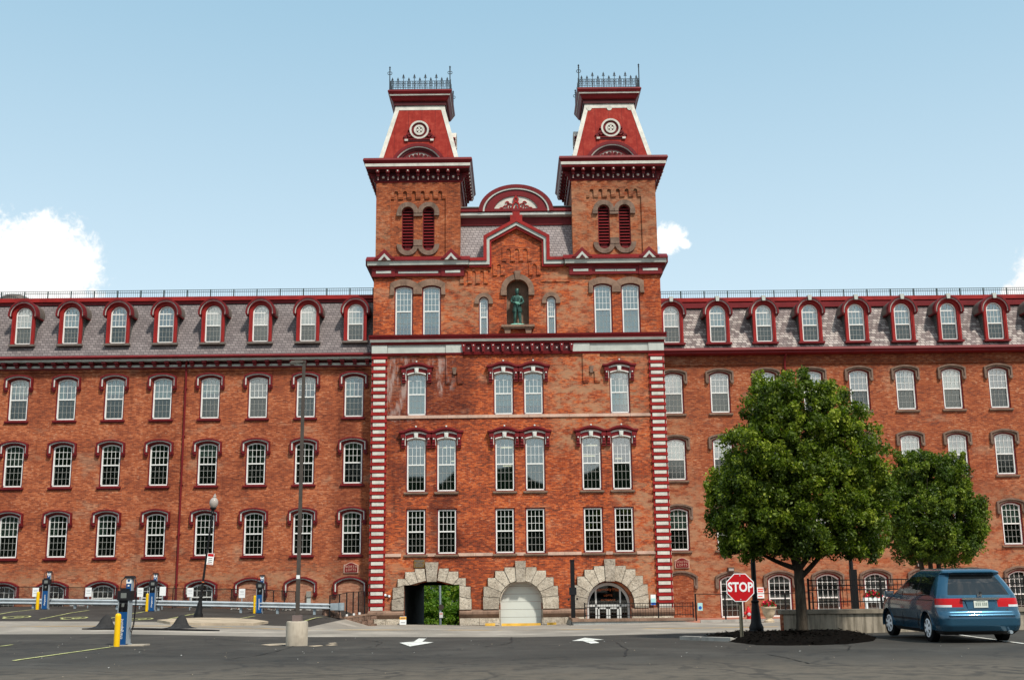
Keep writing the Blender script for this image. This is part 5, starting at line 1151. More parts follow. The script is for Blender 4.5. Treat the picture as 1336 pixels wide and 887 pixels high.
CH = [((160, 842), (152, 843), None, 'the nearest and tallest one', 'yellow bollard in front of the near charging station'), ((58.5, 793), (48.5, 794), -5.5, 'leftmost of the far ones', 'leftmost of the far yellow bollards'),
      ((198, 796.6), (191.5, 797.5), -5.5, 'far one just right of the nearest', 'far yellow bollard right behind the near charging station'), ((338, 801.5), (332, 803), -5.5, 'far one left of the tall light pole', 'far yellow bollard nearest the tall light pole')]
for i, (a, b, y, la, lb) in enumerate(CH):
    P = px(*a) if y is None else at_y(*a, y); Q = px(*b) if y is None else at_y(*b, y)
    o, q = (ch0, bo0) if i == 0 else (copy_tree(ch0), copy_tree(bo0))
    P.z = gz(P.x, P.y); Q.z = gz(Q.x, Q.y); o.location = P; q.location = Q; o.rotation_euler = (0, 0, R(-8 if i == 0 else 4))
    tag(o, 'blue and black electric car charger, ' + la, 'charging station', 'charging stations'); tag(q, lb, 'bollard', 'yellow bollards')
pd_ = px(160, 842); mb = MB(); mb.box(pd_.x - .3, pd_.x + .65, pd_.y - .22, pd_.y + .35, pd_.z - .1, pd_.z + .03); tag(mb.build('charger_pad', M['concrete']), None, None, None, 'structure')

# ---- remnant of a half-erased moving car, built as dark peaks on a flat sheet
A, B = px(139, 820.5), px(237, 820.5); t_ = thing('car_remnant', 'dark remnant of a half-erased car, a flat sheet with two peaks at the road edge', 'road hump', (0, 0, 0))
mb = MB(); c = (A + B) / 2; n = 40; cu = [(c.x + 2.55 * math.copysign(abs(math.cos(2 * math.pi * i / n)) ** .8, math.cos(2 * math.pi * i / n)) + .35, c.y - .35 + .42 * math.sin(2 * math.pi * i / n)) for i in range(n)]
mb.add([(x, y, gz(x, y)) for x, y in cu] + [(x, y, gz(x, y) + .035) for x, y in cu], [tuple(range(n, 2 * n))] + [(i, (i + 1) % n, (i + 1) % n + n, i + n) for i in range(n)]); sub('mat', mb, 'rubber', t_)
for P in (A, B):
    mb = MB(); prof = [(.70, .04), (.48, .07), (.34, .13), (.27, .22), (.20, .36), (.12, .47), (.05, .525), (.01, .53)]; mb.lathe(prof, 24)
    mb.v = [(x * (1.15 if x < 0 else .85), y * .55, z) for x, y, z in mb.v]; sub('remnant', mb, 'remnant_black', t_, None, True, (P.x, P.y, gz(P.x, P.y)))

# ---- guard rail, chain-link fence, signs along the left wing
def gr_pt(u, v): 
    y = -3.2 - 3.0 * u / 435; return at_y(u, v, y)
t_ = thing('guard_rail', 'long galvanised steel guard rail along the far edge of the charging lot', 'guard rail', (0, 0, 0)); mb = MB()
path = [gr_pt(u, v) for u, v in [(-60, 783.3), (0, 784.0), (150, 785.6), (300, 788.2), (432, 791.0)]]
prof = [(-.0, .155), (-.055, .12), (-.075, .085), (-.055, .05), (.01, .0), (-.055, -.05), (-.075, -.085), (-.055, -.12), (0, -.155)]
vs = [(p.x, p.y + a, p.z + b) for p in path for a, b in prof]; k = len(prof); mb.add(vs, [(i * k + j, i * k + j + 1, (i + 1) * k + j + 1, (i + 1) * k + j) for i in range(len(path) - 1) for j in range(k - 1)]); sub('beam', mb, 'galv', t_)
for i in range(11):
    f = (i + .55) / 11; q = f * (len(path) - 1); j = min(int(q), len(path) - 2); p = path[j].lerp(path[j + 1], q - j); mb = MB(); mb.box(p.x - .06, p.x + .06, p.y + .03, p.y + .16, gz(p.x, p.y + .1) - .2, p.z + .14); sub('post', mb, 'galv_dull', t_)
e = path[-1]; mb = MB(); mb.box(e.x - .02, e.x + .48, e.y - .10, e.y + .02, e.z - .17, e.z + .17); mb.lathe([(.08, -.18), (.17, -.18), (.17, .18), (.08, .18)], 14, (e.x + .50, e.y, e.z)); sub('end_terminal', mb, 'galv_dull', t_)
m, t, out = new_mat('chain_link'); P_ = t.obj(); x_, y_, z_ = t.xyz(P_); dg = []
for s in (1, -1):
    v_ = t.math('FRACT', t.math('MULTIPLY', t.math('ADD', t.math('ADD', x_, y_), t.math('MULTIPLY', z_, float(s))), 13.0)); dg.append(t.math('LESS_THAN', v_, .16))
wire = t.math('MAXIMUM', dg[0], dg[1]); mx = t.node('ShaderNodeMixShader', {0: wire}); b1 = t.node('ShaderNodeBsdfTransparent'); b2 = t.node('ShaderNodeBsdfPrincipled', {'Base Color': (.012, .012, .013, 1), 'Roughness': .5})
t.l.new(b1.outputs[0], mx.inputs[1]); t.l.new(b2.outputs[0], mx.inputs[2]); t.l.new(mx.outputs[0], out.inputs[0]); M['chain_link'] = m
def link_fence(label, pts, top, name='chain_link_fence', rails=True, mesh=True, rp=.028):
    """pts: [(u, y)] posts; top(u)->v of the rail"""
    t_ = thing(name, label, 'fence', (0, 0, 0)); P = []
    for u, v, y in pts:
        p = at_y(u, v, y); g = gz(p.x, y); P.append((p, g)); mb = MB(); mb.tube([(p.x, y, g - .1), (p.x, y, p.z + .02)], rp, 8); sub('post', mb, 'iron', t_)
    mb = MB(); ms = MB()
    for (p, g), (q, h) in zip(P, P[1:]):
        mb.tube([p, q], .018, 6); mb.tube([(p.x, p.y, g + .08), (q.x, q.y, h + .08)], .008, 4); ms.add([(p.x, p.y + .02, g + .05), (q.x, q.y + .02, h + .05), (q.x, q.y + .02, q.z), (p.x, p.y + .02, p.z)], [(0, 1, 2, 3)])
    sub('rail', mb, 'iron', t_)
    if mesh: sub('wire_mesh', ms, 'chain_link', t_)
    return t_
link_fence('black chain link fence behind the guard rail along the left wing', [(-40, 764.6, -1.0)] + [(u, 764.9 + u * .0105, -1.0) for u in (2, 78, 152, 226, 302)] + [(345, 769.3, -1.6), (357, 770, -1.8), (371.5, 770.6, -2.0), (386, 771.2, -2.2)], None)
link_fence('black chain link fence panels round the corner by the stone wall', [(430.5, 776.6, -6.2), (443, 775.0, -5.6), (452.5, 772.6, -4.2), (461, 771.9, -3.0), (468, 771.6, -2.0), (476, 771.2, -.6)], None, rp=.035)
SG = [(46, 772.2, 'leftmost white post sign behind the leftmost charger'), (115, 772.0, 'white post sign left of the second basement window'), (182.5, 772.3, 'white post sign just left of the far middle charger'), (212, 770.9, 'blank white post sign just right of the far middle charger'), (248, 772.4, 'white post sign left of the leaning street lamp'), (315.5, 773.6, 'white post sign left of the third far charger')]
for u, v, lab in SG:
    p = at_y(u, v, -3.05); g = gz(p.x, -3.0); t_ = thing('parking_sign', lab, 'sign', (p.x, -3.0, g), 0, 'white parking signs along the left wing')
    mb = MB(); mb.box(-.025, .025, 0, .03, -.1, p.z - g + .2); sub('post', mb, 'galv_dull', t_)
    mb = MB(); h = p.z - g; mb.box(-.165, .165, -.012, 0, h - .235, h + .235, 0)
    if u != 212:
        for z, w_ in ((.10, .11), (.04, .09), (-.06, .12)): mb.box(-w_, w_, -.016, -.012, h + z - .012, h + z + .012, 1)
    sub('panel', mb, ['sign_white', 'faint_ink'], t_)
p = at_y(100, 789.5, .86); t_ = thing('wall_sign', 'low wide white sign reading ICE in red on the basement wall', 'sign', (p.x, .93, p.z))
mb = MB(); mb.box(-.41, .41, -.02, .06, -.11, .11); sub('panel', mb, 'sign_white', t_); text_mesh('lettering', 'ICE', .16, M['sign_red_bright'], t_, (-.02, -.022, 0), depth=.002)
# ---- mill name signs and plaques
for (u, v, tx, lab) in ((458, 740.2, 'NORTH\nLOFTS', 'maroon wall sign reading NORTH LOFTS left of the striped quoin'), (889.8, 734.0, 'SOUTH\nLOFTS', 'maroon wall sign reading SOUTH LOFTS right of the striped quoin')):
    p = at_y(u, v, .95); t_ = thing('wall_sign', lab, 'sign', (p.x, .96, p.z - .29))
    sh = lambda w_, h, r_: [(-w_, 0), (-w_, h), (-w_ + r_, h)] + [((-w_ + r_) + (2 * w_ - 2 * r_) * i / 10, h + .12 * math.sin(math.pi * i / 10)) for i in range(11)] + [(w_ - r_, h), (w_, h), (w_, 0)]
    mb = MB(); mb.prism(sh(.41, .46, .08), -.03, .04); f_ = sub('frame', mb, 'pink_stone', t_); mb = MB(); mb.prism([(x, z + .035) for x, z in sh(.365, .40, .08)], -.045, .0); sub('panel', mb, 'maroon', t_)
    text_mesh('lettering', tx, .185, M['gold_letter'], t_, (0, -.047, .255), depth=.002, line=.95, space=1.15)
p = at_y(547, 734.8, -.05); t_ = thing('plaque', 'small brass plaque at the left of the passage keystone', 'plaque', (p.x, -.03, p.z)); mb = MB(); mb.box(-.30, .30, -.03, .03, -.22, .22); sub('plate', mb, 'brass', t_)
mb = MB(); mb.box(-.26, .26, -.036, -.03, .12, .17); mb.box(-.18, .18, -.036, -.03, .02, .06); mb.box(-.24, .24, -.036, -.03, -.08, -.04); mb.box(-.2, .2, -.036, -.03, -.16, -.13); sub('relief', mb, 'ink', t_)
p = at_y(525.8, 812, -.4); t_ = thing('caution_sign', 'small white sign with yellow top leaning on the stone plinth left of the passage', 'sign', (p.x, -.42, gz(p.x, -.4)))
mb = MB(); mb.box(-.18, .18, -.02, .0, .02, .46, 0); mb.box(-.18, .18, -.024, -.02, .30, .44, 1); mb.box(-.13, .13, -.027, -.024, .35, .39, 2); mb.box(-.12, .12, -.024, -.02, .12, .15, 2); sub('panel', mb, ['sign_white', 'paint_orange', 'ink'], t_)
for (u, v, y, lab) in ((505.5, 776.5, -.1, 'pair of small white floodlights beside the left quoin'),):
    p = at_y(u, v, y); t_ = thing('floodlight', lab, 'lamp', (p.x, -.02, p.z))
    mb = MB(); mb.box(-.10, .10, -.03, .03, -.06, .04); sub('bracket', mb, 'ink', t_)
    for s in (-1, 1): mb = MB(); mb.lathe([(.03, .05), (.05, 0), (.065, -.14), (.02, -.15)], 12, (s * .11, 0, -.03 * s), 0, 'y'); sub('lamp_head', mb, 'sign_white', t_, smooth=True)
for (u, v, lab) in ((954, 742.6, 'grey wall lamp above the tall window behind the stop sign'), (1201, 736.5, 'grey wall lamp behind the small tree')):
    p = at_y(u, v, .8); t_ = thing('wall_lamp', lab, 'lamp', (p.x, 1.0, p.z), 0, 'grey wall lamps'); mb = MB(); mb.box(-.17, .17, -.22, .0, -.10, .12); sub('housing', mb, 'steel_brown', t_); mb = MB(); mb.box(-.14, .14, -.232, -.22, -.07, .06); sub('lens', mb, 'globe', t_)
p = at_y(402.5, 778, .8); t_ = thing('meter_box', 'grey electric meter box with pipe on the bricked basement bay', 'meter box', (p.x, .99, p.z)); mb = MB(); mb.box(-.13, .13, -.2, 0, -.02, .30); sub('cabinet', mb, 'box_grey', t_); mb = MB(); mb.box(-.11, .11, -.15, 0, -.95, -.02); sub('conduit', mb, 'grey_trim', t_)
# ---- statue
p = at_y(675.5, 424, .0); st = thing('statue', 'green bronze standing statue of a man in a coat in the arched niche', 'statue', (p.x - .02, .06, 17.17))
mb = MB(); mb.lathe([(.34, 0), (.36, .03), (.33, .07), (.28, .09)], 18); mb.v = [(x * 1.15, y * .8, z) for x, y, z in mb.v]; sub('plinth', mb, 'verdigris', st, smooth=True)
def skin_figure(name, joints, edges, mat, parent, root=0, levels=1):
    me = bpy.data.meshes.new(name); me.from_pydata([j[:3] for j in joints], edges, []); o = link(name, me, parent)
    o.modifiers.new('skin', 'SKIN'); sv = me.skin_vertices[0].data
    for i, j in enumerate(joints): sv[i].radius = (j[3], j[4] if len(j) > 4 else j[3])
    sv[root].use_root = True; s = o.modifiers.new('sub', 'SUBSURF'); s.levels = s.render_levels = levels
    dg_ = bpy.context.evaluated_depsgraph_get(); m2 = bpy.data.meshes.new_from_object(o.evaluated_get(dg_)); o.modifiers.clear(); o.data = m2; m2.materials.append(M[mat])
    m2.polygons.foreach_set('use_smooth', [True] * len(m2.polygons)); return o
J = [(0, 0, 1.02, .17, .14), (0, -.01, 1.22, .165, .13), (0, -.01, 1.45, .20, .14), (0, 0, 1.60, .10, .09), (0, -.01, 1.68, .062, .065),   # pelvis .. neck
     (-.10, 0, .92, .125), (-.12, -.02, .55, .095), (-.13, .02, .22, .075), (-.13, .02, .12, .06), (-.15, -.14, .10, .05),                 # left leg
     (.10, 0, .92, .125), (.13, -.06, .55, .095), (.16, -.06, .22, .075), (.16, -.06, .12, .06), (.20, -.21, .10, .05),
     (-.23, 0, 1.53, .085), (-.31, .0, 1.27, .075), (-.16, -.20, 1.20, .055), (-.07, -.23, 1.20, .045), (.23, 0, 1.53, .085), (.33, -.01, 1.27, .075), (.20, -.20, 1.14, .055), (.10, -.24, 1.13, .045)]
Ed = [(0, 1), (1, 2), (2, 3), (3, 4), (0, 5), (5, 6), (6, 7), (7, 8), (8, 9), (0, 10), (10, 11), (11, 12), (12, 13), (13, 14), (2, 15), (15, 16), (16, 17), (17, 18), (2, 19), (19, 20), (20, 21), (21, 22)]
body = skin_figure('body', J, Ed, 'bronze', st, 0, 2)
mb = MB(); mb.lathe([(.02, 1.66), (.075, 1.69), (.098, 1.76), (.108, 1.84), (.10, 1.92), (.07, 1.97), (.01, 1.985)], 16); mb.v = [(x * .92, y * 1.08 - .015, z) for x, y, z in mb.v]
mb.add([(-.02, -.115, 1.84), (.02, -.115, 1.84), (.022, -.145, 1.795), (-.022, -.145, 1.795), (0, -.10, 1.78)], [(0, 1, 2, 3), (3, 2, 4)]); mb.lathe([(.01, 1.88), (.105, 1.87), (.118, 1.92), (.09, 1.99), (.01, 2.01)], 14, (0, .012, 0)); sub('head', mb, 'bronze', st, smooth=True)
mb = MB()   # open frock coat
for s in (-1, 1):
    pr = [(.03, -.15), (.10, -.175), (.19, -.10), (.22, .02), (.18, .14), (.0, .17)]; rings = []
    for z, k in ((1.50, .93), (1.25, .88), (1.02, 1.0), (.84, 1.08), (.72, 1.12)): rings.append([(s * (x * k + (.02 if z < .9 else 0)), y * k * .95 - .01, z) for x, y in pr])
    vs = [p for r in rings for p in r]; k = len(pr); mb.add(vs, [(i * k + j, i * k + j + 1, (i + 1) * k + j + 1, (i + 1) * k + j) for i in range(len(rings) - 1) for j in range(k - 1)])
sub('coat', mb, 'bronze', st, smooth=True)
mb = MB()
for x, z, s in ((-.06, 1.19, -1), (.09, 1.12, 1)):
    mb.lathe([(.01, -.05), (.045, -.02), (.05, .02), (.03, .05)], 10, (x, -.245, z), 0, 'x')
    for k in range(4): mb.tube([(x + s * -.02 + .0, -.25, z + .035 - .022 * k), (x - s * .07, -.262 + .006 * k, z + .03 - .022 * k), (x - s * .10, -.24, z + .015 - .02 * k)], [.013, .012, .009], 6)
    mb.tube([(x, -.27, z + .03), (x - s * .05, -.30, z + .05)], [.015, .011], 6)
mb.box(-.03, .10, -.30, -.27, 1.12, 1.22); sub('hands', mb, 'verdigris', st, smooth=True); st.scale = (1.12, 1.0, 1.12)
# ---- entrance ramp, railing, black post, stone walls
y0 = -4.2; a, b = at_y(746, 803, y0), at_y(907, 806, y0); zc = 1.0
P0, P1 = at_y(748, 804, y0), at_y(905, 804, y0); zt = at_y(800, 806.5, y0).z
t_ = thing('ramp_wall', 'low curved concrete ramp wall with brown coping before the glazed entrance', 'wall', (0, 0, 0)); mb = MB(); mb.box(P0.x, P1.x, y0, y0 + .28, -.2, zt - .14); mb.box(P0.x, P0.x + .28, y0 + .28, -.2, -.2, zt - .14); sub('wall', mb, 'ramp_conc', t_)
mb = MB(); mb.box(P0.x - .05, P1.x + .05, y0 - .06, y0 + .34, zt - .14, zt); mb.box(P0.x - .05, P0.x + .33, y0 + .34, -.2, zt - .14, zt + .001); sub('coping', mb, 'brownstone', t_)
def railing(label, x0, x1, y, z0, z1, posts, rails, sp, name='railing', zs=None, rp=.03):
    t_ = thing(name, label, 'railing', (0, 0, 0))
    for x in posts: mb = MB(); mb.box(x - rp, x + rp, y - rp, y + rp, z0, z1 + .06); sub('post', mb, 'iron', t_)
    mb = MB()
    for z in rails: mb.box(x0, x1, y - .016, y + .016, z - .016, z + .016)
    sub('rail', mb, 'iron', t_)
    mb = MB(); n = int((x1 - x0) / sp)
    for i in range(1, n): x = x0 + (x1 - x0) * i / n; mb.box(x - .008, x + .008, y - .008, y + .008, (zs or z0 + .1), z1)
    sub('pickets', mb, 'iron', t_); return t_
R0, R1 = at_y(763, 800, -4.05).x, at_y(904.5, 800, -4.05).x; zr = at_y(800, 787, -4.05).z
railing('black iron ramp railing before the glazed entrance', R0, R1, -4.05, zt, zr, [R0, at_y(859, 800, -4.05).x, R1], [zr, zr - .17, zt + .16], .135, zs=zt + .08)
p = at_y(748, 803, -2.6); zt2 = at_y(748, 731, -2.6).z; t_ = thing('square_post', 'tall square black post left of the glazed entrance', 'post', (p.x, -2.6, gz(p.x, -2.6))); mb = MB(); mb.cbox(0, 0, -.1, .22, .22, zt2 - t_.location.z + .1); mb.cbox(0, 0, zt2 - t_.location.z, .26, .26, .05); sub('shaft', mb, 'iron', t_)
mb = MB(); mb.box(-.19, .19, -.14, .14, 1.55, 1.95); mb.lathe([(.04, -.3), (.06, -.12), (.05, 0)], 10, (.22, 0, 1.35), 0, 'y'); mb.lathe([(.04, -.3), (.06, -.12), (.05, 0)], 10, (-.24, 0, 1.32), 0, 'y'); sub('fittings', mb, 'black', t_)
p = at_y(852, 782, -.1); t_ = thing('accessible_sign', 'white and teal accessible entrance sign on the wall right of the entrance', 'sign', (p.x, -.20, p.z)); mb = MB(); mb.box(-.14, .14, -.02, .02, -.28, .28, 0); mb.box(-.13, .13, -.024, -.02, -.14, .08, 1); mb.box(-.13, .13, -.026, -.02, -.27, -.14, 2); sub('panel', mb, ['sign_white', 'sign_teal', 'sign_blue'], t_)
p = at_y(913, 791, -3.2); t_ = thing('accessible_sign', 'teal sign with blue dot on the fence post left of the stop sign', 'sign', (p.x, -3.3, p.z)); mb = MB(); mb.box(-.13, .13, -.02, .0, -.20, .20, 0); mb.lathe([(.001, -.03), (.085, -.028), (.085, -.02)], 16, (0, 0, -.05), 1, 'y'); sub('panel', mb, ['sign_teal', 'sign_blue'], t_)
p = at_y(992.5, 773, .9); t_ = thing('parking_sign', 'white sign with red lettering on the wall beside the stop sign', 'sign', (p.x, .96, p.z)); mb = MB(); mb.box(-.20, .20, -.02, .04, -.30, .30, 0)
for z in (.20, .08): mb.box(-.15, .15, -.024, -.02, z - .045, z + .045, 1)
mb.box(-.15, .10, -.024, -.02, -.22, -.16, 1); sub('panel', mb, ['sign_white', 'sign_pink'], t_)
link_fence('thin black post and rail fence along the pavement behind the stop sign', [(907, 774.4, -3.2), (945.5, 774.8, -4.2), (1024, 773.5, -5.2), (1060, 772.8, -5.4)], None, 'post_fence', mesh=False, rp=.045)
# stone retaining wall
t_ = thing('stone_wall', 'low sloping brownstone block retaining wall left of the passage', 'wall', (0, 0, 0)); yw = -5.2; A, B = at_y(436, 806, yw), at_y(491, 798.5, -2.6); mb = MB(); rr = random.Random(3); N = 7
for i in range(N):
    for r_ in range(5):
        f0, f1 = i / N, (i + 1) / N; off = .5 / N if r_ % 2 else 0; f0 = max(0, f0 - off); f1 = min(1, f1 - off)
        xa, xb = A.x + (B.x - A.x) * f0, A.x + (B.x - A.x) * f1; ya, yb = yw + 2.6 * f0, yw + 2.6 * f1; za = A.z + (B.z - A.z) * (f0 + f1) / 2 - .10; d = (za + .2) / 5; j = rr.random() * .05
        z0, z1 = -.2 + r_ * d, -.2 + (r_ + 1) * d - .015
        mb.add([(xa + .008, ya - j, z0), (xb - .008, yb - j, z0), (xb - .008, yb + .35, z0), (xa + .008, ya + .35, z0), (xa + .008, ya - j, z1), (xb - .008, yb - j, z1), (xb - .008, yb + .35, z1), (xa + .008, ya + .35, z1)], [(0, 3, 2, 1), (4, 5, 6, 7), (0, 1, 5, 4), (1, 2, 6, 5), (2, 3, 7, 6), (3, 0, 4, 7)])
sub('blocks', mb, 'fieldstone', t_); mb = MB(); v0 = [(A.x - .08, yw - .1), (B.x, -2.7), (B.x, -2.2), (A.x - .08, yw + .45)]; mb.add([(x, y, (A.z if i in (0, 3) else B.z) - .10) for i, (x, y) in enumerate(v0)] + [(x, y, (A.z if i in (0, 3) else B.z)) for i, (x, y) in enumerate(v0)], [(0, 3, 2, 1), (4, 5, 6, 7), (0, 1, 5, 4), (1, 2, 6, 5), (2, 3, 7, 6), (3, 0, 4, 7)]); sub('coping', mb, 'brownstone', t_)
for i, (u, v) in enumerate(((452.5, 801.3), (461.8, 800.2), (469.2, 798.9))):
    p = at_y(u, v, -4.2 + i * .55); mb = MB(); g = p.z - .12; mb.cbox(0, 0, 0, .10, .10, .14); o = mb.build('cap_light', M['sign_white'], None, (p.x, p.y, g)); tag(o, 'small white cap light on the stone wall, %s of three' % ('lowest', 'middle', 'topmost')[i], 'lamp', 'small white cap lights')
rr = random.Random(5)
for i, (u, v, s, mt) in enumerate(((428.5, 810, .30, 'fieldstone'), (434, 812.5, .17, 'pink_stone'), (438.5, 809, .24, 'fieldstone'))):
    p = at_y(u, v + 3, -5.8 + i * .1); mb = MB(); mb.frustum((-s, s, -s * .6, s * .6, -.05), (-s * .85, s * .8, -s * .5, s * .5, s * .95)); o = mb.build('stone_block', M[mt], None, (p.x, p.y, gz(p.x, p.y)), False, (0, 0, rr.random())); tag(o, ('brown stone block at the foot of the chain link corner post', 'small pale pink stone between two brown blocks', 'brown stone block leaning on the end of the stone wall')[i], 'stone', 'loose stone blocks')
rub = MB(); rr = random.Random(9)
for i in range(70):
    u = rr.uniform(300, 430); p = at_y(u, 798 + rr.random() * 4, -1.4 + rr.random() * 1.5); s = rr.uniform(.03, .10); p.z = gz(p.x, p.y); rub.lathe([(s * .6, -.02), (s, s * .3), (s * .7, s * .8), (.01, s)], 6, tuple(p))
tag(rub.build('rubble', M['kerb_stone']), 'pale stone rubble and litter along the foot of the left wing', 'rubble', None, 'stuff')
# ---- stop sign
c = Vector((5.72, -34.0, gz(5.72, -34.0) + .10)); t_ = thing('stop_sign', 'red octagonal stop sign on a rusty green post in the mulch bed', 'stop sign', tuple(c)); zc = at_y(969, 766, c.y).z - c.z
mb = MB(); mb.box(-.045, -.03, -.01, .03, -.2, zc + .33); mb.box(.03, .045, -.01, .03, -.2, zc + .33); mb.box(-.03, .03, .02, .03, -.2, zc + .33); sub('post', mb, 'post_green', t_)
oc = lambda r, cx=0: [(r * math.cos(R(22.5 + 45 * i)), r * math.sin(R(22.5 + 45 * i))) for i in range(8)]
mb = MB(); mb.prism(oc(.395), -.035, -.02, 0); mb.prism(oc(.372), -.039, -.035, 1); pn = sub('panel', mb, ['sign_white', 'sign_red'], t_, loc=(.012, 0, zc), rot=(0, R(.6), 0))
text_mesh('lettering', 'STOP', .335, M['sign_white'], pn, (0, -.041, 0), depth=.002, sx=.82, bold=.010, space=1.02)
for z in (.31, -.31): mb = MB(); mb.lathe([(.016, -.043), (.016, -.039)], 10, (0, 0, z), 0, 'y'); sub('bolt', mb, 'galv', pn)
# ---- mulch bed
mb = MB(); ring = [Vector((a_, b_, 0)) for a_, b_ in [(4.75, -32.0), (5.3, -34.0), (5.35, -35.6), (5.5, -36.8), (6.1, -37.3), (6.8, -37.4), (7.7, -37), (8.8, -35.4), (9.6, -33), (9.9, -31), (9.2, -30.2), (7.9, -30.1), (6.3, -29.6), (5.2, -30.4)]]
cc = Vector((7.3, -33.0, 0)); n = len(ring); K = 10; vs = []; fs = []; rr = random.Random(2)
rg = []
for i in range(n):
    for k in range(6): rg.append(ring[i].lerp(ring[(i + 1) % n], k / 6))
n = len(rg)
for k in range(K + 1):
    f = k / K
    for p in rg:
        q = p.lerp(cc, f); q.z = 0; vs.append((q.x + rr.uniform(-.03, .03), q.y + rr.uniform(-.03, .03), gz(q.x, q.y) - .01 + .17 * math.sin(min(1, f * 2.4) * math.pi / 2) + rr.uniform(-.03, .03) * (k > 0)))
for k in range(K):
    for i in range(n): fs.append((k * n + i, k * n + (i + 1) % n, (k + 1) * n + (i + 1) % n, (k + 1) * n + i))
mb.add(vs, fs); base_v = list(vs)
for i in range(1500):
    q = base_v[rr.randrange(n, len(base_v))]; s = rr.uniform(.02, .06); a = rr.uniform(0, 6.28); d = Vector((math.cos(a), math.sin(a), rr.uniform(-.3, .5))) * s; e = Vector((-math.sin(a), math.cos(a), rr.uniform(-.2, .4))) * s * .4; c_ = Vector(q) + Vector((rr.uniform(-.12, .12), rr.uniform(-.12, .12), .02)); mb.add([c_ - d - e, c_ + d - e, c_ + d + e, c_ - d + e], [(0, 1, 2, 3)])
mu = mb.build('mulch_bed', M['mulch']); tag(mu, 'mound of black mulch round the big tree and stop sign', 'mulch', None, 'stuff')
# ---- concrete plaza wall and fence
YW = -29.9; X0, X1 = 7.78, 27.0
t_ = thing('concrete_wall', 'low stained concrete retaining wall with coping behind the big tree', 'wall', (0, 0, 0)); mb = MB(); mb.box(X0, X1, YW, YW + .35, .6, 1.68); sub('wall', mb, 'wall_concrete', t_)
mb = MB(); mb.box(X0 - .07, X1, YW - .07, YW + .42, 1.68, 1.80); sub('coping', mb, 'dark_coping', t_); mb = MB(); mb.box(X0 - .03, X0, YW + .01, YW + .34, .6, 1.68); sub('end_brick', mb, 'brick_right', t_)
fx = [8.62 + 2.18 * i for i in range(9)]
railing('black iron fence standing on the concrete wall', 8.62, X1, YW + .17, 1.80, 2.66, fx, [2.66, 2.50, 2.37, 2.02], .128, 'iron_fence', 1.86, .028)
# ---- hydrant, planter urn, flower trough
p = at_y(977, 806, -7.2); g = gz(p.x, -7.2); t_ = thing('fire_hydrant', 'red fire hydrant behind the black street lamp base', 'hydrant', (p.x, -7.2, g)); mb = MB(); mb.lathe([(.16, -.05), (.16, .05), (.11, .06), (.10, .40), (.14, .42), (.14, .46), (.11, .50), (.10, .58), (.06, .66), (.03, .68), (.03, .73), (.01, .73)], 18); sub('barrel', mb, 'hydrant_red', t_, smooth=True)
for s in (-1, 1): mb = MB(); mb.lathe([(.06, .08), (.06, .16), (.075, .16), (.075, .21), (.02, .22)], 12, (0, 0, .38), 0, 'x'); mb.v = [(x * s, y, z) for x, y, z in mb.v]; sub('nozzle', mb, 'hydrant_red', t_, smooth=True)
mb = MB(); mb.lathe([(.085, -.10), (.085, -.17), (.02, -.18)], 14, (0, 0, .34), 0, 'y'); sub('front_cap', mb, 'galv', t_, smooth=True)
def flowers(mb, cx, cy, cz, rx, ry, h, n, seed, mr=0, mg=1):
    rr = random.Random(seed)
    for i in range(n):
        a = rr.uniform(0, 6.28); r_ = math.sqrt(rr.random()); x, y = cx + rx * r_ * math.cos(a), cy + ry * r_ * math.sin(a); z = cz + h * (1 - r_ * r_ * .6) * rr.uniform(.35, 1); s = rr.uniform(.035, .065); q = Matrix.Rotation(rr.uniform(0, 6.28), 3, Vector((rr.gauss(0, 1), rr.gauss(0, 1), rr.gauss(0, 1))).normalized())
        P = [Vector((x, y, z)) + q @ Vector(v) * s for v in ((-1, -.6, 0), (0, -1, .2), (1, -.5, 0), (.8, .7, .1), (0, 1, .2), (-.8, .6, 0))]; mb.add(P, [(0, 1, 2, 3, 4, 5)], mr if rr.random() < .62 else mg)
p = at_y(1003.5, 806, -10); g = gz(p.x, -10); t_ = thing('planter_urn', 'tan stone urn planter with red flowers beside the concrete wall', 'planter', (p.x, -10, g)); mb = MB(); mb.lathe([(.24, -.05), (.24, .08), (.17, .12), (.15, .20), (.22, .28), (.28, .42), (.31, .60), (.37, .66), (.37, .72), (.33, .72), (.30, .66), (.01, .64)], 24); sub('urn', mb, 'urn_stone', t_, smooth=True)
mb = MB(); flowers(mb, 0, 0, .70, .33, .33, .32, 260, 4); sub('flowers', mb, ['petal', 'leaf_green'], t_)
p = at_y(1139, 781, -20); g = gz(p.x, -20); t_ = thing('flower_trough', 'white trough of red flowers behind the iron fence left of the minivan', 'planter', (p.x, -20, p.z)); mb = MB(); mb.box(-.36, .36, -.12, .12, -.12, .06); mb.box(-.30, -.24, -.1, .1, g - p.z, -.12); mb.box(.24, .30, -.1, .1, g - p.z, -.12); sub('trough', mb, 'sign_white', t_); mb = MB(); flowers(mb, 0, 0, .02, .36, .14, .30, 240, 6); sub('flowers', mb, ['petal', 'leaf_green'], t_)

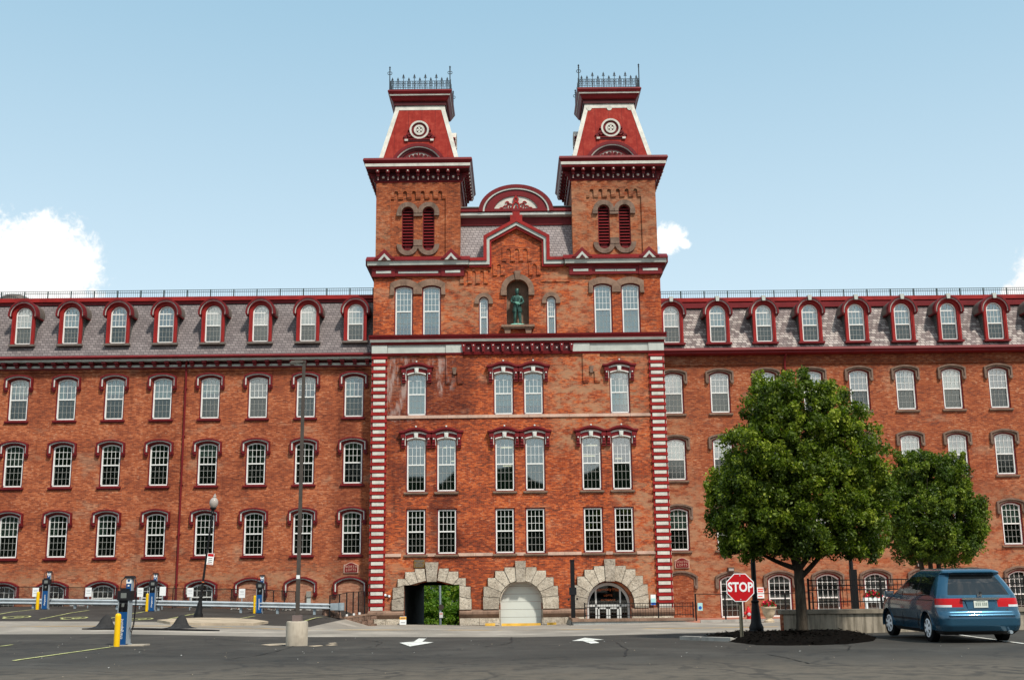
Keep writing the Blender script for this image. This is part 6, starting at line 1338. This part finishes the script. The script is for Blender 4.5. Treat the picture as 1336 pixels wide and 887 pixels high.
# ---- trees
def leaf_mat(name, dark, mid, light, trans=.35):
    m, t, out = new_mat(name); at = t.node('ShaderNodeAttribute', attribute_name='tint'); c = t.ramp(at.outputs['Fac'], [(0, dark), (.55, mid), (1, light)])
    d = t.node('ShaderNodeBsdfPrincipled', {'Base Color': c, 'Roughness': .5, 'Specular IOR Level': .3}); tr = t.node('ShaderNodeBsdfTranslucent', {'Color': t.mix(1.0, c, (1.0, 1.25, .35), 'MULTIPLY')}); mx = t.node('ShaderNodeMixShader', {0: trans})
    t.l.new(d.outputs[0], mx.inputs[1]); t.l.new(tr.outputs[0], mx.inputs[2]); t.l.new(mx.outputs[0], out.inputs[0]); return m
M['leaf'] = leaf_mat('pear_leaf', (.030, .052, .005), (.115, .165, .012), (.36, .40, .045)); M['leaf2'] = leaf_mat('dark_leaf', (.026, .050, .006), (.088, .135, .011), (.27, .32, .035)); M['leaf_wild'] = leaf_mat('wild_leaf', (.06, .13, .012), (.14, .26, .024), (.34, .42, .06), .45)
def crown(name, clumps, per, rad, ls, mat, parent, seed, up_bias=.35):
    """clumps: array (n,4) = x,y,z,tint; per leaves each, spread with gaussian radius"""
    rg_ = np.random.default_rng(seed); C_ = np.repeat(np.asarray(clumps), per, axis=0); n = len(C_); rd = np.repeat(rg_.uniform(.6, 1.25, len(clumps)), per) * rad
    off = rg_.normal(0, 1, (n, 3)); off /= np.linalg.norm(off, axis=1)[:, None]; off *= (rg_.random(n) ** .55 * rd)[:, None]; off *= np.repeat(np.where(np.asarray(clumps)[:, 3] > .72, .62, 1.0), per)[:, None]; off[:, 2] *= 1.0
    P = C_[:, :3] + off; nn = rg_.normal(0, 1, (n, 3)); nn[:, 2] += up_bias; nn /= np.linalg.norm(nn, axis=1)[:, None]
    t1 = np.cross(nn, rg_.normal(0, 1, (n, 3))); t1 /= np.linalg.norm(t1, axis=1)[:, None]; t2 = np.cross(nn, t1); L = (ls * rg_.uniform(.7, 1.25, n))[:, None]
    q = np.stack([P - t1 * L, P - t2 * L * .55 + nn * L * .15, P + t1 * L, P + t2 * L * .55 + nn * L * .15], 1).reshape(-1, 3)
    me = bpy.data.meshes.new(name); me.vertices.add(4 * n); me.vertices.foreach_set('co', q.ravel()); me.loops.add(4 * n); me.loops.foreach_set('vertex_index', np.arange(4 * n, dtype=np.int32)); me.polygons.add(n); me.polygons.foreach_set('loop_start', np.arange(0, 4 * n, 4, dtype=np.int32)); me.polygons.foreach_set('loop_total', np.full(n, 4, dtype=np.int32))
    at = me.attributes.new('tint', 'FLOAT', 'FACE'); at.data.foreach_set('value', np.clip(C_[:, 3] + rg_.normal(0, .16, n), 0, 1).astype(np.float32)); me.materials.append(M[mat]); me.update(); me.validate(); return link(name, me, parent)
def lobes_clumps(lobes, n, seed, shell=.55, zmin=None):
    rg_ = np.random.default_rng(seed); L = np.asarray(lobes, float); vol = L[:, 3] * L[:, 4] * L[:, 5]; out = []
    while len(out) < n:
        l = L[rg_.choice(len(L), p=vol / vol.sum())]; d = rg_.normal(0, 1, 3); d /= np.linalg.norm(d); r_ = rg_.random() ** (1 / 3.); r_ = 1 - (1 - r_) * shell if rg_.random() < .72 else r_
        p = l[:3] + d * r_ * l[3:6]
        if zmin is not None and p[2] < zmin: continue
        out.append((*p, np.clip(.42 + rg_.normal(0, .22), 0, 1)))
        if rg_.random() < .10 and d[2] > -.2 and r_ > .8:      # upright leading shoots break the outline
            q = p.copy(); tn = np.clip(.75 + rg_.normal(0, .15), 0, 1)
            for k in range(rg_.integers(2, 4)): q = q + np.array([d[0] * .07, d[1] * .07, .15]); out.append((*q, tn))
    return np.array(out)
def tree(name, label, base, lobes, nclump, per, rad, ls, leaf, seed, trunk_r, fork, stems, group=None, zmin=None):
    t_ = thing(name, label, 'tree', tuple(base), 0, group); rr = random.Random(seed); mb = MB(); B = Vector(base)
    rel = [(l[0] - B.x, l[1] - B.y, l[2] - B.z, *l[3:]) for l in lobes]
    for s in range(stems):
        x0 = (s - (stems - 1) / 2) * trunk_r * 1.7; top = Vector((x0 * 2.2, rr.uniform(-.1, .1), fork)); k = 7; pts = [Vector((x0, 0, -.15)).lerp(top, i / k) + Vector((rr.uniform(-.02, .02), rr.uniform(-.02, .02), 0)) for i in range(k + 1)]
        mb.tube(pts, [trunk_r * (1.28 if i == 0 else 1.05 - .25 * i / k) for i in range(k + 1)], 12)
        for b in range(9 if stems == 1 else 5):
            l = rel[rr.randrange(len(rel))]; e = Vector((l[0] + rr.uniform(-.75, .75) * l[3], l[1] + rr.uniform(-.75, .75) * l[4], l[2] + rr.uniform(-.6, .65) * l[5])); st_ = pts[-1 - rr.randrange(2)]; mid = st_.lerp(e, .45) + Vector((0, 0, -.12 * abs(e.x - st_.x))); P = []
            for i in range(9): f = i / 8; P.append(st_ * (1 - f) ** 2 + mid * (2 * f * (1 - f)) + e * f * f)
            mb.tube(P, [trunk_r * .52 * (1 - .86 * i / 8) for i in range(9)], 7)
            for w_ in range(3):
                a = P[3 + rr.randrange(5)]; e2 = a + Vector((rr.uniform(-1, 1), rr.uniform(-1, 1), rr.uniform(-.2, .9))).normalized() * rr.uniform(.6, 1.3) * l[3] * .5; mb.tube([a, a.lerp(e2, .5) + Vector((0, 0, .05)), e2], [trunk_r * .16, trunk_r * .10, .008], 5)
    sub('trunk', mb, 'bark', t_, smooth=True)
    crown('crown', lobes_clumps(rel, nclump, seed, .5, zmin), per, rad, ls, leaf, t_, seed + 1); return t_
Y1 = -31.7; b1_ = Vector((7.88, Y1, gz(7.88, Y1) + .12))
def lb(u, v, du, dv, y, ry, yy=None):
    p = at_y(u, v, y); s = (at_y(u + 1, v, y).x - at_y(u, v, y).x); return (p.x, y, p.z, du * s, ry, dv * s)
lob = [lb(1046, 560, 68, 76, Y1, 1.5), lb(1040, 520, 42, 38, Y1, 1.0), lb(1000, 610, 62, 72, Y1 - .2, 1.6), lb(990, 660, 66, 62, Y1, 1.8), lb(1060, 650, 74, 74, Y1, 1.9), lb(1110, 610, 46, 76, Y1 + .2, 1.5), lb(1125, 665, 42, 62, Y1, 1.4), lb(1100, 560, 30, 50, Y1, 1.0), lb(1055, 690, 84, 36, Y1 - .3, 1.6), lb(1000, 545, 40, 46, Y1, 1.1), lb(965, 672, 44, 52, Y1 + .2, 1.2), lb(1120, 700, 36, 34, Y1 - .2, 1.0), lb(975, 700, 40, 30, Y1 - .2, .9)]
t1_ = tree('ornamental_tree', 'large round headed green tree in the mulch bed right of the stop sign', b1_, lob, 1550, 120, .24, .051, 'leaf', 21, .165, 1.75, 1)
p = at_y(1218, 790, -17.0); g = gz(p.x, -17.0); Y2 = -17.0
lob = [lb(1200, 625, 34, 36, Y2, 1.1), lb(1232, 630, 34, 34, Y2, 1.1), lb(1222, 680, 60, 50, Y2, 1.7), lb(1190, 672, 32, 50, Y2, 1.3), lb(1258, 672, 28, 44, Y2, 1.2), lb(1222, 710, 62, 26, Y2, 1.6), lb(1240, 612, 20, 22, Y2, .7), lb(1188, 612, 20, 22, Y2, .7)]
tree('ornamental_tree', 'smaller dark green multi stemmed tree behind the blue minivan', (p.x, Y2, g), lob, 860, 110, .255, .058, 'leaf2', 33, .11, 3.0, 3)
# greenery beyond the passage
for i, (x, y, z, s, lab) in enumerate(((-7.6, 33.5, 1.2, 2.2, 'bright green bush seen at the left through the passage'), (-4.6, 38, 4.2, 3.0, 'leafy green tree in the middle of the passage opening'), (-3.2, 33, 1.4, 2.0, 'low green bush seen at the right through the passage'), (-9.0, 41, 4.6, 3.4, 'tall green tree behind the bushes beyond the passage'), (-1.4, 41, 4.4, 3.2, 'pale leaved tree behind the bushes beyond the passage'))):
    zb_ = -2.2; H_ = z - zb_; lob = [(x, y, zb_ + H_ * .5, s, s * .8, H_ * .5), (x - s * .6, y - .5, zb_ + H_ * .4, s * .7, s * .6, H_ * .40), (x + s * .6, y - .4, zb_ + H_ * .45, s * .7, s * .6, H_ * .42), (x, y, zb_ + H_ * .85, s * .8, s * .7, H_ * .3)]
    tree('wild_tree', lab, (x, y, gz(x, y)), lob, 260, 46, .46, .125, 'leaf_wild', 50 + i, .07, 1.0, 2, 'trees beyond the passage')
p = at_y(575, 800, 29.0); t_ = thing('utility_pole', 'grey pole with a round sign back seen through the passage', 'pole', (p.x, 29.0, gz(p.x, 29))); mb = MB(); mb.tube([(0, 0, -.2), (-.05, 0, 4.2), (-.12, 0, 7.5)], .085, 10); sub('pole', mb, 'galv_dull', t_)
zz = at_y(577, 791.5, 28.8).z - t_.location.z; mb = MB(); mb.lathe([(.001, -.12), (.22, -.12), (.22, -.10)], 20, (.05, 0, zz), 0, 'y'); sub('round_sign', mb, 'steel_brown', t_)
zz = at_y(577, 802, 28.8).z - t_.location.z; mb = MB(); mb.box(-.10, .18, -.11, -.095, zz - .22, zz + .22, 0); mb.box(-.08, .16, -.114, -.11, zz + .06, zz + .14, 1); sub('small_sign', mb, ['sign_white', 'sign_pink'], t_)
# added ridge out of view behind the camera, shaped to darken the pane reflections
mb = MB(); rr = random.Random(8); n = 160; hs = []
for i in range(n + 1): x = -420 + 840 * i / n; hs.append((45 if x < -46 else 32 if x < 42 else 34) + 3 * math.sin(i * .9) + rr.uniform(-2, 2))
vs = [(-420 + 840 * i / n, -260, -2) for i in range(n + 1)] + [(-420 + 840 * i / n, -250 - (i % 3) * 2, 6) for i in range(n + 1)] + [(-420 + 840 * i / n, -262, hs[i]) for i in range(n + 1)] + [(-420 + 840 * i / n, -330, hs[i] * .8) for i in range(n + 1)]
k = n + 1; mb.add(vs, [(r_ * k + i, r_ * k + i + 1, (r_ + 1) * k + i + 1, (r_ + 1) * k + i) for r_ in range(3) for i in range(n)]); tag(mb.build('reflection_ridge', M['reflection_ridge_green']), None, None, None, 'structure')

# ---- blue minivan
M['van_blue'] = bsdf_mat('van_blue', (0.022, 0.084, 0.142), .24, metallic=.5, coat=.8)
M['van_glass'] = bsdf_mat('van_glass', (0.008, 0.010, 0.011), .04, spec=.75)
M['tail_red'] = bsdf_mat('tail_red', (0.42, 0.003, 0.005), .25, coat=.15); M['tail_dark'] = bsdf_mat('tail_dark_red', (0.22, 0.004, 0.006), .15, coat=.6); M['tail_white'] = bsdf_mat('tail_white', (0.55, 0.55, 0.55), .2)
M['chrome'] = bsdf_mat('chrome', (0.75, 0.76, 0.77), .15, metallic=1.0); M['rim'] = bsdf_mat('rim_silver', (0.80, 0.81, 0.82), .4); M['trim_black'] = bsdf_mat('trim_black', (0.02, 0.02, 0.021), .55)
M['van_light'] = bsdf_mat('van_blue_light', (0.05, 0.15, 0.25), .28, metallic=.5, coat=.8); M['bumper_sheen'] = bsdf_mat('bumper_sheen_blue', (0.06, 0.17, 0.28), .25, metallic=.5, coat=.8)  # paler body blues; the bumper one puts a highlight into the colour
M['rim_slot'] = bsdf_mat('rim_slot', (.10, .10, .105), .5); M['plate'] = bsdf_mat('plate_pale', (0.60, 0.63, 0.56), .5); M['plate_ink'] = bsdf_mat('plate_ink', (.25, .30, .26), .6)
VAN = thing('minivan', 'blue minivan seen from behind, parked beside the concrete wall', 'minivan', (10.73, -37.48, 0), R(-0.5))
VAN.location.z = gz(10.6, -36) + .0
zk = [.22, .30, .42, .58, .66, .70, .74, .86, .98, 1.06, 1.12, 1.25, 1.40, 1.53, 1.60, 1.63, 1.66, 1.70, 1.735, 1.752]
yr = [.16, .06, .00, .00, .015, .05, .085, .10, .115, .135, .155, .25, .36, .465, .50, .40, .40, .47, .66, 1.05]
yf = [4.98, 5.06, 5.12, 5.12, 5.10, 5.08, 5.05, 4.97, 4.72, 4.35, 4.12, 3.82, 3.47, 3.14, 2.96, 2.88, 2.80, 2.66, 2.40, 2.0]
hw = [.86, .925, .955, .970, .975, .978, .980, .978, .968, .955, .942, .895, .835, .770, .735, .720, .70, .655, .56, .36]
zz = np.concatenate([np.linspace(.22, 1.62, 57), np.linspace(1.64, 1.752, 8)])
def sm(k, a): return np.interp(zz, k, a)
YR, YF, HW = sm(zk, yr), sm(zk, yf), sm(zk, hw)
AX = (1.10, 4.10); WZ, WR = .335, .335
def outline(i):
    rb, rf_, h_ = min(.26, HW[i] * .5), min(.75, HW[i] * .8), HW[i]; P = []; y0, y1 = YR[i], YF[i]; bow = .05
    for k in range(15): x = -(h_ - rb) * k / 14; P.append((x, y0 + bow * (x / h_) ** 2, 'r'))
    yb = P[-1][1]
    for k in range(1, 9): a = R(90) * k / 9; P.append((-(h_ - rb) - rb * math.sin(a), yb + (rb - .0) * (1 - math.cos(a)), 'c'))
    ya, ye = yb + rb, y1 - rf_
    for k in range(73): P.append((-h_, ya + (ye - ya) * k / 72, 's'))
    for k in range(1, 11): a = R(90) * k / 11; P.append((-h_ + rf_ * (1 - math.cos(a)), ye + rf_ * .88 * math.sin(a), 'f'))
    for k in range(13): x = -(h_ - rf_) * (1 - k / 12); P.append((x, ye + rf_ * .88 + .10 * (1 - (x / h_) ** 2) * (1 if True else 0), 'f'))
    full = P + [(-x, y, c) for x, y, c in reversed(P[1:-1])]; return full
OUT = [outline(i) for i in range(len(zz))]; NP = len(OUT[0]); groups = {}
vv = [(p[0], p[1], float(zz[i])) for i in range(len(zz)) for p in OUT[i]]
def cls(x, y, z, tg):
    ax = abs(x)
    for a in AX:
        if ax > .55 and math.hypot(y - a, z - WZ) < .415: return None
    if tg == 'r' and 1.13 < z < 1.60: return 'rear_window'
    if z > .845 and z < 1.035 and ((tg == 'r' and ax > .40 + (1.035 - z) * .15) or (tg == 'c')): return 'tail_lamp' if (z > .90 or ax < .66) else 'lamp_clear'
    if tg == 's' and z > 1.09 and z < 1.555 and y > .78:
        lim = np.interp(z, zk, yf) - .62
        if y < lim:
            for a, b in ((1.72, 1.77), (2.80, 2.86)):
                if a < y < b: return 'pillar'
            if y > .78 + (1.555 - z) * .02: return 'side_window'
    if tg == 'f' and 1.10 < z < 1.60: return 'windscreen'
    if z < .295: return 'lower_trim'
    if tg == 's' and .50 < z < .545 and 1.56 < y < 3.62: return 'pillar'
    if z < .60 and z > .40 and tg == 'f' and ax < .5: return 'lower_trim'
    return 'body'
for i in range(len(zz) - 1):
    for j in range(NP):
        j2 = (j + 1) % NP; q = (i * NP + j, i * NP + j2, (i + 1) * NP + j2, (i + 1) * NP + j); c = [sum(vv[k][d] for k in q) / 4 for d in range(3)]; tg = OUT[i][j][2] if OUT[i][j][0] <= 0 and j < NP // 2 else OUT[i][j2][2]
        k = cls(*c, tg)
        if k in ('tail_lamp', 'lamp_clear', 'pillar', 'side_window'): k += '_l' if c[0] < 0 else '_r'
        if k: groups.setdefault(k, []).append(q)
groups['body'].append(tuple((len(zz) - 1) * NP + j for j in range(NP)))
def vpart(name, faces, mats, parent, off=0.0, label=None):
    ids = sorted({v for f in faces for v in f}); mp = {v: n for n, v in enumerate(ids)}; mb = MB(); mb.add([vv[v] for v in ids], [tuple(mp[v] for v in f) for f in faces]); o = sub(name, mb, mats, parent, label, True)
    return o
body = vpart('body', groups['body'], 'van_blue', VAN); body.data.set_sharp_from_angle(angle=R(30))
for k, nm, mt in (('rear_window', 'rear_window', 'van_glass'), ('side_window_l', 'side_windows', 'van_glass'), ('side_window_r', 'side_windows', 'van_glass'), ('windscreen', 'windscreen', 'van_glass'), ('pillar_l', 'side_trim', 'trim_black'), ('pillar_r', 'side_trim', 'trim_black'), ('lower_trim', 'lower_trim', 'trim_black')): vpart(nm, groups[k], mt, VAN)
for s in ('_l', '_r'):
    tl = vpart('tail_light', groups['tail_lamp' + s], 'tail_red', VAN); vpart('reversing_lamp', groups['lamp_clear' + s], 'tail_white', tl)
mb = MB(); mb.box(-.80, .80, .35, 4.9, .20, .30); mb.box(-.62, .62, .4, 4.75, .30, 1.0); sub('underbody', mb, 'trim_black', VAN)
mb = MB()
for a in AX:
    for s in (-1, 1): mb.band([(a + .40 * math.cos(R(q)), WZ + .40 * math.sin(R(q))) for q in range(-8, 189, 8)], [(a + .435 * math.cos(R(q)), WZ + .435 * math.sin(R(q))) for q in range(-8, 189, 8)], s * .60, s * .985)
mb.v = [(y, x, z) for x, y, z in mb.v]; sub('wheel_arch', mb, 'van_blue', VAN)
def wheel():
    mb = MB(); mb.lathe([(.21, -.09), (.30, -.10), (.328, -.085), (.335, -.05), (.335, .05), (.328, .085), (.30, .10), (.21, .09)], 36, (0, 0, 0), 0, 'x'); o = sub('wheel', mb, 'rubber', VAN, smooth=True)
    mb = MB(); mb.lathe([(.20, -.05), (.222, -.098), (.205, -.108), (.12, -.112), (.06, -.118), (.01, -.118)], 28, (0, 0, 0), 0, 'x')
    for k in range(7):
        q = k * 2 * math.pi / 7; d = Vector((math.cos(q), math.sin(q))); n_ = Vector((-d.y, d.x)); P = [d * .05 + n_ * .03, d * .21 + n_ * .045, d * .21 - n_ * .045, d * .05 - n_ * .03]; P = [d * .09 + n_ * .012, d * .185 + n_ * .036, d * .185 - n_ * .036, d * .09 - n_ * .012]; mb.add([(-.119, p.x, p.y) for p in P] + [(-.10, p.x, p.y) for p in P], [(0, 1, 2, 3), (0, 4, 5, 1), (1, 5, 6, 2), (2, 6, 7, 3), (3, 7, 4, 0)], 1)
    sub('rim', mb, ['rim', 'rim_slot'], o); return o
w0 = wheel(); first = True
for a in AX:
    for s in (-1, 1):
        o = w0 if first else copy_tree(w0, VAN); first = False; o.location = (s * .84, a, WZ); o.rotation_euler = (0, 0, 0 if s < 0 else math.pi)
        if a > 3: o.rotation_euler.z += R(4)
mb = MB(); mb.box(-.44, .44, .055, .12, 1.02, 1.062); mb.box(-.42, .42, .05, .07, 1.012, 1.022); sub('chrome_strip', mb, 'chrome', VAN)
mb = MB(); mb.prism([(-.30, .80), (-.36, 1.01), (.36, 1.01), (.30, .80)], .084, .12); sub('plate_recess', mb, 'van_light', VAN)
mb = MB(); mb.box(-.165, .165, .066, .084, .83, .995); pl = sub('licence_plate', mb, 'plate', VAN)
mb = MB()
for x in (-.11, -.065, -.02, .045, .09, .13): mb.box(x - .014, x + .014, .063, .066, .875, .945)
mb.box(-.10, .10, .063, .066, .965, .98); sub('plate_print', mb, 'plate_ink', pl)
mb = MB(); mb.box(-.78, .78, -.012, .05, .645, .665); sub('bumper_step', mb, 'bumper_sheen', VAN)
mb = MB(); mb.box(-.05, -.028, .112, .135, 1.075, 1.15); mb.box(.028, .05, .112, .135, 1.075, 1.15); mb.box(-.03, .03, .112, .135, 1.10, 1.12); sub('emblem', mb, 'chrome', VAN)
text_mesh('badge', 'ODYSSEY', .055, M['chrome'], VAN, (-.46, .096, .78), depth=.004); text_mesh('badge', 'EX', .05, M['chrome'], VAN, (.62, .105, .78), depth=.004)
mb = MB(); mb.tube([(.05, .22, 1.18), (.30, .20, 1.165), (.52, .205, 1.17)], [.012, .010, .008], 6); mb.lathe([(.03, -.03), (.03, .03)], 10, (.05, .20, 1.165), 0, 'y'); sub('rear_wiper', mb, 'trim_black', VAN)
mb = MB(); mb.box(-.12, .12, .41, .44, 1.635, 1.66); sub('brake_lamp', mb, 'tail_dark', VAN)
mb = MB()
for s in (-1, 1): mb.tube([(s * .52, .10, .68), (s * .60, .09, .70)], .001, 4)
for s in (-1, 1):
    mb = MB(); mb.frustum((-.10, .10, -.05, .07, -.07), (-.115, .115, -.05, .06, .08)); m_ = sub('door_mirror', mb, 'van_blue', VAN, loc=(s * 1.07, 3.55, 1.10)); mb = MB(); mb.box(-.09, .09, -.056, -.05, -.05, .065); sub('mirror_glass', mb, 'chrome', m_)
    for y in (2.55, 3.02): mb = MB(); mb.box(s * .955 - .02, s * .955 + .02, y - .09, y + .09, .985, 1.015); sub('door_handle', mb, 'van_blue', VAN)
    mb = MB(); mb.box(s * .962 - .012, s * .962 + .012, .55, 1.62, .985, 1.005)
    for y in (1.66, 2.83): mb.box(s * .972 - .006, s * .972 + .006, y - .006, y + .006, .35, .86)
    sub('door_seam', mb, 'trim_black', VAN)
mb = MB(); mb.tube([(.62, -.02, .27), (.62, .3, .27)], .04, 10); sub('exhaust', mb, 'galv_dull', VAN)
mb = MB(); mb.box(-.70, .70, .085, .10, .662, .672); sub('tailgate_seam', mb, 'trim_black', VAN)
